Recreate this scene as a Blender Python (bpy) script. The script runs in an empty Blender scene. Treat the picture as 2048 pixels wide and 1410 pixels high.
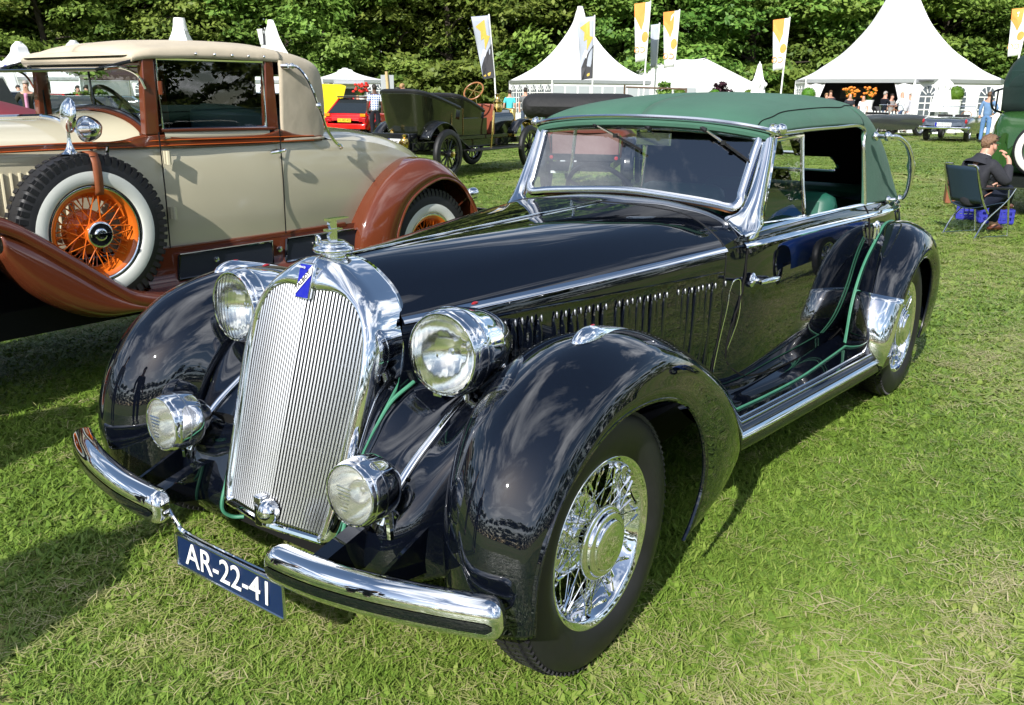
import bpy, math, random
import numpy as np
from mathutils import Vector, Matrix
random.seed(7); RNG = np.random.default_rng(7)
R = math.radians
S = bpy.context.scene
COL = S.collection
# ---------------------------------------------------------------- camera
CP = np.array([2.00751, -1.92818, 1.55]); YAW, PIT, ROL, FPX = -0.64016, 0.28052, 0.00897, 1795.07
_f = np.array([math.sin(YAW)*math.cos(PIT), math.cos(YAW)*math.cos(PIT), -math.sin(PIT)])
_r = np.array([math.cos(YAW), -math.sin(YAW), 0.]); _u = np.cross(_r, _f)
_r2 = math.cos(ROL)*_r + math.sin(ROL)*_u; _u2 = -math.sin(ROL)*_r + math.cos(ROL)*_u
cd = bpy.data.cameras.new('camera'); co = bpy.data.objects.new('camera', cd); COL.objects.link(co)
cd.sensor_width = 36; cd.lens = 36*FPX/2048; cd.clip_start = .05; cd.clip_end = 2000
co.matrix_world = Matrix(((_r2[0], _u2[0], -_f[0], CP[0]), (_r2[1], _u2[1], -_f[1], CP[1]), (_r2[2], _u2[2], -_f[2], CP[2]), (0, 0, 0, 1)))
S.camera = co
def gp(px, py, z=0.):
    "point of the ground (or height z) seen at a photograph pixel; used only to measure where things stand"
    d = (px-1024)/FPX*_r2 + (705-py)/FPX*_u2 + _f
    t = (z-CP[2])/d[2]; return CP + t*d
def dist(p):
    "depth along the view axis"
    return float(np.dot(np.array(p)-CP, _f))
# ---------------------------------------------------------------- sky and sun
SUN_AZ = np.array([.225, -.974]); SUN_AZ = SUN_AZ/np.linalg.norm(SUN_AZ); SUN_EL = R(33)
sd = np.array([SUN_AZ[0]*math.cos(SUN_EL), SUN_AZ[1]*math.cos(SUN_EL), math.sin(SUN_EL)])
W = bpy.data.worlds.new('World'); S.world = W; W.use_nodes = True
nt = W.node_tree; N = nt.nodes; Lk = nt.links; N.clear()
def wn(t, **k):
    n = N.new(t)
    for a, b in k.items(): setattr(n, a, b)
    return n
sky = wn('ShaderNodeTexSky', sky_type='NISHITA', sun_disc=False)
sky.sun_elevation = SUN_EL; sky.sun_rotation = math.atan2(sd[0], sd[1]); sky.altitude = 20; sky.air_density = 1.0; sky.dust_density = .6; sky.ozone_density = 1.2
tc = wn('ShaderNodeTexCoord'); sep = wn('ShaderNodeSeparateXYZ'); Lk.new(tc.outputs['Generated'], sep.inputs[0])
mx = wn('ShaderNodeMath', operation='MAXIMUM'); mx.inputs[1].default_value = .06; Lk.new(sep.outputs['Z'], mx.inputs[0])
dv = wn('ShaderNodeVectorMath', operation='DIVIDE'); cb = wn('ShaderNodeCombineXYZ')
for i in range(3): Lk.new(mx.outputs[0], cb.inputs[i])
Lk.new(tc.outputs['Generated'], dv.inputs[0]); Lk.new(cb.outputs[0], dv.inputs[1])
mp = wn('ShaderNodeMapping'); mp.inputs['Scale'].default_value = (.85, .5, 1); mp.inputs['Location'].default_value = (3.1, 1.4, 0); mp.inputs['Rotation'].default_value = (0, 0, .5)
Lk.new(dv.outputs[0], mp.inputs[0])
nz = wn('ShaderNodeTexNoise'); nz.inputs['Scale'].default_value = 1.9; nz.inputs['Detail'].default_value = 9; nz.inputs['Roughness'].default_value = .60; nz.inputs['Distortion'].default_value = .5
Lk.new(mp.outputs[0], nz.inputs['Vector'])
rp = wn('ShaderNodeValToRGB'); rp.color_ramp.elements[0].position = .49; rp.color_ramp.elements[1].position = .70
Lk.new(nz.outputs['Fac'], rp.inputs[0])
cm = wn('ShaderNodeMath', operation='MULTIPLY'); cm.inputs[1].default_value = .85; Lk.new(rp.outputs[0], cm.inputs[0])
mixc = wn('ShaderNodeMix', data_type='RGBA'); Lk.new(cm.outputs[0], mixc.inputs['Factor'])
Lk.new(sky.outputs[0], mixc.inputs['A']); mixc.inputs['B'].default_value = (19, 19.4, 20.2, 1)
bg = wn('ShaderNodeBackground'); bg.inputs['Strength'].default_value = .10; Lk.new(mixc.outputs['Result'], bg.inputs[0])
wo = wn('ShaderNodeOutputWorld'); Lk.new(bg.outputs[0], wo.inputs[0])
sl = bpy.data.lights.new('sun', 'SUN'); so = bpy.data.objects.new('sun', sl); COL.objects.link(so)
sl.energy = 5.0; sl.angle = R(.53); sl.color = (1, .968, .92)
so.rotation_euler = Vector(sd).to_track_quat('Z', 'Y').to_euler(); so.location = (0, 0, 30)
S.view_settings.view_transform = 'Standard'; S.view_settings.look = 'None'; S.view_settings.exposure = .50; S.view_settings.gamma = 1
try:
    S.cycles.max_bounces = 10; S.cycles.glossy_bounces = 6; S.cycles.transmission_bounces = 8; S.cycles.transparent_max_bounces = 12; S.cycles.sample_clamp_indirect = 6; S.cycles.use_denoising = True; S.cycles.caustics_reflective = False; S.cycles.caustics_refractive = False
except Exception: pass
# ---------------------------------------------------------------- helpers
def CRM(n, sub):
    "Catmull-Rom sampling matrix"
    if n == 1: return np.ones((1, 1))
    m = np.zeros(((n-1)*sub+1, n)); r = 0
    def add(row, i, w):
        if i < 0: m[row, 0] += 2*w; m[row, 1 if n > 1 else 0] -= w
        elif i > n-1: m[row, n-1] += 2*w; m[row, n-2] -= w
        else: m[row, i] += w
    for s in range(n-1):
        for k in range(sub+(1 if s == n-2 else 0)):
            t = k/sub; w = (-.5*t+t*t-.5*t**3, 1-2.5*t*t+1.5*t**3, .5*t+2*t*t-1.5*t**3, -.5*t*t+.5*t**3)
            for j in range(4): add(r, s-1+j, w[j])
            r += 1
    return m
def curve(P, sub=6): P = np.array(P, float); return CRM(len(P), sub) @ P
def surf(C, su=5, sv=4):
    C = np.array(C, float); a = CRM(C.shape[0], su); b = CRM(C.shape[1], sv)
    return np.einsum('ui,ijk,vj->uvk', a, C, b)
class B:
    "collects vertices and faces for one mesh"
    def __init__(s): s.v = []; s.f = []; s.m = []; s.cm = 0
    def add(s, V, F):
        o = len(s.v); s.v += [tuple(map(float, p)) for p in V]; s.f += [tuple(i+o for i in f) for f in F]; s.m += [s.cm]*len(F); return s
    def grid(s, G, flip=False, keep=None, closeu=False, closev=False):
        G = np.asarray(G); U, Vn = G.shape[:2]; F = []
        for i in range(U if closeu else U-1):
            for j in range(Vn if closev else Vn-1):
                i2 = (i+1) % U; j2 = (j+1) % Vn
                if keep is not None and not keep((G[i, j]+G[i2, j2])/2): continue
                q = (i*Vn+j, i2*Vn+j, i2*Vn+j2, i*Vn+j2); F.append(q[::-1] if flip else q)
        return s.add(G.reshape(-1, 3), F)
    def box(s, c, d, rz=0, M=None):
        c = np.array(c, float); h = np.array(d, float)/2
        V = np.array([(x, y, z) for z in (-1, 1) for y in (-1, 1) for x in (-1, 1)])*h
        if rz: cz, sz = math.cos(rz), math.sin(rz); V = V @ np.array([[cz, sz, 0], [-sz, cz, 0], [0, 0, 1]])
        if M is not None: V = V @ np.array(M).T
        return s.add(V+c, [(0, 2, 3, 1), (4, 5, 7, 6), (0, 1, 5, 4), (2, 6, 7, 3), (0, 4, 6, 2), (1, 3, 7, 5)])
    def tube(s, P, r, seg=8, closed=False, caps=True, flat=None):
        P = np.array(P, float); n = len(P); rr = np.full(n, r, float) if np.isscalar(r) else np.array(r, float)
        T = np.gradient(P, axis=0) if not closed else np.roll(P, -1, 0)-np.roll(P, 1, 0)
        T /= np.linalg.norm(T, axis=1)[:, None]+1e-12
        a = np.array([0, 0, 1.]) if abs(T[0, 2]) < .9 else np.array([0, 1., 0])
        nrm = a-T[0]*np.dot(a, T[0]); nrm /= np.linalg.norm(nrm); G = []
        for i in range(n):
            nrm = nrm-T[i]*np.dot(nrm, T[i]); nrm /= np.linalg.norm(nrm)+1e-12; bn = np.cross(T[i], nrm)
            fx = flat or 1.
            G.append([P[i]+rr[i]*(math.cos(k*2*math.pi/seg)*nrm*fx+math.sin(k*2*math.pi/seg)*bn) for k in range(seg)])
        o = len(s.v); s.grid(np.array(G), closeu=closed, closev=True)
        if caps and not closed: s.add([], []); s.f += [tuple(o+k for k in range(seg))[::-1], tuple(o+(n-1)*seg+k for k in range(seg))]; s.m += [s.cm]*2
        return s
    def lathe(s, prof, seg=24, o=(0, 0, 0), ax=(0, 0, 1), up=None, a0=0, a1=2*math.pi):
        "prof: list of (radius, height along ax)"
        ax = np.array(ax, float); ax /= np.linalg.norm(ax); t = np.array(up if up is not None else ((0, 0, 1) if abs(ax[2]) < .9 else (1, 0, 0)), float)
        t = t-ax*np.dot(t, ax); t /= np.linalg.norm(t); b2 = np.cross(ax, t); full = abs(a1-a0-2*math.pi) < 1e-6; n = seg if full else seg+1
        G = [[np.array(o)+ax*h+r*(math.cos(a0+(a1-a0)*k/seg)*t+math.sin(a0+(a1-a0)*k/seg)*b2) for k in range(n)] for r, h in prof]
        return s.grid(np.array(G), closev=full, flip=True)
    def prism(s, poly, ext, o=(0, 0, 0), ex=(1, 0, 0), ey=(0, 0, 1)):
        "polygon in the plane (ex, ey), extruded by vector ext"
        ex = np.array(ex, float); ey = np.array(ey, float); P = np.array([np.array(o)+a*ex+b*ey for a, b in poly]); n = len(P); Q = P+np.array(ext)
        F = [tuple(range(n))[::-1], tuple(range(n, 2*n))]+[(i, (i+1) % n, n+(i+1) % n, n+i) for i in range(n)]
        if np.dot(np.cross(ex, ey), ext) < 0: F = [f[::-1] for f in F]
        return s.add(np.vstack([P, Q]), F)
    def ell(s, c, r, seg=16, rings=10):
        G = [[(c[0]+r[0]*math.sin(t)*math.cos(p), c[1]+r[1]*math.sin(t)*math.sin(p), c[2]+r[2]*math.cos(t)) for p in np.linspace(0, 2*math.pi, seg, endpoint=False)] for t in np.linspace(.001, math.pi-.001, rings)]
        return s.grid(np.array(G), closev=True)
    def mir(s, ax=0):
        b = B(); b.v = [tuple(-c if i == ax else c for i, c in enumerate(p)) for p in s.v]; b.f = [f[::-1] for f in s.f]; b.m = list(s.m); return b
    def cat(s, o):
        n = len(s.v); s.v += o.v; s.f += [tuple(i+n for i in f) for f in o.f]; s.m += o.m; return s
    def xf(s, fn): s.v = [tuple(fn(np.array(p))) for p in s.v]; return s
PINV = {}
def mesh_of(b, name, mats, smooth=True, ang=40):
    me = bpy.data.meshes.new(name); me.from_pydata(b.v, [], b.f)
    mats = mats if isinstance(mats, (list, tuple)) else [mats]
    for m in mats: me.materials.append(m)
    if len(mats) > 1: me.polygons.foreach_set('material_index', b.m)
    if smooth:
        me.polygons.foreach_set('use_smooth', [True]*len(me.polygons)); me.set_sharp_from_angle(angle=R(ang))
    me.update(); return me
def obj(name, b, mat, parent=None, smooth=True, ang=40, solid=None, bevel=None, sub=0, off=-1, label=None):
    me = b if isinstance(b, bpy.types.Mesh) else mesh_of(b, name, mat, smooth, ang)
    o = bpy.data.objects.new(name, me); COL.objects.link(o)
    if parent is not None:
        o.parent = parent
        r = parent
        while r.parent: r = r.parent
        if r.name in PINV and parent is r: o.matrix_parent_inverse = PINV[r.name]
    if solid: m = o.modifiers.new('s', 'SOLIDIFY'); m.thickness = solid; m.offset = off
    if bevel: m = o.modifiers.new('b', 'BEVEL'); m.width = bevel; m.segments = 2; m.limit_method = 'ANGLE'
    if sub: m = o.modifiers.new('u', 'SUBSURF'); m.levels = sub; m.render_levels = sub
    if label: o['label'] = label
    return o
def tag(o, label, cat, group=None, kind=None):
    if label: o['label'] = label
    if cat: o['category'] = cat
    if group: o['group'] = group
    if kind: o['kind'] = kind
    return o
def thing(name, label, cat, loc=(0, 0, 0), rz=0, group=None, worldverts=False, sc=1):
    o = bpy.data.objects.new(name, None); COL.objects.link(o); o.location = loc; o.rotation_euler = (0, 0, rz); o.scale = (sc, sc, sc); o.empty_display_size = .3
    if worldverts: PINV[o.name] = Matrix.Translation(-Vector(loc))
    return tag(o, label, cat, group)
def copy_tree(o, parent=None):
    c = o.copy(); COL.objects.link(c); c.parent = parent
    if parent is not None: c.matrix_parent_inverse = o.matrix_parent_inverse.copy()
    for ch in list(o.children): copy_tree(ch, c)
    return c
# ---------------------------------------------------------------- materials
def mat(name, col, rough=.5, metal=0., spec=.5, coat=0., bump=None, var=None, trans=0., alpha=None, sheen=0., ior=1.5, emis=None, wear=None):
    m = bpy.data.materials.new(name); m.use_nodes = True; t = m.node_tree; p = t.nodes['Principled BSDF']
    c = (col[0], col[1], col[2], 1); p.inputs['Base Color'].default_value = c; p.inputs['Roughness'].default_value = rough; p.inputs['Metallic'].default_value = metal
    p.inputs['Specular IOR Level'].default_value = spec; p.inputs['Coat Weight'].default_value = coat; p.inputs['Coat Roughness'].default_value = .02
    p.inputs['Transmission Weight'].default_value = trans; p.inputs['IOR'].default_value = ior; p.inputs['Sheen Weight'].default_value = sheen
    def noise(sc, det=4, coord='Object'):
        tcn = t.nodes.new('ShaderNodeTexCoord'); n = t.nodes.new('ShaderNodeTexNoise'); n.inputs['Scale'].default_value = sc; n.inputs['Detail'].default_value = det
        t.links.new(tcn.outputs[coord], n.inputs['Vector']); return n
    if var:   # (scale, amount) brightness variation
        n = noise(var[0], 5); r = t.nodes.new('ShaderNodeMapRange'); r.inputs[1].default_value = .3; r.inputs[2].default_value = .7; r.inputs[3].default_value = 1-var[1]; r.inputs[4].default_value = 1+var[1]
        t.links.new(n.outputs['Fac'], r.inputs[0]); h = t.nodes.new('ShaderNodeHueSaturation'); h.inputs['Color'].default_value = c
        t.links.new(r.outputs[0], h.inputs['Value']); t.links.new(h.outputs[0], p.inputs['Base Color'])
        r2 = t.nodes.new('ShaderNodeMapRange'); r2.inputs[1].default_value = .3; r2.inputs[2].default_value = .7; r2.inputs[3].default_value = max(0, rough*.8); r2.inputs[4].default_value = min(1, rough*1.25)
        t.links.new(n.outputs['Fac'], r2.inputs[0]); t.links.new(r2.outputs[0], p.inputs['Roughness'])
    if bump:  # (scale, strength, distance)
        n = noise(bump[0], 3); bn = t.nodes.new('ShaderNodeBump'); bn.inputs['Strength'].default_value = bump[1]; bn.inputs['Distance'].default_value = bump[2]
        t.links.new(n.outputs['Fac'], bn.inputs['Height']); t.links.new(bn.outputs[0], p.inputs['Normal'])
        if coat: t.links.new(bn.outputs[0], p.inputs['Coat Normal'])
    if emis: p.inputs['Emission Color'].default_value = (*emis[0], 1); p.inputs['Emission Strength'].default_value = emis[1]
    return m
def glassmat(name, col=(.9, .95, .95), mixg=.02, rough=.0):
    "thin window glass: mostly clear, reflecting by Fresnel"
    m = bpy.data.materials.new(name); m.use_nodes = True; t = m.node_tree; t.nodes.clear()
    o = t.nodes.new('ShaderNodeOutputMaterial'); mx_ = t.nodes.new('ShaderNodeMixShader'); tr = t.nodes.new('ShaderNodeBsdfTransparent'); gl = t.nodes.new('ShaderNodeBsdfGlossy'); ge = t.nodes.new('ShaderNodeNewGeometry')
    tr.inputs[0].default_value = (*col, 1); gl.inputs['Roughness'].default_value = rough
    dt = t.nodes.new('ShaderNodeVectorMath'); dt.operation = 'DOT_PRODUCT'; t.links.new(ge.outputs['Normal'], dt.inputs[0]); t.links.new(ge.outputs['Incoming'], dt.inputs[1])
    def mth(op, a, b=None, clamp=False):
        n = t.nodes.new('ShaderNodeMath'); n.operation = op; n.use_clamp = clamp; t.links.new(a, n.inputs[0])
        if b is not None: n.inputs[1].default_value = b
        return n.outputs[0]
    one = mth('SUBTRACT', mth('ABSOLUTE', dt.outputs['Value']), 1.); f5 = mth('POWER', mth('ABSOLUTE', one), 5.); fa = mth('ADD', mth('MULTIPLY', f5, .9), .08+mixg, True)
    t.links.new(fa, mx_.inputs[0]); t.links.new(tr.outputs[0], mx_.inputs[1]); t.links.new(gl.outputs[0], mx_.inputs[2]); t.links.new(mx_.outputs[0], o.inputs[0]); return m
def canvas(name, col, sc=900):
    m = mat(name, col, rough=.85, spec=.2, sheen=.05, var=(3.5, .10)); t = m.node_tree; p = t.nodes['Principled BSDF']
    tcn = t.nodes.new('ShaderNodeTexCoord'); w = t.nodes.new('ShaderNodeTexNoise'); w.inputs['Scale'].default_value = sc; w.inputs['Detail'].default_value = 1
    w2 = t.nodes.new('ShaderNodeTexNoise'); w2.inputs['Scale'].default_value = 7; w2.inputs['Detail'].default_value = 3
    ad = t.nodes.new('ShaderNodeMath'); ad.operation = 'MULTIPLY_ADD'; ad.inputs[1].default_value = .12
    t.links.new(tcn.outputs['Object'], w.inputs['Vector']); t.links.new(tcn.outputs['Object'], w2.inputs['Vector']); t.links.new(w.outputs['Fac'], ad.inputs[0]); t.links.new(w2.outputs['Fac'], ad.inputs[2])
    bn = t.nodes.new('ShaderNodeBump'); bn.inputs['Strength'].default_value = .5; bn.inputs['Distance'].default_value = .012
    t.links.new(ad.outputs[0], bn.inputs['Height']); t.links.new(bn.outputs[0], p.inputs['Normal']); return m
M = {}
M['black'] = mat('black paint', (.0022, .0032, .0065), rough=.014, spec=1.0, bump=(2.0, .03, .003))
M['blacktrim'] = mat('black trim', (.012, .012, .013), rough=.35)
M['dark'] = mat('dark underside', (.006, .006, .006), rough=.8, spec=.2)
M['chrome'] = mat('chrome', (.86, .87, .88), rough=.035, metal=1, bump=(9, .03, .002))
M['chromesat'] = mat('brushed bright trim', (.78, .79, .81), rough=.16, metal=1)
M['bars'] = mat('bright grille bar', (.70, .71, .73), rough=.26, metal=1)
M['rubber'] = mat('tyre rubber', (.013, .013, .014), rough=.48, spec=.4, var=(6, .25), bump=(60, .12, .002))
M['green'] = canvas('green canvas', (.050, .128, .088))
M['greenpipe'] = mat('green piping', (.05, .21, .125), rough=.5, var=(12, .15))
M['greenleather'] = mat('green leather', (.012, .09, .058), rough=.42, bump=(120, .15, .002))
M['lens'] = mat('ribbed lens', (.95, .96, .93), rough=.04, trans=1., ior=1.35)
M['reflector'] = mat('silvered reflector', (.93, .93, .9), rough=.12, metal=1)
M['glass'] = glassmat('window glass')
M['wsglass'] = glassmat('windscreen glass', (.86, .90, .92), .15); M['redlens'] = mat('red lens', (.35, .01, .015), rough=.1, coat=.5)
M['blue'] = mat('blue enamel', (.008, .012, .30), rough=.15, coat=.5)
M['white'] = mat('white enamel', (.8, .8, .78), rough=.3)
M['plate'] = mat('number plate blue', (.004, .015, .060), rough=.3, coat=.2)
M['wood'] = mat('varnished wood', (.28, .11, .03), rough=.3, coat=.4, var=(14, .3))
# ================================================================ lettering and wheels
_TXT = {}
def text_mesh(s, size, mat_, ext=.0015, bold=0., align='CENTER'):
    k = (s, size, mat_.name, ext, bold, align)
    if k in _TXT: return _TXT[k]
    c = bpy.data.curves.new('lettering', 'FONT'); c.body = s; c.size = size; c.extrude = ext; c.offset = bold; c.align_x = align; c.align_y = 'CENTER'; c.resolution_u = 4
    o = bpy.data.objects.new('lettering', c); COL.objects.link(o); bpy.context.view_layer.update()
    me = bpy.data.meshes.new_from_object(o.evaluated_get(bpy.context.evaluated_depsgraph_get())); bpy.data.objects.remove(o); bpy.data.curves.remove(c)
    me.materials.clear(); me.materials.append(mat_); _TXT[k] = me; return me
def frame(o, ex, ey, at):
    ex = Vector(ex).normalized(); ey = Vector(ey); ey = (ey-ex*ey.dot(ex)).normalized(); ez = ex.cross(ey); a = Vector(at)
    o.matrix_basis = Matrix(((ex[0], ey[0], ez[0], a[0]), (ex[1], ey[1], ez[1], a[1]), (ex[2], ey[2], ez[2], a[2]), (0, 0, 0, 1)))
def lettering(parent, s, size, mat_, ex, ey, at, ext=.0015, bold=0., align='CENTER', name='lettering', sx=1.):
    me = text_mesh(s, size, mat_, ext, bold, align); o = bpy.data.objects.new(name, me); COL.objects.link(o); o.parent = parent
    r = parent
    while r.parent: r = r.parent
    frame(o, ex, ey, at)
    if sx != 1: o.matrix_basis = o.matrix_basis @ Matrix.Diagonal((sx, 1, 1, 1))
    if parent is r and r.name in PINV: o.matrix_parent_inverse = PINV[r.name]
    return o
def tyre_b(R_, w, rim, white=None, tread=None, nb=56):
    b = B(); hw = w/2
    prof = [(rim, -hw*.62), (rim+.01, -hw*.8), (rim+(R_-rim)*.35, -hw*1.0), (rim+(R_-rim)*.62, -hw*.97), (rim+(R_-rim)*.84, -hw*.84), (R_-.008, -hw*.66), (R_, -hw*.4), (R_+.001, 0)]
    prof = prof+[(r, -h) for r, h in prof[-2::-1]]
    P = curve(prof, 3); b.lathe(P, 64, ax=(1, 0, 0)); return b
def wire_wheel(name, parent, at, R_, w, rim_r, mats, nsp=36, side=1, hub='disc', white=None, blocks=0, rz=0, ry=0, label=None):
    "rim is the part; tyre, spokes, hub are its sub-parts; axle along x, outer face towards +x*side"
    tm, rm, sm, hm, drum = mats; hw = w/2
    b = B(); pr = [(rim_r-.004, -hw*.55), (rim_r-.03, -hw*.5), (rim_r-.045, -hw*.2), (rim_r-.042, hw*.05), (rim_r-.030, hw*.35), (rim_r-.018, hw*.60), (rim_r-.012, hw*.72), (rim_r-.002, hw*.80), (rim_r+.006, hw*.84), (rim_r+.010, hw*.74), (rim_r+.004, hw*.6)]
    b.lathe(curve(pr, 3), 64, ax=(1, 0, 0))
    wh = obj('wheel', b, rm, parent, label=label)
    loc = Vector(at); r = parent
    wh.matrix_basis = Matrix.Translation(loc) @ Matrix.Rotation(rz, 4, 'Z') @ (Matrix.Rotation(math.pi, 4, 'Z') if side < 0 else Matrix.Identity(4))
    if parent.name in PINV: wh.matrix_parent_inverse = PINV[parent.name]
    ty = obj('tyre', tyre_b(R_, w, rim_r-.006), tm, wh)
    if hub == 'disc' and not blocks:
        bb = B()
        for k in range(96):
            for j, hx in enumerate((-.62, -.31, 0, .31, .62)):
                aa = 2*math.pi*(k+(j % 2)*.5)/96; ca, sa = math.cos(aa), math.sin(aa); Mx = np.array([[1, 0, 0], [0, ca, -sa], [0, sa, ca]]); rr_ = R_-(.001, .0, .001, .0, .001)[j]-(.006 if abs(hx) > .5 else 0)
                bb.box(Mx @ np.array([hx*hw, 0, rr_]), (hw*.25, R_*2*math.pi/96*.72, .010), M=Mx @ np.array([[1, .35*(-1)**j, 0], [0, 1, 0], [0, 0, 1]]))
        o_ = obj('tread_block', bb, tm, wh, smooth=False); o_['kind'] = 'stuff'
    if blocks:
        bb = B()
        for k in range(blocks):
            a = 2*math.pi*k/blocks
            for sx in (-1, 1):
                for (h, rr, dx, dr) in ((hw*.55, R_-.004, hw*.5, .016), (hw*.83, R_-.03, hw*.2, .04)):
                    aa = a+(.5 if sx > 0 else 0)*2*math.pi/blocks
                    ca, sa = math.cos(aa), math.sin(aa); Mx = np.array([[1, 0, 0], [0, ca, -sa], [0, sa, ca]])
                    c = Mx @ np.array([sx*h, 0, rr]); bb.box(c, (dx, R_*2*math.pi/blocks*.58, dr), M=Mx)
        o_ = obj('tread_block', bb, tm, wh, smooth=False); o_['kind'] = 'stuff'
    if white:
        wb = B(); wb.lathe(curve([(white[0], hw*.83), (white[0]+.012, hw*.985), ((white[0]+white[1])/2, hw*1.045), (white[1]-.012, hw*.985), (white[1], hw*.90)], 3), 64, ax=(1, 0, 0))
        obj('whitewall', wb, M['whitewall'], wh)
    sb = B(); hr = .055 if hub == 'disc' else .05
    for k in range(nsp):
        a = 2*math.pi*k/nsp; t = .28*(1 if k % 2 else -1)
        lay = k//2 % 3
        x0 = (hw*.58, hw*.0, -hw*.4)[lay]; x1 = (hw*.66, hw*.40, hw*.0)[lay]; h0 = (hr, hr, hr*1.25)[lay]
        p0 = (x0, h0*math.cos(a+t*2.6), h0*math.sin(a+t*2.6)); p1 = (x1, (rim_r-.03)*math.cos(a), (rim_r-.03)*math.sin(a))
        sb.tube([p0, p1], .0017 if hub == 'disc' else .0030, 5, caps=False)
        c = np.array(p1); d = np.array(p0)-c; d /= np.linalg.norm(d); sb.tube([c, c+d*.03], .0045, 5)
    s_ = obj('spokes', sb, sm, wh); s_['kind'] = 'stuff'
    hb = B()
    if hub == 'disc':
        hb.lathe(curve([(.05, -.02), (.052, hw*.5), (.06, hw*.62), (.10, hw*.66), (.106, hw*.74), (.103, hw*.82), (.094, hw*.86), (.090, hw*.98), (.082, hw*1.02), (.074, hw*1.02), (.070, hw*1.10), (.058, hw*1.15), (.03, hw*1.18), (.001, hw*1.19)], 3), 40, ax=(1, 0, 0))
        obj('hub_cap', hb, hm, wh)
        db = B(); db.lathe(curve([(.001, -hw*.25), (.09, -hw*.2), (.118, -hw*.3), (.125, -hw*.6), (.15, -hw*.7)], 3), 40, ax=(1, 0, 0)); obj('brake_drum', db, drum, wh)
    else:
        hb.lathe(curve([(.12, -hw*.9), (.118, -hw*.45), (.105, -hw*.3), (.07, -hw*.2), (.062, 0), (.055, hw*.6), (.06, hw*.9), (.066, hw*1.14), (.07, hw*1.22), (.06, hw*1.28), (.001, hw*1.28)], 3), 36, ax=(1, 0, 0)); obj('hub', hb, drum, wh)
        cb_ = B(); cb_.lathe([(.063, hw*1.22), (.066, hw*1.32), (.062, hw*1.37), (.056, hw*1.375)], 36, ax=(1, 0, 0)); cb_.lathe(curve([(.034, hw*1.37), (.030, hw*1.44), (.022, hw*1.48), (.012, hw*1.47), (.001, hw*1.47)], 3), 28, ax=(1, 0, 0)); cb_.box((hw*1.42, 0, 0), (.012, .112, .014))
        obj('hub_cap', cb_, hm, wh)
        kb = B(); kb.lathe([(.001, hw*1.365), (.058, hw*1.365)], 36, ax=(1, 0, 0)); obj('hub_disc', kb, M['blackgloss'], wh)
    return wh
# ================================================================ the black cabriolet
CAR = thing('vintage_cabriolet', 'glossy black vintage cabriolet with green fabric top and tall chrome grille', 'car', (0, 1.5, 0), worldverts=True)
def part(name, b, m, **k): return obj(name, b, m, CAR, **k)
def both(name, b, m, parent=CAR, **k):
    return obj(name, b, m, parent, **k), obj(name, b.mir(), m, parent, **k)
# ---- front fenders
FF = [
 [(.93,-.39,.305),(.94,-.395,.305),(.90,-.418,.295),(.78,-.448,.285),(.655,-.38,.285),(.598,-.26,.29)],
 [(.937,-.40,.37),(.947,-.40,.375),(.905,-.425,.37),(.78,-.457,.37),(.65,-.387,.37),(.575,-.26,.37)],
 [(.94,-.395,.47),(.95,-.39,.48),(.905,-.425,.49),(.78,-.46,.49),(.645,-.385,.49),(.56,-.24,.50)],
 [(.943,-.345,.585),(.955,-.335,.60),(.91,-.375,.625),(.78,-.42,.635),(.64,-.345,.63),(.55,-.20,.62)],
 [(.945,-.235,.685),(.957,-.225,.71),(.915,-.275,.745),(.78,-.325,.77),(.635,-.26,.755),(.545,-.12,.72)],
 [(.945,-.10,.75),(.958,-.095,.78),(.918,-.125,.835),(.785,-.17,.872),(.635,-.12,.845),(.54,-.02,.785)],
 [(.945,.04,.768),(.958,.045,.80),(.918,.045,.87),(.785,.03,.922),(.635,.05,.89),(.535,.10,.81)],
 [(.943,.20,.748),(.957,.21,.785),(.918,.22,.865),(.79,.22,.915),(.64,.22,.88),(.535,.24,.80)],
 [(.94,.34,.69),(.955,.37,.73),(.918,.40,.81),(.79,.41,.862),(.64,.41,.83),(.54,.42,.75)],
 [(.938,.435,.59),(.955,.50,.63),(.918,.56,.725),(.79,.60,.77),(.64,.61,.74),(.55,.62,.67)],
 [(.935,.49,.47),(.952,.62,.51),(.915,.72,.615),(.79,.79,.66),(.65,.81,.63),(.57,.82,.57)],
 [(.932,.485,.37),(.948,.68,.40),(.905,.85,.49),(.79,.98,.535),(.66,1.02,.50),(.59,1.03,.45)],
 [(.93,.43,.28),(.935,.70,.29),(.885,.95,.37),(.78,1.15,.40),(.67,1.2,.375),(.61,1.2,.35)],
 [(.928,.385,.235),(.92,.70,.255),(.87,.98,.30),(.77,1.22,.315),(.68,1.28,.30),(.63,1.28,.29)]]
FF = np.array(FF); FF[:, 0, 0] += np.interp(np.arange(14), [0, 2, 7, 9, 13], [.004, .006, .012, .020, .022]); FF[:, 1, 0] -= np.interp(np.arange(14), [0, 6, 9, 13], [.0, .002, .006, .006])
G = surf(FF, 6, 6)
both('front_fender', B().grid(G), M['black'], solid=.008)
bead = B().tube(G[:, 0]+np.array([-.004, 0, 0]), .007, 6); both('fender_bead', bead, M['black'])
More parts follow.
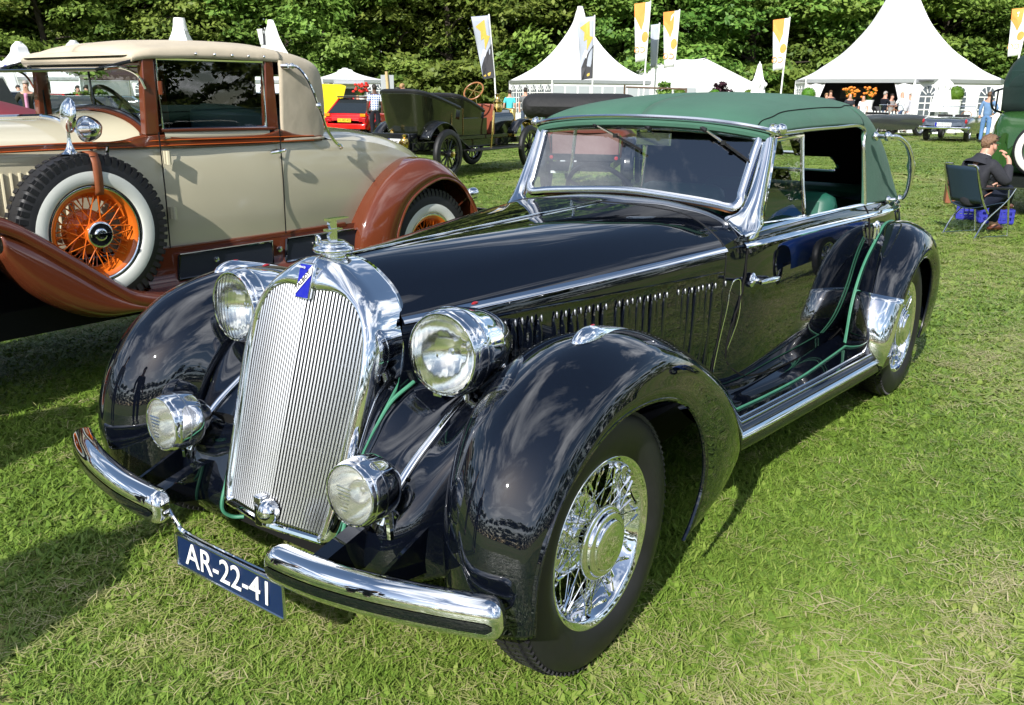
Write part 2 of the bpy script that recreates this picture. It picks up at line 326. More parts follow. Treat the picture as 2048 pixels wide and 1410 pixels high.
# ---- catwalks between fenders and radiator
CW = [
 [(.598,-.26,.29),(.5,-.345,.27),(.43,-.38,.25),(.35,-.385,.24),(.265,-.38,.24)],
 [(.575,-.26,.37),(.5,-.37,.35),(.43,-.41,.34),(.35,-.405,.33),(.265,-.39,.32)],
 [(.56,-.24,.50),(.5,-.345,.46),(.43,-.375,.46),(.35,-.355,.455),(.268,-.345,.43)],
 [(.55,-.20,.62),(.49,-.26,.565),(.43,-.28,.555),(.35,-.285,.54),(.272,-.31,.535)],
 [(.545,-.12,.72),(.49,-.165,.645),(.43,-.18,.62),(.355,-.21,.605),(.276,-.255,.61)],
 [(.54,-.02,.785),(.49,-.06,.715),(.43,-.06,.69),(.36,-.10,.68),(.28,-.19,.68)],
 [(.535,.10,.81),(.49,.08,.76),(.44,.08,.74),(.375,.03,.735),(.285,-.07,.74)],
 [(.535,.24,.80),(.5,.24,.765),(.46,.24,.745),(.41,.22,.74),(.33,.15,.75)],
 [(.54,.42,.75),(.52,.42,.73),(.49,.42,.715),(.455,.40,.71),(.39,.36,.72)],
 [(.55,.62,.67),(.54,.62,.65),(.52,.62,.635),(.49,.62,.63),(.45,.58,.64)],
 [(.57,.82,.57),(.565,.82,.55),(.55,.82,.54),(.53,.82,.53),(.50,.8,.54)]]
GC = surf(CW, 5, 5); both('catwalk', B().grid(GC, flip=False), M['black'], solid=.006)
cs = GC[9:28, 10]; st = B().tube(cs+np.array([0, -.004, .004]), .013, 10, flat=.8); both('catwalk_strip', st, M['chrome'])
# ---- dark chassis and wheel wells
ch = B().box((0, .45, .42), (.9, 1.5, .25)).box((0, 2.2, .33), (1.1, 3.0, .12)).box((0, -.2, .3), (.5, .3, .14)).box((0, 0, .36), (1.5, .07, .07)).box((0, 3.045, .37), (1.5, .08, .08)); part('chassis', ch, M['dark'], smooth=False)
for s in (-1, 1):
    fh = B().prism([(-.40, .30), (-.58, .345), (-.58, .375), (-.40, .42), (-.1, .42), (-.1, .30)], (.05*s, 0, 0), (s*.33, 0, 0), (0, 1, 0), (0, 0, 1)); part('bumper_iron', fh, M['black'], smooth=False)
    fh = B().prism([(-.57, .34), (-.3, .30), (-.3, .44)], (.012*s, 0, 0), (s*.52, 0, 0), (0, 1, 0), (0, 0, 1)); part('bumper_gusset', fh, M['black'], smooth=False)
# ---- radiator shell, grille
LEAN = .306
def yp(z, x=0, off=0): return -.396+(z-.337)*LEAN+off-.03*max(0, 1-abs(x)/.22)
inn = [(.195,.340),(.208,.36),(.217,.46),(.228,.62),(.236,.755),(.236,.84),(.226,.90),(.204,.948),(.165,.982),(.11,1.0),(.05,1.0),(0,.992)]
out = [(.225,.318),(.250,.345),(.264,.46),(.270,.62),(.274,.735),(.268,.83),(.253,.896),(.227,.952),(.188,.998),(.12,1.043),(.06,1.068),(0,1.078)]
C = []
for (xi, zi), (xo, zo) in zip(inn, out):
    xm, zm = (xi+xo)/2, (zi+zo)/2
    C.append([(xi, yp(zi, xi)+.03, zi), (xi, yp(zi, xi)-.004, zi), (xi*.55+xo*.45, yp(zm, xi)-.016, zi*.6+zo*.4), (xo*.97+xi*.03, yp(zo, xo)+.012, zo*.97+zi*.03+.006), (xo+.002, yp(zo, xo)+.06, zo+.004), (xo, yp(zo, xo)+.135, zo)])
C = np.array(C); C[-1, :, 0] = 0
GS = surf(C, 5, 4); sh = B().grid(GS); sh.cat(B().grid(GS).mir())
part('radiator_shell', sh, M['chrome'], solid=.004)
part('shell_frame', B().tube(np.array([(x, yp(.335, x)-.012, .33) for x in np.linspace(-.215, .215, 15)]), .011, 8), M['chrome'])
core = B()
zz = np.linspace(.33, 1.0, 12); bx = np.interp(zz, [p[1] for p in inn[:9]], [p[0] for p in inn[:9]])
core.grid(np.array([[(bx[i]*u, yp(z, bx[i]*u)+.028, z) for u in (-1, -.5, 0, .5, 1)] for i, z in enumerate(zz)]))
part('radiator_core', core, M['dark'])
ix = np.array(inn); topz = lambda x: float(np.interp(-abs(x), -ix[4:, 0], ix[4:, 1])) if abs(x) < .236 else .755
NB = 39
for k in range(NB):
    u = (k-(NB-1)/2)/((NB-1)/2)
    zb = .340; P = []
    zs = np.linspace(0, 1, 9)
    for t in zs:
        z = zb+t*.66; w = float(np.interp(z, [.34, .36, .46, .62, .755, 1.0], [.2, .205, .213, .224, .231, .231])); x = u*w
        if z > topz(x)+.002: break
        P.append((x, yp(z, x)-.006, z))
    x = P[-1][0]; zt = topz(x)
    if zt-P[-1][2] > .01: P.append((x, yp(zt, x)-.006, zt))
    P[0] = (P[0][0], P[0][1]+.012, P[0][2]-.004); P.insert(1, (P[0][0], P[0][1]-.012, P[0][2]+.012)); P.append((P[-1][0], P[-1][1]+.015, P[-1][2]+.003))
    part('grille_bar', B().tube(P, .0043, 6, caps=False), M['bars'])
for z in (.80, .555):
    part('grille_rod', B().tube([(-.22, yp(z, .22)+.008, z), (0, yp(z, 0)+.008, z), (.22, yp(z, .22)+.008, z)], .003, 5), M['bars'])
# crank hole cover at the foot of the grille
y0 = yp(.37)
cc = B().prism([(-.035, .32), (-.002, .32), (-.002, .415), (-.035, .415)], (0, -.03, 0), (0, y0-.004, 0)); cc.lathe(curve([(.036, 0), (.036, .012), (.030, .03), (.015, .042), (.001, .045)], 3), 20, o=(.018, y0-.012, .372), ax=(0, -1, .2)); part('crank_cover', cc, M['chrome'], bevel=.004)
# badge
bc = np.array([0, yp(1.025)-.026, 1.025]); by = Vector((0, LEAN, 1)).normalized()
bd = B().prism([(-.030, -.052), (.030, -.052), (.030, .052), (-.030, .052)], (0, -.012, 0), bc+np.array([0, .012, 0]), (1, 0, 0), by); bo = part('badge', bd, M['chrome'], bevel=.002)
bf = B().prism([(-.026, -.048), (.026, -.048), (.026, .048), (-.026, .048)], (0, -.002, 0), bc, (1, 0, 0), by); obj('enamel', bf, M['blue'], bo)
bf = B().prism([(-.030, -.046), (-.030, -.018), (.028, .050), (.028, .022)][:2]+[(.028, .050), (.028, .022)], (0, -.002, 0), bc+np.array([0, -.003, 0]), (1, 0, 0), by); obj('band', bf, M['white'], bo)
bs = B().prism([(-.018, -.046), (.026, -.046), (.026, -.030), (-.018, -.030)], (0, -.0005, 0), bc+np.array([0, -.0025, 0]), (1, 0, 0), by)
dk = M['blacktrim']
lettering(bo, 'TALBOT', .019, dk, Vector((.058, 0, 0))+by*.068, Vector((-.068, 0, 0))+by*.058, bc+np.array([-.001, -.0058, .002]), .0006, .0003)
lettering(bo, 'DARRACQ', .008, M['white'], (1, 0, 0), by, bc+np.array([-.008, -.0035, .041]), .0005)
lettering(bo, 'PARIS', .008, M['white'], (1, 0, 0), by, bc+np.array([.008, -.0035, -.041]), .0005)
# filler cap and ornament
cp = B().lathe(curve([(.036, 0), (.038, .02), (.036, .03)], 2), 24, o=(0, -.125, 1.062)); cp.lathe(curve([(.036, .03), (.056, .033), (.061, .04), (.058, .048), (.048, .052), (.046, .058), (.036, .062), (.034, .066), (.001, .068)], 3), 36, o=(0, -.125, 1.062)); capo = part('filler_cap', cp, M['chrome'])
orn = B().prism([(-.012, 0), (-.020, .018), (-.006, .03), (-.016, .05), (-.010, .062), (.012, .062), (.012, 0)], (.012, 0, 0), (-.006, -.125, 1.127), (0, 1, 0), (0, 0, 1))
orn.prism([(-.022, .060), (.056, .064), (.056, .067), (-.022, .068)], (.022, 0, 0), (-.011, -.125, 1.127), (0, 1, 0), (0, 0, 1)); orn.prism([(-.026, .030), (.030, .033), (.030, .036), (-.026, .037)], (.022, 0, 0), (-.011, -.125, 1.127), (0, 1, 0), (0, 0, 1)); obj('ornament', orn, M['chromesat'], capo, smooth=False)
obj('cap_lever', B().tube(np.array([(-.06+.008*math.cos(a), -.13, 1.124+.013*math.sin(a)) for a in np.linspace(0, 6.28, 14)]), .004, 6), M['chrome'], capo)
# ---- bonnet
HF = [(0,-.055,1.078),(.06,-.06,1.068),(.12,-.066,1.043),(.188,-.081,.998),(.227,-.094,.952),(.256,-.108,.918),(.270,-.128,.83),(.276,-.156,.735),(.277,-.2,.60),(.277,-.24,.48)]
HR = [(0,1.39,1.112),(.13,1.388,1.113),(.27,1.38,1.108),(.41,1.372,1.092),(.515,1.365,1.045),(.592,1.36,.972),(.600,1.355,.85),(.595,1.355,.65),(.58,1.35,.52),(.57,1.35,.38)]
HF, HR = np.array(HF), np.array(HR); rows = []
for t in np.linspace(0, 1, 6):
    r_ = HF*(1-t)+HR*t; bul = 4*t*(1-t); r_[1:5, 2] += bul*np.array([.006, .012, .014, .012]); r_[:, 0] += bul*np.array([0, 0, 0, .004, .008, .012, .012, .012, .01, .008]); rows.append(r_)
GH = surf(rows, 6, 4); NBELT = 5*4
hb = B().grid(GH[:, :NBELT+1], flip=True); hb.cat(B().grid(GH[:, :NBELT+1], flip=True).mir()); part('bonnet_top', hb, M['black'])
both('bonnet_side', B().grid(GH[:, NBELT:], flip=True), M['black'])
part('bonnet_hinge', B().tube(GH[:, 0]+np.array([0, 0, .004]), .007, 6, flat=.6), M['chrome'])
def offs(P, dx, dz): return np.asarray(P)+np.array([dx, 0, dz])
# cowl
CWL = [HR[:6], [(0,1.47,1.116),(.13,1.468,1.116),(.27,1.46,1.110),(.42,1.45,1.09),(.54,1.44,1.042),(.622,1.44,.976)], [(0,1.60,1.125),(.13,1.598,1.122),(.27,1.59,1.112),(.43,1.575,1.088),(.555,1.56,1.045),(.648,1.55,.98)]]
GW = surf(CWL, 5, 4); cw = B().grid(GW, flip=True); cw.cat(B().grid(GW, flip=True).mir()); part('cowl', cw, M['black'])
part('cowl_seam', B().tube(np.vstack([GH[-1, 1:][::-1], GH[-1]*np.array([-1, 1, 1])]), .003, 5), M['blacktrim'])
# ---- body sides, tail
YS = [1.355, 1.47, 1.62, 1.9, 2.3, 2.7, 3.1, 3.5, 3.85, 4.15, 4.42, 4.5]
BX = [.592, .624, .652, .668, .678, .682, .68, .665, .61, .49, .25, 0]      # belt x
SX = [.595, .615, .632, .645, .652, .652, .645, .625, .57, .46, .23, 0]      # sill x
SZ = [1.0, 1.02, 1.032, 1.034, 1.03, 1.022, 1.01, 1.0, .985, .97, .955, .95]
BZ = [.972, .978, .98, .978, .97, .96, .95, .94, .925, .905, .88, .87]
BX = np.array(BX); rows = []
for i, y in enumerate(YS):
    bx = BX[i]; k = min(1, bx/.6); e = .30*(1-k) if y > 3 else 0
    rows.append([(SX[i], y-e*.3, SZ[i]), (bx, y, BZ[i]), (bx+.022*k, y+.01, .82), (bx+.032*k, y+.02, .66), (bx+.020*k, y, .50), (bx-.01*k, y-.02, .385), (bx-.06*k, y-.04, .30)])
rows[0] = [(.592,1.355,.99)]+[tuple(HR[5]), (.602,1.355,.85), (.6,1.355,.66), (.585,1.35,.5), (.572,1.35,.385), (.55,1.35,.3)]
GB = surf(rows, 6, 5)
both('body_side', B().grid(GB, flip=True), M['black'])
dk_ = B().grid(np.array([[(u*x, y, z+.02*(1-u*u)) for u in np.linspace(-1, 1, 9)] for x, y, z in zip(SX[6:], [y-.09*(1-min(1, b/.6)) for y, b in zip(YS[6:], BX[6:])], SZ[6:])]), flip=True); part('rear_deck', dk_, M['black'])
# belt mouldings
def strip(name, P, w, h, m=M['chrome'], up=(0, 0, 1)):
    P = np.asarray(P); Gs = []
    n = len(P); T = np.gradient(P, axis=0); T /= np.linalg.norm(T, axis=1)[:, None]
    for i in range(n):
        o = np.cross(T[i], up); o /= np.linalg.norm(o); o = o if o[0] > 0 else -o; u2 = np.array(up)
        Gs.append([P[i]-u2*w/2, P[i]-u2*w*.42+o*h*.9, P[i]-u2*w*.2+o*h*1.15, P[i]+u2*w*.15+o*h*.75, P[i]+u2*w/2-o*.001])
    return both(name, B().grid(np.array(Gs), flip=True), m)
strip('bonnet_moulding', np.vstack([GH[0:, NBELT]]), .024, .013)
strip('belt_moulding', GB[6:49, 5], .022, .012)
strip('sill_moulding', GB[6:52, 0]+np.array([.002, 0, -.004]), .016, .009)
# door: cut lines proud by a hair, handle, hinges
def onbody(y, z, extra=.0):
    "x of the body side at (y, z)"
    yy = GB[:, 7, 1]; i = int(np.argmin(abs(yy-y))); col = GB[i]; o = np.argsort(col[:, 2]); return float(np.interp(z, col[o, 2], col[o, 0]))+extra
def bodyline(pts, r=.0045, ex=.0008, n=5): return B().tube([(onbody(y, z, ex), y, z) for y, z in curve(pts, n)], r, 5)
both('door_gap', bodyline([(1.50, 1.025), (1.49, .97), (1.455, .83), (1.41, .68), (1.395, .56), (1.42, .49), (1.52, .43), (1.7, .395), (2.0, .365), (2.4, .345), (2.62, .36), (2.76, .42), (2.86, .55), (2.93, .7), (2.96, .85), (2.965, .95), (2.96, 1.01)]), M['dark'])
hx = onbody(1.52, .835)
hd = B().lathe(curve([(.030, 0), (.030, .006), (.018, .014), (.012, .03), (.014, .05)], 3), 16, o=(hx, 1.50, .838), ax=(1, 0, 0)).tube(curve([(hx+.052, 1.46, .84), (hx+.054, 1.50, .838), (hx+.054, 1.56, .834), (hx+.052, 1.64, .828), (hx+.05, 1.68, .826)], 4), np.interp(np.linspace(0, 1, 17), [0, .25, .6, .9, 1], [.008, .012, .014, .008, .003]), 10); hd.tube([(hx+.02, 1.45, .842), (hx+.03, 1.40, .845)], .007, 8)
both('door_handle', hd, M['chrome'])
for y, z in ((2.99, .865), (2.985, .60)):
    hx = onbody(y, z)
    both('door_hinge', B().tube(curve([(hx+.012, y-.02, z+.05), (hx+.022, y-.02, z+.03), (hx+.022, y-.02, z-.03), (hx+.012, y-.02, z-.055)], 3), .014, 8).tube(curve([(hx+.012, y+.02, z+.055), (hx+.026, y+.02, z+.035), (hx+.026, y+.02, z-.03), (hx+.012, y+.02, z-.05)], 3), .012, 8).box((hx+.012, y, z), (.02, .06, .06)), M['chrome'])
# small hatch and louvres on the bonnet side
def onhood(y, z, ex=0.):
    k = GH[:, NBELT+10, 1]; i = int(np.argmin(abs(k-y))); col = GH[i, NBELT:]; o = np.argsort(col[:, 2]); return float(np.interp(z, col[o, 2], col[o, 0]))+ex
M['tipgrey'] = mat('satin grey louvre tip', (.30, .31, .34), rough=.35, metal=.6)
lb = B(); P = []
for z, wd, dp in ((.0, .0, 0), (-.02, .009, .005), (-.05, .012, .008), (-.30, .012, .008), (-.36, .010, .0)):
    P.append([(0 if a in (0, 4) else dp*(1 if a == 2 else .75), (-wd, -wd*.7, 0, wd*.7, wd)[a], z) for a in range(5)])
lb.grid(np.array(P), flip=True); lm = mesh_of(lb, 'louvre', M['black']); tb = B(); tb.lathe(curve([(.0062, 0), (.005, .003), (.001, .0045)], 2), 8, ax=(1, .3, .4)); tm_ = mesh_of(tb.xf(lambda p: p*np.array([1, .8, 2.0])), 'louvre_tip', M['tipgrey'])
ly = [.23+.0365*k+.035*((k >= 5)+(k >= 12)+(k >= 20)+(k >= 27)) for k in range(29)]
for s in (1, -1):
    for y in ly:
        for me_, nm in ((lm, 'louvre'), (tm_, 'louvre_tip')):
            z = .868-.018*(y-.2); x = onhood(y, z-.15); x0 = onhood(y, z-.02); x1 = onhood(y, z-.3); o = bpy.data.objects.new(nm, me_); COL.objects.link(o); o.parent = CAR; o.matrix_parent_inverse = PINV[CAR.name]
            sl_ = .2245; zz_ = Vector((x0-x1, 0, .28)).normalized(); yy_ = Vector((sl_, 1, 0)).normalized(); xx_ = yy_.cross(zz_)
            if nm == 'louvre_tip': pos = Vector((x0+.004, y+.004, z-.008))
            else: pos = Vector((x0-.001, y, z))
            mt = Matrix(((xx_[0], yy_[0], zz_[0], pos[0]), (xx_[1], yy_[1], zz_[1], pos[1]), (xx_[2], yy_[2], zz_[2], pos[2]), (0, 0, 0, 1)))
            o.matrix_basis = (Matrix.Diagonal((-1, 1, 1, 1)) if s < 0 else Matrix.Identity(4)) @ mt
both('bonnet_crease', B().tube([(onhood(y, z, .001), y, z) for y, z in zip(np.linspace(.0, 1.34, 20), np.linspace(.892, .885, 20))], .004, 6), M['black'])
th = []
for y, z in [(1.385, .80), (1.40, .84), (1.425, .85), (1.44, .82), (1.43, .70), (1.40, .56), (1.385, .49), (1.365, .47), (1.35, .49), (1.36, .62), (1.375, .74)]: th.append((onbody(y, z, .001), y, z))
both('trafficator_slot', B().tube(curve(th+[th[0]], 4), .003, 5), M['chromesat'])
# ---- running boards
RB = []
for y, xi, xo, z in [(1.05, .58, .80, .335), (1.3, .58, .815, .325), (1.6, .60, .83, .315), (1.95, .62, .855, .31), (2.3, .62, .885, .31), (2.6, .62, .915, .315), (2.72, .62, .925, .32)]:
    RB.append([(xi, y, z+.07), (xi+.06, y, z+.03), (xi+.12, y, z+.015), (xo-.05, y, z+.01), (xo-.015, y, z+.002), (xo, y, z-.03), (xo+.006, y, z-.075), (xo-.03, y, z-.095)])
GR = surf(RB, 4, 5); both('running_board', B().grid(GR, flip=False), M['black'])
for c, r, m, nm in ((10, .0055, M['greenpipe'], 'running_board_piping'), (14, .005, M['chromesat'], 'running_board_strip'), (17, .005, M['chromesat'], 'running_board_strip')): both(nm, B().tube(GR[:, c]+np.array([0, 0, .004]), r, 6), m)
strip('running_board_edge', GR[:, 24]+np.array([.001, 0, 0]), .026, .010)
# ---- rear fenders
RF = [
 [(.90,2.63,.20),(.93,2.60,.24),(.90,2.58,.25),(.83,2.57,.26),(.75,2.60,.27),(.68,2.66,.27),(.64,2.72,.27)],
 [(.935,2.70,.36),(.955,2.62,.37),(.91,2.57,.38),(.83,2.56,.39),(.75,2.61,.39),(.69,2.69,.39),(.66,2.76,.39)],
 [(.945,2.76,.51),(.962,2.70,.535),(.915,2.63,.55),(.83,2.60,.56),(.75,2.65,.56),(.69,2.73,.56),(.66,2.82,.55)],
 [(.95,2.86,.635),(.965,2.81,.67),(.915,2.745,.705),(.83,2.72,.725),(.75,2.76,.72),(.70,2.83,.705),(.66,2.92,.69)],
 [(.95,2.98,.715),(.965,2.96,.755),(.915,2.93,.81),(.83,2.92,.84),(.75,2.95,.835),(.69,3.0,.81),(.65,3.06,.79)],
 [(.95,3.10,.742),(.965,3.11,.785),(.915,3.12,.86),(.83,3.13,.905),(.74,3.14,.90),(.68,3.16,.87),(.63,3.2,.84)],
 [(.948,3.24,.722),(.963,3.28,.765),(.913,3.33,.84),(.82,3.36,.885),(.73,3.37,.885),(.67,3.37,.86),(.61,3.38,.83)],
 [(.945,3.36,.65),(.96,3.44,.685),(.908,3.54,.75),(.81,3.59,.79),(.72,3.6,.795),(.65,3.6,.78),(.58,3.6,.76)],
 [(.94,3.42,.55),(.95,3.56,.58),(.90,3.69,.62),(.79,3.77,.65),(.70,3.79,.655),(.62,3.79,.65),(.55,3.79,.64)],
 [(.935,3.43,.44),(.94,3.62,.46),(.885,3.78,.48),(.77,3.87,.50),(.68,3.9,.50),(.6,3.9,.50),(.52,3.9,.50)],
 [(.93,3.40,.33),(.925,3.63,.34),(.87,3.80,.35),(.75,3.90,.36),(.66,3.93,.36),(.58,3.93,.36),(.5,3.93,.36)],
 [(.925,3.36,.25),(.91,3.6,.25),(.85,3.78,.25),(.74,3.88,.25),(.65,3.91,.25),(.58,3.91,.25),(.5,3.91,.25)]]
GF = surf(RF, 6, 6); both('rear_fender', B().grid(GF), M['black'], solid=.008); both('fender_bead', B().tube(GF[:, 0]+np.array([-.004, 0, 0]), .007, 6), M['black'])
gd = GF[1:15, 3:31]; both('stone_guard', B().grid(gd+np.array([.0, -.006, .001])), M['chrome'], solid=.003)
both('fender_piping', B().tube(GF[4:46, 25]+np.array([0, -.005, .003]), .0046, 8).tube(GF[4:46, 26]+np.array([.002, -.005, .003]), .0046, 8), M['greenpipe'])
both('tail_lamp', B().lathe(curve([(.001, -.03), (.03, -.02), (.04, .03), (.035, .06), (.001, .07)], 3), 16, o=(.80, 3.95, .40), ax=(0, 1, 0)).tube([(.8, 3.85, .40), (.8, 3.95, .40)], .012, 6), M['blacktrim'])
# ---- piping at the radiator foot
both('front_piping', B().tube(curve([(.30, -.11, .745), (.282, -.18, .705), (.276, -.232, .655), (.272, -.275, .605), (.27, -.31, .55), (.268, -.352, .44), (.266, -.375, .37), (.265, -.398, .31), (.262, -.398, .275), (.25, -.375, .252), (.225, -.35, .25)], 4), .0062, 8), M['greenpipe'])
# ---- lamps
def ribmat():
    m = mat('ribbed lamp glass', (.97, .97, .94), rough=.03, trans=1., ior=1.25); t = m.node_tree; p = t.nodes['Principled BSDF']
    tcn = t.nodes.new('ShaderNodeTexCoord'); w = t.nodes.new('ShaderNodeTexWave'); w.inputs['Scale'].default_value = 16; w.bands_direction = 'X'; w.inputs['Distortion'].default_value = .6
    bn = t.nodes.new('ShaderNodeBump'); bn.inputs['Strength'].default_value = .3; bn.inputs['Distance'].default_value = .003
    t.links.new(tcn.outputs['Object'], w.inputs['Vector']); t.links.new(w.outputs['Fac'], bn.inputs['Height']); t.links.new(bn.outputs[0], p.inputs['Normal']); return m
M['ribs'] = ribmat(); M['foglens'] = mat('frosted lamp glass', (.95, .95, .86), rough=.05, trans=.88, ior=1.3, bump=(90, .3, .003))
def lamp(name, c, r, ln, ax, lm=None):
    c = np.array(c); A = np.array(ax, float); A /= np.linalg.norm(A)     # A points forward
    sb_ = B().lathe(curve([(r*1.0, .004), (r*1.10, -.004), (r*1.13, -.03), (r*1.12, -.055), (r*1.06, -.09), (r*.93, -ln*.58), (r*.7, -ln*.80), (r*.4, -ln*.95), (.001, -ln)], 4), 40, o=c, ax=A)
    o = part(name, sb_, M['chrome'])
    obj('lamp_rim', B().lathe(curve([(r*1.0, .012), (r*1.05, .012), (r*1.08, .0), (r*1.13, -.03)], 3), 40, o=c, ax=A), M['chrome'], o)
    obj('rim_seam', B().lathe([(r*1.135, -.035), (r*1.145, -.038), (r*1.135, -.041)], 40, o=c, ax=A), M['chromesat'], o)
    obj('reflector', B().lathe(curve([(r*.99, .0), (r*.9, -.025), (r*.7, -.055), (r*.4, -.08), (.02, -.09), (.001, -.09)], 3), 36, o=c, ax=A), M['reflector'], o)
    obj('bulb', B().lathe(curve([(.001, -.085), (.012, -.08), (.014, -.05), (.012, -.035), (.001, -.03)], 3), 12, o=c, ax=A), M['chromesat'], o)
    obj('lens', B().lathe(curve([(r*1.0, .010), (r*.8, .018), (r*.5, .025), (r*.2, .029), (.001, .03)], 3), 40, o=c, ax=A), lm or M['ribs'], o, solid=.004)
    return o
for s in (1, -1):
    h = lamp('headlight', (.455*s, -.154, .867), .110, .27, (.05*s, -1, .03))
    obj('lamp_jewel', B().ell((.455*s, -.02, .985), (.005, .016, .005), 8, 6), M['redlens'], h)
    part('headlight_bracket', B().tube(curve([(.45*s, -.05, .76), (.445*s, -.04, .73), (.44*s, -.03, .69)], 3), .018, 10).tube([(.45*s, -.02, .755), (.52*s, .04, .80)], .008, 8).box((.42*s, -.13, .745), (.03, .03, .02)), M['chrome'])
    f = lamp('fog_lamp', (.418*s, -.475, .557), .080, .155, (.03*s, -1, .04), M['foglens'])
    part('fog_lamp_bracket', B().tube(curve([(.43*s, -.40, .50), (.455*s, -.37, .475), (.46*s, -.35, .45)], 3), .011, 8).tube([(.46*s, -.39, .49), (.46*s, -.385, .41)], .012, 8), M['chrome'])
    fv = B(); P0 = np.array([.418*s, -.475, .557])
    for q in range(7): fv.tube([P0+np.array([-.024+.003*q*.5, -.030+.0006*q, .030-.011*q]), P0+np.array([.026-.003*q, -.030+.0006*q, .030-.011*q])], .0022, 5)
    obj('lens_flute', fv, M['lens'], f)
    b = B().ell((0, 0, 0), (1, 1, 1), 20, 14).xf(lambda p: np.array([p[0]*.034*(1 if p[1] < .1 else max(.12, 1-.75*p[1])), p[1]*(.085 if p[1] < 0 else .22)+.085, max(-.006, p[2]*.046*(1 if p[1] < .1 else max(.25, 1-.55*p[1])))]))
    so_ = part('side_lamp', b.xf(lambda p: p+np.array([.775*s, -.005, .908-.06*max(0, p[1]-.05)])), M['chrome'])
    obj('lamp_jewel', B().ell((.775*s, .09, .949), (.004, .014, .004), 8, 6), M['redlens'], so_)
# ---- bumpers and plate
def bumper(s):
    P = curve([(.240, -.600, .366), (.30, -.612, .371), (.45, -.612, .379), (.62, -.588, .387), (.77, -.547, .391), (.87, -.508, .39), (.920, -.482, .388)], 8); n = len(P); Gs = []
    T = np.gradient(P, axis=0); T /= np.linalg.norm(T, axis=1)[:, None]; AD = ((-1, -.6), (-1.02, .1), (-.86, .62), (-.62, .9), (-.35, 1.0), (-.08, 1.02), (.3, 1.02), (.7, .8), (.95, .3), (1.0, -.3), (.9, -.8))
    for i in range(n):
        u = np.array([0, 0, 1.]); o = np.cross(T[i], u); o = o if o[1] < 0 else -o; o /= np.linalg.norm(o)
        e = min(1., i/6, (n-1-i)/6); sc = math.sqrt(max(0., 1-(1-e)**2))*.96+.04; hh = .051*sc; dd = .035*(.3+.7*sc)
        Gs.append([P[i]+u*a*hh+o*d*dd for a, d in AD])
    b = B().grid(surf(Gs, 1, 2), flip=False)
    b = b if s > 0 else b.mir(); o = part('bumper', b, M['chrome'], solid=.004)
    Gs = np.array(Gs); q = []
    for i in range(4, n-4):
        e = min(1., (i-3)/3, (n-4-i)/3); lo, hi = Gs[i][4]*.9+Gs[i][3]*.1, Gs[i][5]*.4+Gs[i][6]*.6; m = Gs[i][5]; q.append([m+(lo-m)*e+np.array([0, -.003, 0]), m+np.array([0, -.004, 0]), m+(hi-m)*e+np.array([0, -.003, 0])])
    bi = B().grid(np.array(q)); bi = bi if s > 0 else bi.mir(); obj('bumper_inlay', bi, M['black'], o); return o
bumper(1); bumper(-1)
pc = np.array([0, -.578, .228]); ex = (1, 0, 0); ey = Vector((0, .05, 1)).normalized()
pl = B().prism([(-.245, -.052), (.245, -.052), (.245, .052), (-.245, .052)], (0, .006, 0), pc, ex, ey); plo = part('number_plate', pl, M['plate'], bevel=.003)
rim_ = [(x, z) for x, z in ((-.245, -.052), (.245, -.052), (.245, .052), (-.245, .052))]
obj('plate_rim', B().tube([pc+np.array([x, -.002, z]) for x, z in [(-.24, -.052), (.24, -.052), (.246, -.046), (.246, .046), (.24, .052), (-.24, .052), (-.246, .046), (-.246, -.046)]], .0042, 6, closed=True), M['chromesat'], plo)
lettering(plo, 'AR-22-41', .102, M['white'], ex, ey, pc+np.array([0, -.003, -.001]), .001, .0004, sx=1.0)
part('plate_bracket', B().tube(curve([(-.27, -.58, .35), (-.245, -.575, .315), (-.20, -.572, .290), (0, -.57, .284), (.20, -.572, .290), (.245, -.575, .315), (.27, -.58, .35)], 5), .007, 8), M['chrome'])
# ---- windscreen
WL = .515
def wy(z): return 1.607+WL*(z-1.115)
bot = [(-.523, 1.127), (-.416, 1.131), (-.264, 1.143), (0, 1.157), (.264, 1.143), (.416, 1.131), (.523, 1.127)]; top = [(.522, 1.372), (.267, 1.400), (0, 1.406), (-.267, 1.400), (-.522, 1.372)]
def ringpts(grow):
    q = []
    bq = curve([(-.515-grow, 1.165), (-.518-grow, 1.14-grow*.5), (-.495-grow*.7, 1.121-grow), (-.416, 1.131-grow), (-.264, 1.143-grow), (0, 1.157-grow), (.264, 1.143-grow), (.416, 1.131-grow), (.495+grow*.7, 1.121-grow), (.518+grow, 1.14-grow*.5), (.515+grow, 1.165)], 4)
    tq = curve([(.522+grow, 1.34), (.523+grow, 1.365+grow*.6), (.505+grow*.6, 1.380+grow), (.267, 1.400+grow), (0, 1.406+grow), (-.267, 1.400+grow), (-.505-grow*.6, 1.380+grow), (-.523-grow, 1.365+grow*.6), (-.522-grow, 1.34)], 4)
    return np.vstack([bq, tq])
r0, r1 = ringpts(0), ringpts(.031); to3 = lambda q, o=0: np.stack([q[:, 0], 1.607+WL*(q[:, 1]-1.115)-o*.9, q[:, 1]+o*.45], 1)
wf = B().grid(np.stack([to3(r0, -.01), to3(r0*.9985, .012), to3((r0*2+r1)/3, .018), to3((r0+r1*2)/3, .018), to3(r1, .010), to3(r1, -.015)], 1), closeu=True, flip=False); wfo = part('windscreen_frame', wf, M['chromesat'])
gl = to3(r0); ctr = gl.mean(0); part('windscreen_glass', B().add(list(gl)+[ctr], [(i, (i+1) % len(gl), len(gl)) for i in range(len(gl))]), M['wsglass'], smooth=False)
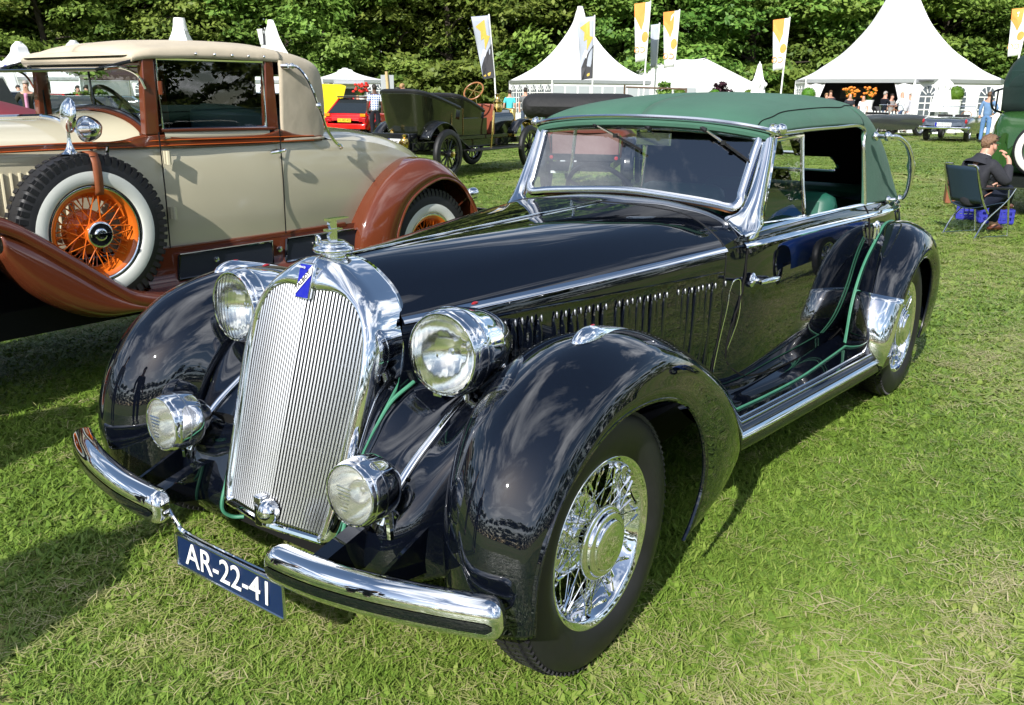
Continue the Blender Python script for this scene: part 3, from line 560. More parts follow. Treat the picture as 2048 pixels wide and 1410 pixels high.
# posts sweeping down to the cowl
for s in (1, -1):
    PP = [[(.555, 1.765, 1.415), (.575, 1.755, 1.415), (.590, 1.765, 1.412), (.588, 1.80, 1.412)], [(.555, 1.70, 1.28), (.582, 1.69, 1.28), (.603, 1.705, 1.28), (.60, 1.75, 1.28)], [(.555, 1.63, 1.16), (.588, 1.62, 1.158), (.615, 1.64, 1.157), (.612, 1.69, 1.157)], [(.545, 1.575, 1.095), (.59, 1.565, 1.085), (.624, 1.595, 1.08), (.624, 1.65, 1.08)], [(.50, 1.545, 1.070), (.592, 1.515, 1.035), (.634, 1.55, 1.03), (.638, 1.62, 1.045)], [(.555, 1.50, 1.045), (.605, 1.485, 1.015), (.633, 1.51, .995), (.642, 1.56, 1.005)]]
    b = B().grid(surf(PP, 5, 4)); b = b if s > 0 else b.mir(); part('windscreen_post', b, M['chrome'], solid=.004)
    fi = B().lathe(curve([(.001, -.02), (.02, -.016), (.024, 0), (.02, .016), (.026, .03), (.018, .05), (.001, .056)], 3), 16, o=(.585*s, 1.775, 1.418), ax=(1*s, .1, 0)).tube([(.58*s, 1.775, 1.395), (.58*s, 1.77, 1.44)], .018, 10); part('roof_clamp', fi, M['chrome'])
for a, e in (((-.269, 1.712, 1.432), (.031, 1.660, 1.319)), ((.013, 1.714, 1.434), (.085, 1.692, 1.388)), ((.279, 1.712, 1.430), (.535, 1.648, 1.299))):
    a, e = np.array(a), np.array(e); d_ = (e-a)/np.linalg.norm(e-a); m_ = a+(e-a)*.52
    w_ = part('wiper', B().tube([a-d_*.012, a+d_*.05], .013, 8), M['blacktrim']); L_ = np.linalg.norm(e-a)
    if L_ > .15: obj('wiper_arm', B().tube([a+d_*.04, m_], .0055, 6), M['chromesat'], w_); obj('wiper_blade', B().tube([a+d_*L_*.30+np.array([0, .014, -.004]), e+np.array([0, .014, -.004])], .006, 6).box(m_, (.018, .012, .018)), M['blacktrim'], w_)
# ---- fabric top
TA = [
 [(0,1.70,1.462),(.28,1.705,1.456),(.46,1.715,1.440),(.55,1.725,1.424),(.592,1.745,1.405)],
 [(0,1.80,1.508),(.29,1.80,1.498),(.475,1.81,1.474),(.563,1.82,1.445),(.600,1.83,1.412)],
 [(0,2.0,1.540),(.30,2.0,1.529),(.49,2.0,1.498),(.575,2.0,1.458),(.607,2.0,1.418)],
 [(0,2.4,1.566),(.30,2.4,1.554),(.495,2.4,1.516),(.585,2.4,1.466),(.613,2.4,1.422)],
 [(0,2.75,1.570),(.30,2.75,1.558),(.495,2.75,1.518),(.587,2.75,1.464),(.614,2.75,1.420)],
 [(0,2.95,1.568),(.30,2.95,1.556),(.493,2.95,1.514),(.587,2.95,1.456),(.614,2.95,1.412)]]
TB = [
 [(0,2.95,1.568),(.30,2.95,1.556),(.493,2.95,1.514),(.587,2.95,1.456),(.622,2.94,1.33),(.642,2.945,1.16),(.655,2.95,1.005)],
 [(0,3.1,1.562),(.29,3.1,1.55),(.485,3.11,1.508),(.58,3.12,1.44),(.618,3.14,1.32),(.64,3.16,1.15),(.655,3.18,1.0)],
 [(0,3.2,1.552),(.27,3.205,1.538),(.46,3.22,1.492),(.565,3.26,1.41),(.61,3.33,1.29),(.635,3.40,1.13),(.652,3.46,.99)],
 [(0,3.27,1.54),(.24,3.275,1.525),(.42,3.30,1.475),(.53,3.36,1.38),(.585,3.46,1.26),(.615,3.60,1.10),(.635,3.70,.982)],
 [(0,3.31,1.53),(.17,3.315,1.515),(.31,3.34,1.465),(.41,3.42,1.36),(.46,3.54,1.235),(.49,3.70,1.085),(.51,3.82,.975)],
 [(0,3.33,1.525),(.09,3.335,1.51),(.17,3.36,1.46),(.225,3.45,1.35),(.25,3.58,1.225),(.27,3.74,1.08),(.285,3.87,.97)],
 [(0,3.34,1.522),(.02,3.345,1.508),(.03,3.37,1.458),(.03,3.46,1.347),(.035,3.59,1.222),(.04,3.75,1.08),(.04,3.88,.968)],
 [(0,3.34,1.522),(-.02,3.345,1.508),(-.03,3.37,1.458),(-.03,3.46,1.347),(-.035,3.59,1.222),(-.04,3.75,1.08),(-.04,3.88,.968)]]
ta = B().grid(surf(TA, 6, 5), flip=True); ta.cat(B().grid(surf(TA, 6, 5), flip=True).mir())
inwin = lambda c: not (1.118 < c[2] < 1.212 and c[1] > 3.5 and abs(c[0]) < .27)
GT = surf(TB, 7, 6); GTf = surf(TB, 14, 14)[:85]; ta.cat(B().grid(GTf, flip=True, keep=inwin)).cat(B().grid(GTf, flip=True, keep=inwin).mir())
tpo = obj('fabric_top', ta, [M['green'], M['dark']], CAR, solid=.012); tpo.modifiers[0].material_offset = 1
obj('rear_window_rim', B().tube(curve([(.25, 3.60, 1.215), (.285, 3.64, 1.165), (.265, 3.70, 1.115), (.12, 3.715, 1.11), (0, 3.72, 1.11), (-.12, 3.715, 1.11), (-.265, 3.70, 1.115), (-.285, 3.64, 1.165), (-.25, 3.60, 1.215), (-.12, 3.605, 1.22), (0, 3.607, 1.22), (.12, 3.605, 1.22), (.25, 3.60, 1.215)], 4), .012, 6), M['chromesat'], tpo)
GA = surf(TA, 6, 5); seam = [GA[i, int(round(np.interp(i, [0, 6, 30], [14, 13, 11])))] for i in range(0, 31)]+[GT[i, int(round(np.interp(i, [0, 20], [13, 10])))] for i in range(2, 20)]
seam = curve(np.array(seam)[::4], 4)+np.array([0, 0, .003]); both('top_seam', B().tube(seam, .0022, 5), M['dark'], tpo)
hdr = curve([(-.60, 1.76, 1.405), (-.57, 1.735, 1.418), (-.46, 1.712, 1.436), (-.28, 1.70, 1.452), (0, 1.694, 1.459), (.28, 1.70, 1.452), (.46, 1.712, 1.436), (.57, 1.735, 1.418), (.60, 1.76, 1.405)], 5)
obj('header_trim', B().tube(hdr+np.array([0, -.004, 0]), .010, 8), M['chromesat'], tpo); obj('header_roll', B().tube(hdr*np.array([.97, 1, 1])+np.array([0, .012, -.026]), .019, 8), M['green'], tpo)
both('side_rail', B().tube(curve([(.596, 1.80, 1.402), (.606, 2.1, 1.408), (.611, 2.5, 1.41), (.612, 2.92, 1.402), (.622, 2.945, 1.30), (.644, 2.955, 1.12), (.658, 2.96, 1.01)], 5), .010, 6), M['chromesat'], tpo)
# landau bars
lbp = curve([(.66, 3.0, 1.355), (.735, 2.99, 1.358), (.765, 3.04, 1.352), (.785, 3.13, 1.315), (.79, 3.22, 1.255), (.785, 3.28, 1.20), (.78, 3.32, 1.13), (.76, 3.37, 1.05), (.73, 3.39, 1.01), (.66, 3.38, .998)], 5)
lb_ = B().tube(lbp, np.interp(np.linspace(0, 1, len(lbp)), [0, .12, .3, .5, .56, .62, .8, 1], [.012, .012, .011, .016, .024, .016, .011, .012]), 10)
for q in (lbp[0], lbp[4], lbp[-1], lbp[-5]): lb_.ell(q, (.02, .024, .024), 12, 8)
both('landau_bar', lb_, M['chrome'], tpo)
# ---- side window frames, glass
for s in (1, -1):
    vf = [(.612, 1.66, 1.04), (.600, 1.735, 1.22), (.588, 1.80, 1.375), (.594, 2.10, 1.385), (.61, 2.10, 1.22), (.64, 2.09, 1.035)]
    vf = [(x*s, y, z) for x, y, z in vf]; vo = part('quarter_light', B().tube(vf, .010, 8, closed=True).tube([(.585*s, 1.80, 1.395), (.60*s, 2.10, 1.405)], .008, 6), M['chrome'])
    obj('quarter_light_glass', B().add(vf, [(0, 1, 2, 3, 4, 5)]), M['glass'], vo, smooth=False)
# ---- interior
part('floor_pan', B().box((0, 2.6, .42), (1.2, 2.4, .05)).box((0, 1.45, .7), (1.1, .05, .6)).box((0, 3.75, .75), (1.0, .05, .5)), M['dark'], smooth=False)
part('dashboard', B().box((0, 1.74, .92), (1.10, .06, .18)), M['wood'], bevel=.02)
for s in (.31, -.31):
    sb_ = B().box((s, 2.45, .62), (.5, .5, .18)).box((s, 2.76, .86), (.5, .16, .42), M=np.array([[1, 0, 0], [0, 1, .25], [0, -.25, 1]])); part('front_seat', sb_, M['greenleather'], bevel=.06)
part('rear_seat', B().box((0, 3.35, .62), (1.1, .5, .2)).box((0, 3.62, .85), (1.1, .16, .4)), M['greenleather'], bevel=.06)
swc = np.array([-.31, 1.92, 1.05]); sw = B(); ang = R(62)
sw.tube([swc+.2*np.array([math.cos(t), -math.sin(t)*math.cos(ang), math.sin(t)*math.sin(ang)]) for t in np.linspace(0, 2*math.pi, 40, endpoint=False)], .012, 8, closed=True)
for t in (0.5, 2.6, 4.7): sw.tube([swc, swc+.2*np.array([math.cos(t), -math.sin(t)*math.cos(ang), math.sin(t)*math.sin(ang)])], .008, 6)
sw.tube([swc, swc+np.array([0, -.3, -.16])], .02, 8); part('steering_wheel', sw, M['blacktrim'])
part('rear_view_mirror', B().box((.02, 1.80, 1.36), (.17, .02, .06)).tube([(.02, 1.80, 1.36), (.02, 1.78, 1.41)], .005, 5), M['chromesat'], bevel=.01)
# ---- wheels
WM = (M['rubber'], M['chrome'], M['chrome'], M['chrome'], M['chrome'])
for s in (1, -1):
    wire_wheel('wheel', CAR, (.822*s, 0, .372), .372, .165, .238, WM, 60, s); wire_wheel('wheel', CAR, (.835*s, 3.045, .372), .372, .165, .238, WM, 60, s)
# ================================================================ the cream and brown convertible coupe
M['cream'] = mat('cream paint', (.52, .475, .34), rough=.12, coat=.5, var=(1.5, .04), bump=(3, .03, .004))
M['tan'] = canvas('tan canvas', (.50, .43, .32))
M['brown'] = mat('brown paint', (.125, .031, .013), rough=.10, coat=.6, bump=(3, .04, .003))
M['orange'] = mat('orange paint', (.62, .13, .012), rough=.18, coat=.4)
M['whitewall'] = mat('whitewall rubber', (.62, .63, .58), rough=.45, var=(5, .06))
M['blackgloss'] = mat('black enamel', (.01, .011, .013), rough=.12, coat=.5)
M['leatherette'] = mat('blue black leathercloth', (.012, .016, .026), rough=.5, bump=(90, .15, .002))
M['tealseat'] = mat('teal leather', (.010, .055, .075), rough=.4)
M['strapl'] = mat('brown leather strap', (.22, .06, .018), rough=.5, var=(20, .2))
M['smoke'] = glassmat('visor glass', (.30, .34, .42), .10)
M['red'] = mat('orange pinstripe', (.5, .10, .02), rough=.25)
CRM_ = thing('vintage_coupe', 'cream and brown vintage convertible coupe with tan top and orange wire wheels', 'car', (-3.15, 1.535, 0)); PINV[CRM_.name] = Matrix.Translation((0, -1.5, 0))
def cp_(name, b, m, parent=CRM_, **k): return obj(name, b, m, parent, **k)
def cboth(name, b, m, parent=CRM_, **k): return obj(name, b, m, parent, **k), obj(name, b.mir(), m, parent, **k)
# body
CB = []
for y, x, zt, zb in [(.58, .50, 1.275, .70), (.88, .57, 1.27, .70), (1.3, .598, 1.265, .695), (1.72, .60, 1.26, .69), (2.05, .592, 1.255, .69), (2.52, .565, 1.225, .68), (2.89, .51, 1.15, .66), (3.21, .43, 1.04, .62), (3.48, .30, .88, .56), (3.6, .10, .75, .52), (3.62, 0, .72, .5)]:
    k = x/.6; CB.append([(x-.012*k, y, zt), (x+.004*k, y, zt-.09*k), (x+.016*k, y, (zt+zb)/2+.06), (x+.012*k, y, (zt+zb)/2-.12*k), (x-.012*k, y, zb)])
GBc = surf(CB, 5, 4); cboth('body_side', B().grid(GBc, flip=True), M['cream'])
DK = [[(0,2.12,1.325), (0.25,2.12,1.32), (0.46,2.13,1.295), (0.58,2.151,1.255)], [(0,2.519,1.315), (0.24,2.519,1.31), (0.44,2.519,1.28), (0.553,2.519,1.225)], [(0,2.918,1.255), (0.22,2.918,1.25), (0.4,2.908,1.215), (0.499,2.886,1.15)], [(0,3.254,1.14), (0.18,3.254,1.135), (0.33,3.233,1.105), (0.421,3.201,1.04)], [(0,3.527,0.97), (0.12,3.527,0.965), (0.23,3.506,0.945), (0.294,3.464,0.88)], [(0,3.632,0.78), (0.03,3.632,0.78), (0.07,3.622,0.77), (0.098,3.59,0.75)]]
GD = surf(DK, 5, 4); d_ = B().grid(GD, flip=True); d_.cat(B().grid(GD, flip=True).mir()); cp_('rear_deck', d_, M['cream'])
# bonnet
HS = lambda y, t: [(0, y, 1.405-.02*t), (.16-.05*t, y, 1.395-.02*t), (.30-.08*t, y, 1.36-.02*t), (.44-.12*t, y, 1.30-.02*t), (.485-.13*t, y, 1.25-.02*t), (.492-.13*t, y, 1.10), (.492-.13*t, y, .75)]
GHc = surf([HS(y, t) for y, t in ((.58, 0), (.1, .3), (-.4, .62), (-.95, 1))], 5, 4); h_ = B().grid(GHc); h_.cat(B().grid(GHc).mir()); cp_('bonnet', h_, M['cream'])
COWL = [[(0, .58, 1.405), (.16, .58, 1.395), (.30, .58, 1.36), (.44, .58, 1.30), (.487, .58, 1.262)], [(0, .74, 1.425), (.18, .74, 1.415), (.35, .74, 1.38), (.49, .74, 1.32), (.545, .74, 1.265)], [(0, .88, 1.44), (.2, .88, 1.43), (.39, .88, 1.395), (.53, .88, 1.335), (.575, .88, 1.265)]]
GK = surf(COWL, 4, 4); k_ = B().grid(GK, flip=True); k_.cat(B().grid(GK, flip=True).mir()); cp_('cowl', k_, M['cream'])
arch = np.vstack([GHc[0][:18][::-1]*np.array([-1, 1, 1]), GHc[0][1:18]]); cp_('bonnet_moulding', B().tube(arch+np.array([0, .0, .004]), .013, 8), M['chrome'])
cp_('bonnet_hinge', B().tube(GHc[:, 0]+np.array([0, 0, .006]), .011, 8), M['chrome'])
ca = np.vstack([GK[-1][::-1]*np.array([-1, 1, 1]), GK[-1][1:]]); cp_('cowl_moulding', B().grid(np.stack([ca+np.array([0, -.045, .004]), ca+np.array([0, -.02, .014]), ca+np.array([0, .02, .014])], 1), flip=False), M['brown']); cp_('windscreen_seal', B().tube(ca+np.array([0, -.005, .022]), .012, 8), M['blackgloss'])
lv = B().tube([(0, 0, .18), (0, 0, -.17)], .011, 8, flat=.8); lvm = mesh_of(lv, 'louvre', M['cream'])
for k in range(26):
    y = .42-.042*k; o = obj('louvre', lvm, None, CRM_); o.matrix_basis = Matrix.Translation((float(np.interp(y, [-.95, .58], [.365, .494])), y, .97))
# belt moulding with pinstripes
def ribbon(name, pts, m, dx=.012, parent=CRM_):
    "pts: list of (x, y, z_low, z_high)"
    A = np.array(pts, float); A = CRM(len(A), 4) @ A; G_ = np.array([[(x, y, z0), (x+dx, y, z0+(z1-z0)*.15), (x+dx*1.1, y, (z0+z1)/2), (x+dx, y, z1-(z1-z0)*.15), (x-.002, y, z1)] for x, y, z0, z1 in A]); return cboth(name, B().grid(G_, flip=True), m, parent)
ribbon('belt_moulding', [(.36, -.95, 1.225, 1.255), (.42, -.3, 1.24, 1.272), (.49, .3, 1.25, 1.285), (.52, .58, 1.25, 1.285), (.55, .72, 1.25, 1.295), (.575, .80, 1.25, 1.315), (.585, .9, 1.25, 1.325), (.598, 1.1, 1.243, 1.303), (.602, 1.4, 1.24, 1.298), (.602, 1.62, 1.24, 1.305), (.60, 1.74, 1.245, 1.33), (.60, 1.86, 1.245, 1.30), (.594, 2.0, 1.245, 1.285), (.585, 2.08, 1.245, 1.285)], M['brown'])
for dz in (.008, .036): cboth('pinstripe', B().tube(curve([(.384, -.95, 1.225+dz), (.504, .3, 1.25+dz), (.566, .72, 1.25+dz), (.600, .9, 1.252+dz), (.614, 1.1, 1.252+dz), (.617, 1.4, 1.25+dz), (.616, 1.74, 1.248+dz), (.61, 2.0, 1.247+dz)], 4), .003, 5), M['red'])
cboth('door_cap', B().grid(np.array([[(.596, y, 1.285), (.604, y, 1.30), (.600, y, 1.325), (.59, y, 1.335)] for y in np.linspace(.95, 1.66, 8)]), flip=True), M['cream'])
ribbon('window_sill_moulding', [(.592, .93, 1.33, 1.352), (.598, 1.3, 1.33, 1.35), (.598, 1.70, 1.325, 1.345)], M['brown'])
for y0, z0, z1 in ((.905, .70, 1.335), (1.725, .69, 1.335)): cboth('door_gap', B().tube([(.617, y0, z0), (.622, y0+.0, (z0+z1)/2), (.614, y0, z1)], .004, 5), M['dark'])
# pillars
for s in (1, -1):
    cp_('windscreen_pillar', B().prism([(.84, 1.32), (.925, 1.32), (.93, 1.735), (.86, 1.735)], (.05*s, 0, 0), (.545*s, 0, 0), (0, 1, 0), (0, 0, 1)), M['brown'], bevel=.006)
    cp_('door_pillar', B().prism([(1.645, 1.33), (1.735, 1.33), (1.72, 1.735), (1.66, 1.735)], (.05*s, 0, 0), (.548*s, 0, 0), (0, 1, 0), (0, 0, 1)), M['brown'], bevel=.006)
    wf = [(.595*s, .945, 1.345), (.585*s, .945, 1.715), (.583*s, 1.65, 1.72), (.592*s, 1.645, 1.345)]
    w_ = cp_('side_window', B().tube(wf, .010, 6, closed=True), M['chrome']); obj('window_glass', B().add(wf, [(0, 1, 2, 3)]), M['glass'], w_, smooth=False)
    cp_('door_hinge', B().tube([(.635*s, .935, 1.235), (.635*s, .935, 1.16)], .014, 8).box((.62*s, .93, 1.20), (.03, .03, .07)), M['cream']); cp_('door_hinge', B().tube([(.642*s, .935, .93), (.642*s, .935, .86)], .014, 8).box((.626*s, .93, .895), (.03, .03, .065)), M['cream'])
    cp_('pillar_hinge', B().tube([(.602*s, .948, 1.60), (.602*s, .948, 1.53)], .014, 8), M['brown'])
    cp_('door_handle', B().tube(curve([(.672*s, 1.60, 1.195), (.676*s, 1.65, 1.20), (.674*s, 1.70, 1.206), (.665*s, 1.715, 1.21)], 4), [.010, .011, .012, .012, .012, .012, .011, .010, .010, .010, .011, .012, .010], 8).tube([(.62*s, 1.665, 1.203), (.675*s, 1.665, 1.203)], .010, 8), M['chrome'])
# windscreen
wsb = [(-.55, 1.345), (-.4, 1.40), (-.2, 1.44), (0, 1.45), (.2, 1.44), (.4, 1.40), (.55, 1.345)]; wst = [(.55, 1.665), (-.55, 1.665)]
ring = np.array([(x, .885, z) for x, z in list(curve(wsb, 3))+wst]); wo_ = cp_('windscreen_frame', B().tube(ring, .011, 6, closed=True).tube([(.02, .885, 1.45), (.0, .885, 1.665)], .007, 6), M['blackgloss']); obj('windscreen_glass', B().add(ring, [tuple(range(len(ring)))]), M['glass'], wo_, smooth=False)
cp_('header_rail', B().box((0, .88, 1.705), (1.18, .07, .05)), M['brown'], bevel=.01)
vz = B().add([(-.62, .92, 1.735), (.60, .90, 1.728), (.56, .62, 1.655), (-.58, .62, 1.655), (-.62, .92, 1.729), (.60, .90, 1.722), (.56, .62, 1.649), (-.58, .62, 1.649)], [(0, 1, 2, 3), (7, 6, 5, 4), (0, 4, 5, 1), (1, 5, 6, 2), (2, 6, 7, 3), (3, 7, 4, 0)]); vo_ = cp_('sun_visor', vz, M['smoke'], smooth=False)
obj('visor_frame', B().tube([(-.62, .92, 1.732), (.60, .90, 1.725), (.56, .62, 1.652), (-.58, .62, 1.652)], .009, 6, closed=True), M['blackgloss'], vo_)
for s in (1, -1): obj('visor_arm', B().tube(curve([(.565*s, .66, 1.66), (.585*s, .74, 1.665), (.60*s, .82, 1.63), (.60*s, .86, 1.56)], 4), .007, 6), M['chrome'], vo_)
# roof
RT = []
for y, ze, zc in [(.80, 1.705, 1.755), (.83, 1.715, 1.785), (.90, 1.725, 1.805), (1.0, 1.728, 1.82), (1.15, 1.735, 1.835), (1.4, 1.738, 1.845), (1.68, 1.735, 1.845), (1.78, 1.735, 1.835)]:
    k = 0 if y > .86 else (.86-y)*.2
    RT.append([(0, y, zc), (.28, y, zc-.008), (.47, y, zc-.03), (.575-k, y, (ze+zc)/2), (.605-k, y, ze+.012), (.60-k, y, ze-.012)])
GRt = surf(RT, 4, 4); rt = B().grid(GRt, flip=True); rt.cat(B().grid(GRt, flip=True).mir()); rt.cat(B().grid(np.stack([GRt[0]*np.array([-1, 1, 1]), GRt[0]], 0), flip=True))
RQ = [
 [(0,1.76,1.84),(0.28,1.76,1.83),(0.47,1.76,1.808),(0.575,1.76,1.775),(0.612,1.755,1.7),(0.612,1.75,1.5),(0.606,1.75,1.36),(0.6,1.76,1.262)],
 [(0,1.91,1.815),(0.27,1.91,1.808),(0.45,1.91,1.79),(0.56,1.91,1.765),(0.607,1.91,1.69),(0.612,1.898,1.5),(0.608,1.873,1.36),(0.602,1.873,1.262)],
 [(0,2.06,1.79),(0.25,2.06,1.783),(0.42,2.06,1.765),(0.53,2.06,1.738),(0.585,2.047,1.67),(0.6,2.035,1.5),(0.6,2.01,1.36),(0.598,1.998,1.262)],
 [(0,2.16,1.765),(0.2,2.16,1.758),(0.36,2.16,1.742),(0.46,2.16,1.715),(0.52,2.16,1.65),(0.555,2.147,1.5),(0.565,2.135,1.36),(0.57,2.11,1.262)],
 [(0,2.222,1.735),(0.12,2.222,1.73),(0.24,2.222,1.71),(0.32,2.222,1.69),(0.37,2.222,1.63),(0.41,2.21,1.5),(0.43,2.197,1.36),(0.44,2.185,1.262)],
 [(0,2.248,1.72),(0.05,2.248,1.715),(0.1,2.248,1.7),(0.14,2.248,1.68),(0.17,2.248,1.62),(0.19,2.235,1.5),(0.2,2.222,1.36),(0.2,2.21,1.262)],
 [(0,2.248,1.72),(0,2.248,1.715),(0,2.248,1.7),(0,2.248,1.68),(0,2.254,1.62),(0,2.241,1.5),(0,2.229,1.36),(0,2.216,1.262)]]
kq = lambda c: not (1.53 < c[2] < 1.66 and c[1] > 2.08 and abs(c[0]) < .26)
GQ = surf(RQ, 6, 4); rt.cat(B().grid(GQ, flip=True, keep=kq)).cat(B().grid(GQ, flip=True, keep=kq).mir())
ro = cp_('fabric_top', rt, [M['tan'], M['dark']], solid=.012); ro.modifiers[0].material_offset = 1
obj('rear_window_rim', B().tube([(x, 2.24, z) for x, z in [(-.25, 1.535), (.25, 1.535), (.265, 1.55), (.265, 1.645), (.25, 1.66), (-.25, 1.66), (-.265, 1.645), (-.265, 1.55)]], .01, 6, closed=True), M['chromesat'], ro)
for y in (1.177, 1.30, 1.418, 1.532, 1.643): obj('snap_stud', B().ell((.616, y, 1.748), (.007, .009, .009), 10, 6), M['chromesat'], ro); 
obj('edge_piping', B().tube(curve([GQ[i, -1] for i in range(0, 37, 4)], 3)+np.array([.006, 0, .004]), .009, 6), M['tan'], ro)
lp = curve([(.64, 1.80, 1.70), (.66, 1.85, 1.695), (.675, 1.90, 1.64), (.68, 1.945, 1.56), (.68, 1.98, 1.48), (.68, 2.01, 1.42), (.675, 2.05, 1.33), (.67, 2.12, 1.245), (.66, 2.18, 1.21), (.62, 2.21, 1.205)], 5)
l_ = B().tube(lp, .0105, 8).tube([(.60, 1.775, 1.70), (.64, 1.80, 1.70)], .016, 8)
for q, r in ((lp[2], .019), (lp[21], .022), (lp[-2], .02)): l_.ell(q, (r, r, r), 12, 8)
cboth('landau_bar', l_, M['chrome'], ro)
# interior
cp_('interior_floor', B().box((0, 1.45, .80), (1.08, 1.3, .04)).box((0, .86, 1.05), (1.08, .04, .55)).box((0, 2.06, 1.05), (1.05, .04, .45)), M['dark'], smooth=False)
cp_('seat', B().box((0, 1.65, 1.0), (1.04, .5, .2)).box((0, 1.92, 1.22), (1.04, .14, .46)), M['tealseat'], bevel=.05)
sc_ = np.array([-.25, 1.18, 1.40]); sw = B().tube([sc_+.2*np.array([math.cos(t), -math.sin(t)*.5, math.sin(t)*.86]) for t in np.linspace(0, 6.283, 32, endpoint=False)], .013, 8, closed=True).tube([sc_, sc_+np.array([0, -.25, -.35])], .018, 8)
for t in (.6, 2.5, 4.7): sw.tube([sc_, sc_+.2*np.array([math.cos(t), -math.sin(t)*.5, math.sin(t)*.86])], .008, 5)
cp_('steering_wheel', sw, M['blacktrim'])
# fenders
FC = []
for y, z in [(-1.22, .42), (-1.15, .66), (-.98, .88), (-.72, 1.0), (-.42, 1.035), (-.2, 1.01), (-.02, .945), (.108, .861), (.24, .759), (.379, .65), (.528, .535), (.60, .497), (.70, .466), (.82, .445), (1.0, .437)]:
    FC.append([(.74, y, z-.055), (.775, y, z-.05), (.79, y, z-.03), (.785, y, z), (.765, y, z+.018), (.70, y, z+.028), (.60, y, z+.035), (.46, y, z+.02)])
GFc = surf(FC, 4, 4); cboth('front_fender', B().grid(GFc, flip=True), M['brown'], solid=.006)
cboth('fender_bead', B().tube(GFc[:, 4]+np.array([.004, 0, .008]), .012, 8), M['brown'])
wl = []
for yy, zb in [(-.06, .80), (.013, .682), (.116, .567), (.276, .456), (.442, .403), (.628, .412), (.74, .425), (.80, .43)]:
    zl = float(np.interp(yy, [-.2, -.02, .108, .24, .379, .528, .6, .7, .82], [1.01, .945, .861, .759, .65, .535, .497, .466, .445]))-.045; zb = min(zb, zl-.01)
    wl.append([(.755, yy, zl), (.785, yy, (zl*.6+zb*.4)), (.775, yy, zl*.2+zb*.8), (.69, yy, zb), (.58, yy, zb+.01), (.50, yy, zb+.06)])
cboth('spare_well', B().grid(surf(wl, 4, 4), flip=False), M['brown'], solid=.006)
cboth('running_board', B().box((.63, 1.62, .455), (.30, 1.35, .03)), M['leatherette'], bevel=.008); cboth('running_board_trim', B().tube([(.785, .95, .462), (.785, 2.3, .462)], .010, 8), M['chrome'])
cboth('apron', B().grid(np.array([[(.60, y, .69), (.605, y, .60), (.62, y, .52), (.66, y, .475)] for y in np.linspace(.75, 2.35, 8)]), flip=True), M['brown'])
for y0, y1 in ((.93, 1.60), (1.70, 2.33)):
    pz = [(y0, .515), (y1, .515), (y1, .655), (y0+.02, .655)]
    o_ = cp_('apron_panel', B().prism(pz, (.02, 0, 0), (.612, 0, 0), (0, 1, 0), (0, 0, 1)), M['leatherette'], bevel=.004); obj('panel_trim', B().tube([(.636, y, z) for y, z in pz], .008, 6, closed=True), M['chrome'], o_); obj('panel_lock', B().lathe([(.018, 0), (.016, .01), (.001, .014)], 14, o=(.634, (y0+y1)/2-.08, .60), ax=(1, 0, 0)), M['chrome'], o_)
cp_('apron_cap', B().lathe([(.02, 0), (.018, .012), (.001, .016)], 14, o=(.632, 1.65, .60), ax=(1, 0, 0)), M['chromesat'])
ribbon('sill_moulding', [(.585, .75, .672, .70), (.59, 1.3, .665, .70), (.59, 1.9, .665, .70), (.59, 2.25, .67, .705)], M['brown'])
RC = []
for (yl, zl), (yo, zo), (yt, zt) in [((2.59, .42), (2.33, .42), (2.29, .42)), ((2.59, .55), (2.34, .58), (2.3, .58)), ((2.63, .67), (2.39, .71), (2.35, .72)), ((2.72, .80), (2.5, .86), (2.47, .885)), ((2.88, .895), (2.69, .985), (2.67, 1.025)), ((3.09, .942), (2.95, 1.05), (2.95, 1.10)), ((3.29, .87), (3.19, .985), (3.21, 1.035)), ((3.425, .71), (3.39, .80), (3.42, .84)), ((3.5, .54), (3.49, .60), (3.52, .62)), ((3.53, .40), (3.53, .42), (3.56, .42))]:
    RC.append([(.755, yl, zl), (.775, yl*.8+yo*.2, zl*.8+zo*.2+.008), (.772, yl*.4+yo*.6, zl*.4+zo*.6), (.70, yo*.4+yt*.6, zo*.4+zt*.6+.004), (.60, yt, zt), (.45, yt+.01, zt)])
GRc = surf(RC, 5, 5); cboth('rear_fender', B().grid(GRc), M['brown'], solid=.006); cboth('fender_bead', B().tube(GRc[:, 2]+np.array([.004, 0, 0]), .011, 8), M['brown'])
cp_('chassis', B().box((0, 1.0, .40), (1.0, 4.2, .14)).box((0, -.5, .8), (.7, .9, .55)).box((0, 2.98, .66), (.95, 1.0, .5)).box((0, 2.98, .46), (1.3, .08, .08)).box((0, -.62, .42), (1.3, .08, .08)), M['dark'], smooth=False)
cp_('front_bumper', B().tube([(-.75, -1.3, .5), (.75, -1.3, .5)], .03, 8), M['chrome'])
for s in (1, -1):
    cp_('tail_lamp', B().lathe(curve([(.001, -.05), (.035, -.03), (.045, .02), (.04, .05), (.001, .055)], 3), 16, o=(.66*s, 3.52, .80), ax=(0, 1, 0)).tube([(.66*s, 3.35, .72), (.66*s, 3.52, .80)], .012, 6), M['chrome'])
cp_('rear_bumper', B().box((0, 3.72, .56), (1.5, .03, .05)).box((0, 3.72, .64), (1.5, .03, .05)).box((.5, 3.6, .6), (.04, .25, .05)).box((-.5, 3.6, .6), (.04, .25, .05)), M['blackgloss'], bevel=.006)
cp_('luggage_rail', B().box((.45, 3.62, .72), (.04, .22, .03)), M['brown'])
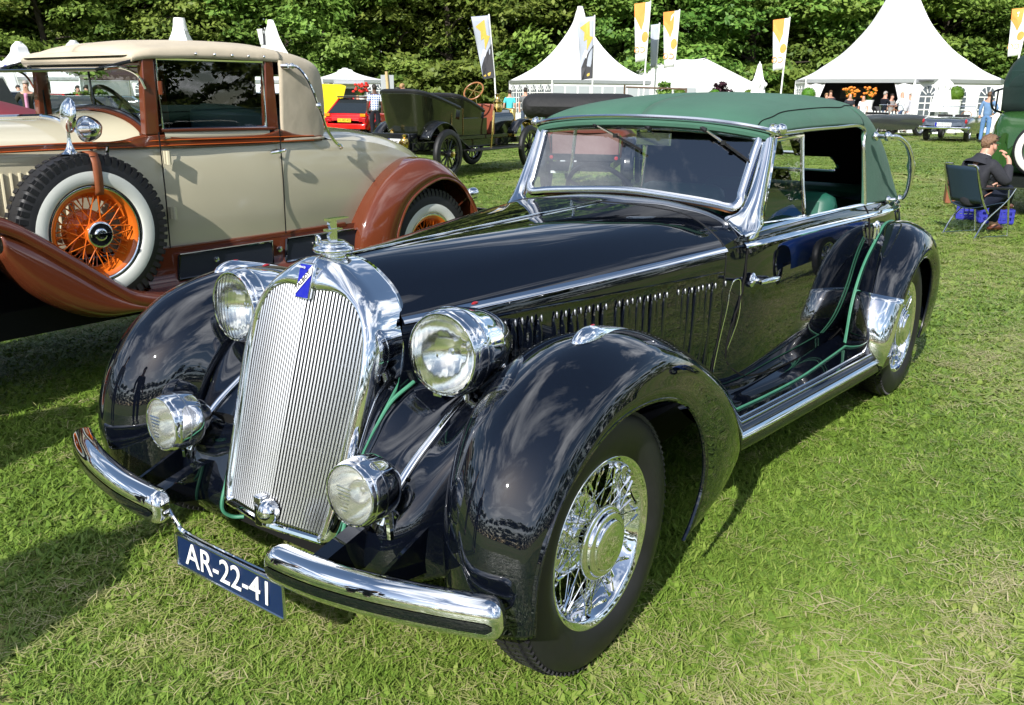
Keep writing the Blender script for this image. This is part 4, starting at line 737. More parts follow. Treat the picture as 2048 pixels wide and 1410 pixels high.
# wheels
WO = (M['rubber'], M['orange'], M['orange'], M['chrome'], M['orange'])
for s in (1, -1):
    w1 = wire_wheel('wheel', CRM_, (.66*s, 2.98, .445), .43, .15, .235, WO, 54, s, hub='cone', white=(.255, .345), blocks=60)
    w2 = wire_wheel('wheel', CRM_, (.66*s, -.62, .435), .43, .15, .235, WO, 54, s, hub='cone', white=(.255, .345), blocks=60)
    w3 = wire_wheel('wheel', CRM_, (.665*s, .43, .845), .398, .15, .222, WO, 54, s, hub='cone', white=(.245, .33), blocks=60, label='spare wheel with orange spokes and white sidewall')
    for w_, r_ in ((w1, .252), (w2, .252), (w3, .24)): obj('rim_ring', B().lathe(curve([(r_-.02, .050), (r_-.005, .066), (r_+.012, .062), (r_+.016, .05)], 3), 56, ax=(1, 0, 0)), M['chrome'], w_)
    cp_('spare_strap', B().grid(np.array([[(s*x, .46+dy, z) for dy in (-.022, .022)] for x, z in [(.58, 1.22), (.60, 1.248), (.67, 1.256), (.725, 1.248), (.748, 1.20), (.752, 1.12), (.75, 1.06), (.742, 1.04)]])), M['strapl'], solid=.006)
    mr = B().lathe(curve([(.052, 0), (.03, .012), (.012, .05), (.009, .14), (.02, .16)], 3), 16, o=(.66*s, .38, 1.245)); mr.lathe(curve([(.082, .022), (.086, .012), (.082, 0), (.05, -.022), (.001, -.03)], 3), 28, o=(.66*s, .385, 1.43), ax=(.25*s, 1, -.1)); mo_ = cp_('mirror', mr, M['chrome'])
    obj('mirror_glass', B().lathe([(.001, .018), (.08, .018)], 28, o=(.66*s, .385, 1.43), ax=(.25*s, 1, -.1)), M['chromesat'], mo_)
    sp_ = B().lathe(curve([(.062, .02), (.066, .005), (.062, -.02), (.045, -.055), (.018, -.08), (.001, -.085)], 3), 28, o=(.62*s, .50, 1.36), ax=(.1*s, -1, .0)).tube([(.62*s, .60, 1.27), (.60*s, .60, 1.20), (.58*s, .56, 1.12)], .009, 6); cp_('spot_lamp', sp_, M['chrome'])
# ================================================================ people
M['skin'] = mat('skin', (.50, .27, .19), rough=.5, spec=.4, var=(30, .08)); M['skindark'] = mat('dark skin', (.10, .045, .028), rough=.5, spec=.4)
M['hairbrown'] = mat('brown hair', (.085, .045, .022), rough=.6, var=(60, .35), bump=(70, .6, .01)); M['hairgrey'] = mat('grey hair', (.30, .27, .24), rough=.6, var=(60, .3), bump=(70, .6, .01)); M['hairdark'] = mat('dark hair', (.018, .013, .010), rough=.6, bump=(70, .6, .01)); M['hairfair'] = mat('fair hair', (.32, .19, .085), rough=.6, var=(60, .3), bump=(70, .6, .01))
CLOTH = {}
def cloth(c, check=None):
    k = (c, check)
    if k in CLOTH: return CLOTH[k]
    m = mat('cloth', c, rough=.85, spec=.2, var=(9, .12), bump=(16, .5, .02)); CLOTH[k] = m
    if check:
        t = m.node_tree; p = t.nodes['Principled BSDF']; tcn = t.nodes.new('ShaderNodeTexCoord'); ws = []
        for d in ('X', 'Z'):
            w = t.nodes.new('ShaderNodeTexWave'); w.bands_direction = d; w.inputs['Scale'].default_value = 4.2; t.links.new(tcn.outputs['Object'], w.inputs['Vector']); ws.append(w)
        a = t.nodes.new('ShaderNodeMath'); a.operation = 'ADD'; t.links.new(ws[0].outputs['Fac'], a.inputs[0]); t.links.new(ws[1].outputs['Fac'], a.inputs[1])
        h = t.nodes.new('ShaderNodeMath'); h.operation = 'MULTIPLY'; h.inputs[1].default_value = .5; t.links.new(a.outputs[0], h.inputs[0])
        r = t.nodes.new('ShaderNodeValToRGB'); r.color_ramp.elements[0].color = (*c, 1); r.color_ramp.elements[1].color = (*check, 1); r.color_ramp.elements[0].position = .3; r.color_ramp.elements[1].position = .62
        t.links.new(h.outputs[0], r.inputs[0]); t.links.new(r.outputs[0], p.inputs['Base Color'])
    return m
J0 = dict(pel=(0, 0, .94), sp=(0, .01, 1.12), ch=(0, .015, 1.32), nk=(0, .02, 1.47), hd0=(0, -.005, 1.555), hd1=(0, -.01, 1.635), hd2=(0, 0, 1.70), nose=(0, -.115, 1.595),
    shL=(.17, .015, 1.415), elL=(.235, .04, 1.15), wrL=(.245, -.03, .92), haL=(.24, -.055, .83), hipL=(.095, 0, .90), knL=(.105, -.025, .50), anL=(.105, .015, .10), heL=(.105, .04, .055), toL=(.12, -.13, .04))
for k in list(J0):
    if k.endswith('L'): J0[k[:-1]+'R'] = (-J0[k][0],)+J0[k][1:]
RAD = dict(pel=(.155, .115), sp=(.14, .105), ch=(.165, .12), nk=(.058, .06), hd0=(.062, .075), hd1=(.078, .095), hd2=(.055, .065), nose=(.012, .014), sh=(.06, .065), el=(.042, .042), wr=(.028, .033), ha=(.035, .05), hip=(.092, .10), kn=(.058, .062), an=(.042, .045), he=(.038, .04), to=(.035, .028))
EDG = [('pel', 'sp'), ('sp', 'ch'), ('ch', 'nk'), ('nk', 'hd0'), ('hd0', 'hd1'), ('hd1', 'hd2'), ('hd0', 'nose')]+[e for s in 'LR' for e in (('ch', 'sh'+s), ('sh'+s, 'el'+s), ('el'+s, 'wr'+s), ('wr'+s, 'ha'+s), ('pel', 'hip'+s), ('hip'+s, 'kn'+s), ('kn'+s, 'an'+s), ('an'+s, 'he'+s), ('an'+s, 'to'+s))]
def rad(k): return RAD[k] if k in RAD else RAD[k[:-1]]
def skinned(name, J, E, m, parent, grow=0., fac=1., sub=2, root=None, cut={}):
    keys = [];
    for a, b in E:
        for k in (a, b):
            if k not in keys: keys.append(k)
    me = bpy.data.meshes.new(name); me.from_pydata([J[k] for k in keys], [(keys.index(a), keys.index(b)) for a, b in E], []); me.materials.append(m)
    o = bpy.data.objects.new(name, me); COL.objects.link(o); o.parent = parent
    md = o.modifiers.new('skin', 'SKIN'); md.use_smooth_shade = True
    for i, k in enumerate(keys):
        r = rad(k) if k in J0 or k[:-1] in RAD else J[k+'_r']; g = cut.get(k, 1.)
        v = me.skin_vertices[0].data[i]; v.radius = ((r[0]*fac+grow)*g, (r[1]*fac+grow)*g); v.use_root = (k == (root or keys[0])); v.use_loose = False
    md.branch_smoothing = .6
    s = o.modifiers.new('sub', 'SUBSURF'); s.levels = s.render_levels = sub; return o
def lerp(a, b, t): return tuple(a[i]+(b[i]-a[i])*t for i in range(3))
PEOPLE = []
def person(at, label, H=1.76, rz=0., shirt=(.6, .6, .6), legs=(.02, .025, .04), hair='hairbrown', skin='skin', sleeve='short', pose={}, check=None, bald=False, group=None, jacket=None):
    J = dict(J0); J.update(pose); sc = H/1.76
    t = thing('person', label, 'person', tuple(at), rz, group, sc=sc); sk = M[skin]
    skinned('body', J, EDG, sk, t, root='pel', cut=dict(pel=.7, sp=.7, ch=.72, hipL=.8, hipR=.8, shL=.8, shR=.8))
    K = dict(J); E = [('pel', 'sp'), ('sp', 'ch'), ('ch', 'nkb')]; K['nkb'] = lerp(J['ch'], J['nk'], .8)
    for s in 'LR':
        K['el'+s] = J['el'+s] if sleeve == 'long' else lerp(J['sh'+s], J['el'+s], .82)
        E += [('ch', 'sh'+s), ('sh'+s, 'el'+s)]
        if sleeve == 'long': K['wr'+s] = lerp(J['el'+s], J['wr'+s], .93); E += [('el'+s, 'wr'+s)]
    K['hem'] = lerp(J['pel'], J['sp'], -.45); K['hem_r'] = (.165, .128); K['nkb_r'] = (.085, .08); E.append(('hem', 'pel'))
    skinned('jacket' if jacket else 'shirt', K, E, cloth(shirt, check), t, grow=.017, root='ch')
    K = dict(J); E = [('pelb', 'pel')]; K['pelb'] = lerp(J['pel'], J['sp'], .6); K['pelb_r'] = (.145, .108)
    for s in 'LR':
        K['an'+s] = lerp(J['kn'+s], J['an'+s], 1.08); E += [('pel', 'hip'+s), ('hip'+s, 'kn'+s), ('kn'+s, 'an'+s)]
    skinned('trousers', K, E, cloth(legs), t, grow=.013, root='pel')
    for s in 'LR':
        b = B(); an, to = np.array(J['an'+s]), np.array(J['to'+s]); he = np.array(J['he'+s]); b.tube(curve([he+(0, .03, -.012), (he+to)/2+(0, 0, .012), to+(0, -.03, -.004)], 4), [.02, .035, .042, .046, .046, .046, .044, .036, .015], 8, flat=.8); obj('shoe', b, M['shoe'], t)
    if not bald:
        h1 = np.array(J['hd1']); d = np.array(J['hd2'])-np.array(J['hd0']); b = B().ell((0, 0, 0), (.088, .105, .10), 16, 12)
        b.v = [tuple(np.array(v)*(1+.05*math.sin(v[0]*90)*math.cos(v[1]*80))) for v in b.v]; b.f = [f for f in b.f if all(b.v[i][2] > -.005 or b.v[i][1] > .02 for i in f) and not all(b.v[i][1] < -.07 and b.v[i][2] < .035 for i in f)]
        b.m = [0]*len(b.f); obj('hair', b.xf(lambda p: p+h1+np.array([0, .012, .028])), M[hair], t, solid=.008)
    PEOPLE.append(t); return t
M['shoe'] = mat('dark shoe', (.02, .015, .012), rough=.35)
# ================================================================ ground
def ground_mat():
    m = bpy.data.materials.new('lawn'); m.use_nodes = True; t = m.node_tree; p = t.nodes['Principled BSDF']; p.inputs['Roughness'].default_value = .95; p.inputs['Specular IOR Level'].default_value = .15
    tcn = t.nodes.new('ShaderNodeTexCoord')
    def nz_(sc, det, lo, hi):
        n = t.nodes.new('ShaderNodeTexNoise'); n.inputs['Scale'].default_value = sc; n.inputs['Detail'].default_value = det; t.links.new(tcn.outputs['Object'], n.inputs['Vector'])
        r = t.nodes.new('ShaderNodeMapRange'); r.inputs[1].default_value = lo; r.inputs[2].default_value = hi; t.links.new(n.outputs['Fac'], r.inputs[0]); return r
    a = nz_(.22, 6, .42, .62); b = nz_(2.6, 6, .3, .7); c = nz_(38, 4, .3, .7)
    def mixn(fac, A, Bc):
        x = t.nodes.new('ShaderNodeMix'); x.data_type = 'RGBA'
        t.links.new(fac.outputs[0], x.inputs['Factor'])
        for s_, v in (('A', A), ('B', Bc)):
            if isinstance(v, tuple): x.inputs[s_].default_value = (*v, 1)
            else: t.links.new(v.outputs['Result'], x.inputs[s_])
        return x
    g = mixn(b, (.150, .230, .036), (.255, .325, .075)); d = mixn(b, (.31, .29, .13), (.26, .29, .09)); x = mixn(a, g, d); y = t.nodes.new('ShaderNodeMix'); y.data_type = 'RGBA'; y.blend_type = 'MULTIPLY'; y.inputs['Factor'].default_value = 1
    r = t.nodes.new('ShaderNodeValToRGB'); r.color_ramp.elements[0].color = (.45, .45, .40, 1); r.color_ramp.elements[1].color = (1.25, 1.25, 1.2, 1); t.links.new(c.outputs[0], r.inputs[0])
    t.links.new(x.outputs['Result'], y.inputs['A']); t.links.new(r.outputs[0], y.inputs['B']); t.links.new(y.outputs['Result'], p.inputs['Base Color'])
    bn = t.nodes.new('ShaderNodeBump'); bn.inputs['Strength'].default_value = .6; bn.inputs['Distance'].default_value = .03; t.links.new(c.outputs[0], bn.inputs['Height']); t.links.new(bn.outputs[0], p.inputs['Normal']); return m
tag(obj('ground', B().grid(np.array([[(x, y, -.012) for y in np.linspace(-180, 260, 12)] for x in np.linspace(-250, 250, 12)]), flip=True), ground_mat(), smooth=False), 'mown green lawn with dry straw patches', None, kind='structure')
# ================================================================ grass
def blade_mat():
    m = bpy.data.materials.new('grass blade'); m.use_nodes = True; t = m.node_tree; p = t.nodes['Principled BSDF']; p.inputs['Roughness'].default_value = .42; p.inputs['Specular IOR Level'].default_value = .35
    at = t.nodes.new('ShaderNodeAttribute'); at.attribute_type = 'INSTANCER'; at.attribute_name = 'tint'
    va = t.nodes.new('ShaderNodeAttribute'); va.attribute_name = 'var'
    r = t.nodes.new('ShaderNodeValToRGB'); e = r.color_ramp.elements; e[0].position = 0; e[0].color = (.085, .155, .022, 1); e[1].position = 1; e[1].color = (.62, .53, .33, 1)
    for ps, c in ((.3, (.185, .300, .042, 1)), (.55, (.290, .375, .082, 1)), (.75, (.41, .41, .165, 1))): q = e.new(ps); q.color = c
    ad = t.nodes.new('ShaderNodeMath'); ad.operation = 'ADD'; ad.use_clamp = True; t.links.new(at.outputs['Fac'], ad.inputs[0]); t.links.new(va.outputs['Fac'], ad.inputs[1]); t.links.new(ad.outputs[0], r.inputs[0])
    t.links.new(r.outputs[0], p.inputs['Base Color']); ge = t.nodes.new('ShaderNodeNewGeometry'); vm = t.nodes.new('ShaderNodeMix'); vm.data_type = 'VECTOR'; vm.inputs['Factor'].default_value = .45; vm.inputs['B'].default_value = (0, 0, 1); t.links.new(ge.outputs['Normal'], vm.inputs['A']); vn = t.nodes.new('ShaderNodeVectorMath'); vn.operation = 'NORMALIZE'; t.links.new(vm.outputs['Result'], vn.inputs[0]); t.links.new(vn.outputs[0], p.inputs['Normal'])
    tl = t.nodes.new('ShaderNodeBsdfTranslucent'); t.links.new(r.outputs[0], tl.inputs[0]); mx_ = t.nodes.new('ShaderNodeMixShader'); mx_.inputs[0].default_value = .25; o = t.nodes['Material Output']
    t.links.new(p.outputs[0], mx_.inputs[1]); t.links.new(tl.outputs[0], mx_.inputs[2]); t.links.new(mx_.outputs[0], o.inputs[0]); return m
MB_ = blade_mat(); rg = np.random.default_rng(11)
def tuft(kind):
    b = B(); var = []
    n = {'blade': 20, 'fine': 28, 'leaf': 8, 'straw': 10}[kind]
    for _ in range(n):
        a = rg.uniform(0, 6.283); r0 = rg.uniform(0, .055)*1.0; L = {'blade': rg.uniform(.025, .06), 'fine': rg.uniform(.018, .042), 'leaf': rg.uniform(.028, .058), 'straw': rg.uniform(.02, .06)}[kind]; w = {'blade': rg.uniform(.0016, .0032), 'fine': rg.uniform(.0010, .0020), 'leaf': rg.uniform(.005, .010), 'straw': rg.uniform(.0009, .0017)}[kind]
        tilt = {'blade': rg.uniform(.75, 1.5), 'fine': rg.uniform(.6, 1.45), 'leaf': rg.uniform(.9, 1.4), 'straw': rg.uniform(1.2, 1.5)}[kind]
        d = np.array([math.cos(a), math.sin(a), 0]); s = np.array([-d[1], d[0], 0]); a0 = rg.uniform(0, 6.283); p0 = np.array([math.cos(a0)*r0, math.sin(a0)*r0, -.006]); up = np.array([0, 0, 1.])
        if kind == 'straw': p0[2] = rg.uniform(.014, .036)
        p = [p0]; tt = tilt*.55
        if kind == 'straw': tt = rg.uniform(1.35, 1.55)
        for q in range(3): p.append(p[-1]+L/3*(d*math.sin(tt)+up*math.cos(tt))); tt += tilt*.32 if kind != 'straw' else .06
        ws = (w*.8, w, w*.75, w*.08) if kind != 'leaf' else (w*.3, w, w*.9, w*.15)
        V = [];
        for q in range(4): V += [p[q]-s*ws[q], p[q]+s*ws[q]]
        b.add(V, [(0, 1, 3, 2), (2, 3, 5, 4), (4, 5, 7, 6)]); vv = rg.uniform(-.16, .16); var += [vv]*8
    me = mesh_of(b, 'tuft_'+kind, MB_, smooth=False); at = me.attributes.new('var', 'FLOAT', 'POINT'); at.data.foreach_set('value', var); return me
tcol = bpy.data.collections.new('tufts')
KINDS = ['blade', 'blade', 'blade', 'fine', 'fine', 'leaf', 'leaf', 'straw', 'straw']
for i, k in enumerate(KINDS):
    o = bpy.data.objects.new('tuft_%02d' % i, tuft(k)); tcol.objects.link(o)
def vnoise(P, sc, seed):
    "smooth value noise on the plane"
    r = np.random.default_rng(seed); T = r.random((64, 64)); q = P*sc+100; i = np.floor(q).astype(int); f = q-i; f = f*f*(3-2*f); g = lambda a, c: T[(i[:, 0]+a) % 64, (i[:, 1]+c) % 64]
    return (g(0, 0)*(1-f[:, 0])+g(1, 0)*f[:, 0])*(1-f[:, 1])+(g(0, 1)*(1-f[:, 0])+g(1, 1)*f[:, 0])*f[:, 1]
pts = []; scl = []
fw = np.array([_f[0], _f[1]]); fw /= np.linalg.norm(fw); rt_ = np.array([_r[0], _r[1]])
for d0, d1, dens, s_ in ((1.15, 2.6, 2100, .85), (2.6, 4.2, 1500, 1.), (4.2, 6.5, 800, 1.2), (6.5, 10, 330, 1.5), (10, 16, 120, 2.0), (16, 30, 34, 2.8), (30, 48, 9, 4.)):
    h0, h1 = -.64, .64
    n = int(dens*(d1-d0)*(d1+d0)/2*(h1-h0)); d = np.sqrt(rg.uniform(d0*d0, d1*d1, n)); u = rg.uniform(h0, h1, n)*d
    pts.append(CP[:2]+d[:, None]*fw+u[:, None]*rt_); scl.append(np.full(n, s_)*rg.uniform(.7, 1.3, n))
# the lawn reflected in the doors and fenders, right of the frame
n = 9000; q = np.stack([rg.uniform(.9, 5.5, n), rg.uniform(-3.5, 9, n)], 1); pts.append(q); scl.append(np.full(n, 1.5)*rg.uniform(.7, 1.3, n))
n = 5000; q = np.stack([rg.uniform(-3.5, 2.5, n), rg.uniform(-5, -1, n)], 1); pts.append(q); scl.append(np.full(n, 1.5)*rg.uniform(.7, 1.3, n))
P2 = np.vstack(pts); SC = np.concatenate(scl)
dry = .55*vnoise(P2, .45, 1)+.3*vnoise(P2, 1.7, 2)+.15*vnoise(P2, 6, 3)
side = np.clip(((P2[:, 0]-1.0)*.9-(P2[:, 1]-.5)*.1)/1.6, 0, 1)        # the trodden strip beside the car is drier
dryness = np.clip((dry-.47)*(1.2+2.2*side)+.06+.36*side, 0, 1); lush = vnoise(P2, .8, 5)
tint = np.clip(.30+.44*dryness+rg.normal(0, .09, len(P2))-.10*(lush-.5), 0, 1)
rn = rg.random(len(P2)); idx = np.where(rn < .24*np.clip(dryness*2.2, 0, 1)+.035, rg.integers(7, 9, len(P2)), np.where(rn > .955-.18*np.clip(lush-.45, 0, 1)*2, rg.integers(5, 7, len(P2)), rg.integers(0, 5, len(P2))))
tint = np.where(idx >= 7, np.clip(tint+.35, .75, 1), tint); SC = SC*np.where(dryness > .6, .8, 1.)
me = bpy.data.meshes.new('grass'); me.vertices.add(len(P2)); me.vertices.foreach_set('co', np.column_stack([P2, np.full(len(P2), -.012)]).astype(np.float32).ravel())
for nm, v in (('tint', tint), ('scl', SC), ('sz', np.minimum(SC, .85+.12*SC)), ('rz', rg.uniform(0, 6.283, len(P2)))): a = me.attributes.new(nm, 'FLOAT', 'POINT'); a.data.foreach_set('value', v.astype(np.float32))
a = me.attributes.new('idx', 'INT', 'POINT'); a.data.foreach_set('value', idx.astype(np.int32))
go = bpy.data.objects.new('grass', me); COL.objects.link(go); tag(go, 'short mown grass, clover and straw covering the field', 'grass', kind='stuff')
ng = bpy.data.node_groups.new('scatter', 'GeometryNodeTree'); ng.interface.new_socket('Geometry', in_out='INPUT', socket_type='NodeSocketGeometry'); ng.interface.new_socket('Geometry', in_out='OUTPUT', socket_type='NodeSocketGeometry')
gi = ng.nodes.new('NodeGroupInput'); gout = ng.nodes.new('NodeGroupOutput'); ci = ng.nodes.new('GeometryNodeCollectionInfo'); ci.inputs['Collection'].default_value = tcol; ci.inputs['Separate Children'].default_value = True; ci.inputs['Reset Children'].default_value = True
ip = ng.nodes.new('GeometryNodeInstanceOnPoints'); ip.inputs['Pick Instance'].default_value = True
def na(nm, ty):
    n = ng.nodes.new('GeometryNodeInputNamedAttribute'); n.data_type = ty; n.inputs['Name'].default_value = nm; return n
a1, a2, a3 = na('scl', 'FLOAT'), na('rz', 'FLOAT'), na('idx', 'INT'); cz = ng.nodes.new('ShaderNodeCombineXYZ')
lk = ng.links.new; lk(gi.outputs[0], ip.inputs['Points']); lk(ci.outputs[0], ip.inputs['Instance']); lk(a3.outputs[0], ip.inputs['Instance Index']); lk(a2.outputs[0], cz.inputs[2]); lk(cz.outputs[0], ip.inputs['Rotation']); cs_ = ng.nodes.new('ShaderNodeCombineXYZ'); a4 = na('sz', 'FLOAT'); lk(a1.outputs[0], cs_.inputs[0]); lk(a1.outputs[0], cs_.inputs[1]); lk(a4.outputs[0], cs_.inputs[2]); lk(cs_.outputs[0], ip.inputs['Scale']); lk(ip.outputs[0], gout.inputs[0])
gm_ = go.modifiers.new('scatter', 'NODES'); gm_.node_group = ng
# ================================================================ woods
def leaf_mat(name, dark, light):
    m = bpy.data.materials.new(name); m.use_nodes = True; t = m.node_tree; p = t.nodes['Principled BSDF']; p.inputs['Roughness'].default_value = .5; p.inputs['Specular IOR Level'].default_value = .3
    va = t.nodes.new('ShaderNodeAttribute'); va.attribute_name = 'var'; oi = t.nodes.new('ShaderNodeObjectInfo'); r = t.nodes.new('ShaderNodeMix'); r.data_type = 'RGBA'; r.inputs['A'].default_value = (*dark, 1); r.inputs['B'].default_value = (*light, 1); t.links.new(va.outputs['Fac'], r.inputs['Factor'])
    h = t.nodes.new('ShaderNodeHueSaturation'); mr = t.nodes.new('ShaderNodeMapRange'); mr.inputs[3].default_value = .462; mr.inputs[4].default_value = .505; t.links.new(oi.outputs['Random'], mr.inputs[0]); t.links.new(mr.outputs[0], h.inputs['Hue']); t.links.new(r.outputs['Result'], h.inputs['Color'])
    mv = t.nodes.new('ShaderNodeMapRange'); mv.inputs[3].default_value = .75; mv.inputs[4].default_value = 1.3; t.links.new(oi.outputs['Random'], mv.inputs[0]); t.links.new(mv.outputs[0], h.inputs['Value'])
    t.links.new(h.outputs[0], p.inputs['Base Color']); tl = t.nodes.new('ShaderNodeBsdfTranslucent'); t.links.new(h.outputs[0], tl.inputs[0]); mx_ = t.nodes.new('ShaderNodeMixShader'); mx_.inputs[0].default_value = .3
    t.links.new(p.outputs[0], mx_.inputs[1]); t.links.new(tl.outputs[0], mx_.inputs[2]); t.links.new(mx_.outputs[0], t.nodes['Material Output'].inputs[0]); return m
M['leaf'] = leaf_mat('beech leaves', (.060, .135, .022), (.215, .335, .065)); M['bark'] = mat('bark', (.045, .035, .025), rough=.9, bump=(12, .8, .05)); M['box'] = leaf_mat('box leaves', (.05, .14, .012), (.12, .28, .03)); M['purple'] = leaf_mat('purple leaves', (.03, .010, .014), (.09, .035, .04))
def crown(seed, H, Rm, z0, nleaf, size, lump=26, flat=1., low=0):
    r = np.random.default_rng(seed); Ls = []
    for _ in range(lump):
        z = z0+(H-z0)*r.random()**.85; rr = Rm*(1-((z-z0)/(H-z0))**2.2*.75)*(.85 if z > z0+1.5 else .9); a = r.uniform(0, 6.283); d = rr*math.sqrt(r.uniform(.25, 1)); Ls.append((d*math.cos(a), d*math.sin(a), z, r.uniform(.9, 1.9)*Rm/5))
    for _ in range(low): a = r.uniform(0, 6.283); d = Rm*r.uniform(.35, .9); Ls.append((d*math.cos(a), d*math.sin(a), z0+r.uniform(-.6, 2.2), r.uniform(.8, 1.3)*Rm/5))
    lump += low
    # drooping boughs made of leaf sprays
    P = []; Nn = []; vr = []
    per = nleaf//lump
    for (cx, cy, cz_, s) in Ls:
        nsp = 13
        lv = r.uniform(.15, .85)
        for k in range(nsp):
            v = r.normal(size=3); v /= np.linalg.norm(v); v[2] = v[2]*.6+.1; c = np.array([cx, cy, cz_])+v*s*np.array([1.25, 1.25, .8]); m = per//nsp
            off = r.normal(size=(m, 3))*np.array([.52, .52, .16])*s*.62; off[:, 2] -= (off[:, 0]**2+off[:, 1]**2)*.22/s; P.append(c+off)
            nn = np.array([v[0]*.7, v[1]*.7, .8])+r.normal(size=(m, 3))*.38; Nn.append(nn); vr.append(np.clip(lv+r.normal(0, .22, m), 0, 1))
    P = np.vstack(P); Nn = np.vstack(Nn); Nn /= np.linalg.norm(Nn, axis=1)[:, None]; vr = np.concatenate(vr); n = len(P)
    t = np.cross(Nn, r.normal(size=(n, 3))); t /= np.linalg.norm(t, axis=1)[:, None]; b2 = np.cross(Nn, t); sz = (size*r.uniform(.6, 1.4, n))[:, None]
    V = np.stack([P-t*sz, P-b2*sz*.55, P+t*sz, P+b2*sz*.55], 1).reshape(-1, 3)
    me = bpy.data.meshes.new('crown'); me.vertices.add(4*n); me.vertices.foreach_set('co', V.astype(np.float32).ravel()); me.loops.add(4*n); me.loops.foreach_set('vertex_index', np.arange(4*n, dtype=np.int32)); me.polygons.add(n); me.polygons.foreach_set('loop_start', np.arange(0, 4*n, 4, dtype=np.int32)); me.polygons.foreach_set('loop_total', np.full(n, 4, dtype=np.int32))
    me.update(calc_edges=True); a = me.attributes.new('var', 'FLOAT', 'POINT'); a.data.foreach_set('value', np.repeat(vr, 4).astype(np.float32)); return me
def trunk(seed, H, r0):
    r = np.random.default_rng(seed); b = B(); pts = curve([(0, 0, -.3), (r.normal(0, .1), r.normal(0, .1), H*.3), (r.normal(0, .3), r.normal(0, .3), H*.6), (r.normal(0, .4), r.normal(0, .4), H*.95)], 5); b.tube(pts, np.linspace(r0, .06, len(pts)), 8)
    for k in range(9):
        z = H*r.uniform(.15, .8); a = r.uniform(0, 6.283); L = r.uniform(2, 4.5); p = np.array([0, 0, z]); b.tube(curve([p, p+np.array([math.cos(a)*L*.5, math.sin(a)*L*.5, L*.25]), p+np.array([math.cos(a)*L, math.sin(a)*L, L*.3])], 3), np.linspace(r0*.35, .03, 7), 6)
    return mesh_of(b, 'trunk', M['bark'])
TV = []
for s_ in range(5):
    c = crown(20+s_, 17+s_*.8, 5.2+.3*(s_ % 3), 1.0+.5*(s_ % 2), 46000, .19, 56, low=28); c.materials.append(M['leaf']); TV.append((c, trunk(40+s_, 15, .32)))
WHERE = ['far left above the covered red car', 'behind the small white tent tip', 'over the cream car bonnet', 'behind the cream car roof front', 'above the middle of the tan roof', 'behind the tan roof rear', 'above the yellow bonnet', 'behind the red hatchback', 'behind the blank sign board', 'above the green touring car', 'left of the first grey banner', 'between the two grey banners', 'behind the peaked middle tent', 'behind the first orange banner', 'behind the gabled marquee', 'above the gabled marquee ridge', 'beside the lone orange banner', 'left of the tallest tent', 'behind the tallest tent peak', 'right of the tallest tent', 'far right above the green car']
k = 0
def plant(px, depth, vi, sc, rz, label):
    d = (px-1024)/FPX; p = CP+(_f+d*_r2)/np.linalg.norm(_f[:2])*depth; t = thing('tree', label, 'tree', (p[0], p[1], 0), rz, 'woods behind the show field', sc=sc)
    for nm, me_ in zip(('crown', 'trunk'), TV[vi]): obj(nm, me_, None, t)
rr = np.random.default_rng(3)
for i, wh_ in enumerate(WHERE):
    px = -60+i*108+rr.uniform(-25, 25); plant(px, rr.uniform(66, 70), i % 5, rr.uniform(.92, 1.12), rr.uniform(0, 6.28), 'leafy front-row beech tree '+wh_)
for i, wh_ in enumerate(WHERE):
    px = -10+i*108+rr.uniform(-25, 25); plant(px, rr.uniform(75, 80), (i+2) % 5, rr.uniform(1.1, 1.3), rr.uniform(0, 6.28), 'darker second-row beech tree '+wh_)
for i, wh_ in enumerate(WHERE):
    px = 30+i*108+rr.uniform(-25, 25); plant(px, rr.uniform(88, 94), (i+4) % 5, rr.uniform(1.25, 1.5), rr.uniform(0, 6.28), 'dim third-row beech tree '+wh_)
# woods all round the field, seen only as reflections and shade
wm = crown(77, 17, 5.5, 0., 9000, .30, 30); wm.materials.append(M['leaf']); co_ = np.zeros(len(wm.vertices)*3, np.float32); wm.vertices.foreach_get('co', co_); co_ = co_.reshape(-1, 4, 3)
allv = []
for a in np.arange(0, 6.283, .105):
    d = np.array([math.cos(a), math.sin(a)]); fwd = d @ fw
    if fwd > .62: continue
    D = rr.uniform(74, 86); s = rr.uniform(.8, 1.15); c_, s2 = math.cos(a*7), math.sin(a*7); Rm = np.array([[c_, -s2, 0], [s2, c_, 0], [0, 0, 1]]); allv.append((co_ @ Rm.T*s)+np.array([CP[0]+d[0]*D, CP[1]+d[1]*D, 0]))
V = np.concatenate(allv).reshape(-1, 3).astype(np.float32); n = len(V)//4; me = bpy.data.meshes.new('far_wood'); me.vertices.add(4*n); me.vertices.foreach_set('co', V.ravel()); me.loops.add(4*n); me.loops.foreach_set('vertex_index', np.arange(4*n, dtype=np.int32)); me.polygons.add(n); me.polygons.foreach_set('loop_start', np.arange(0, 4*n, 4, dtype=np.int32)); me.polygons.foreach_set('loop_total', np.full(n, 4, dtype=np.int32)); me.update(calc_edges=True)
a = me.attributes.new('var', 'FLOAT', 'POINT'); a.data.foreach_set('value', np.repeat(rr.random(n), 4).astype(np.float32)); me.materials.append(M['leaf'])
fwo = bpy.data.objects.new('far_wood', me); COL.objects.link(fwo); tag(fwo, 'woods closing the field on the far sides, mirrored in the black paint', 'wood', kind='stuff')
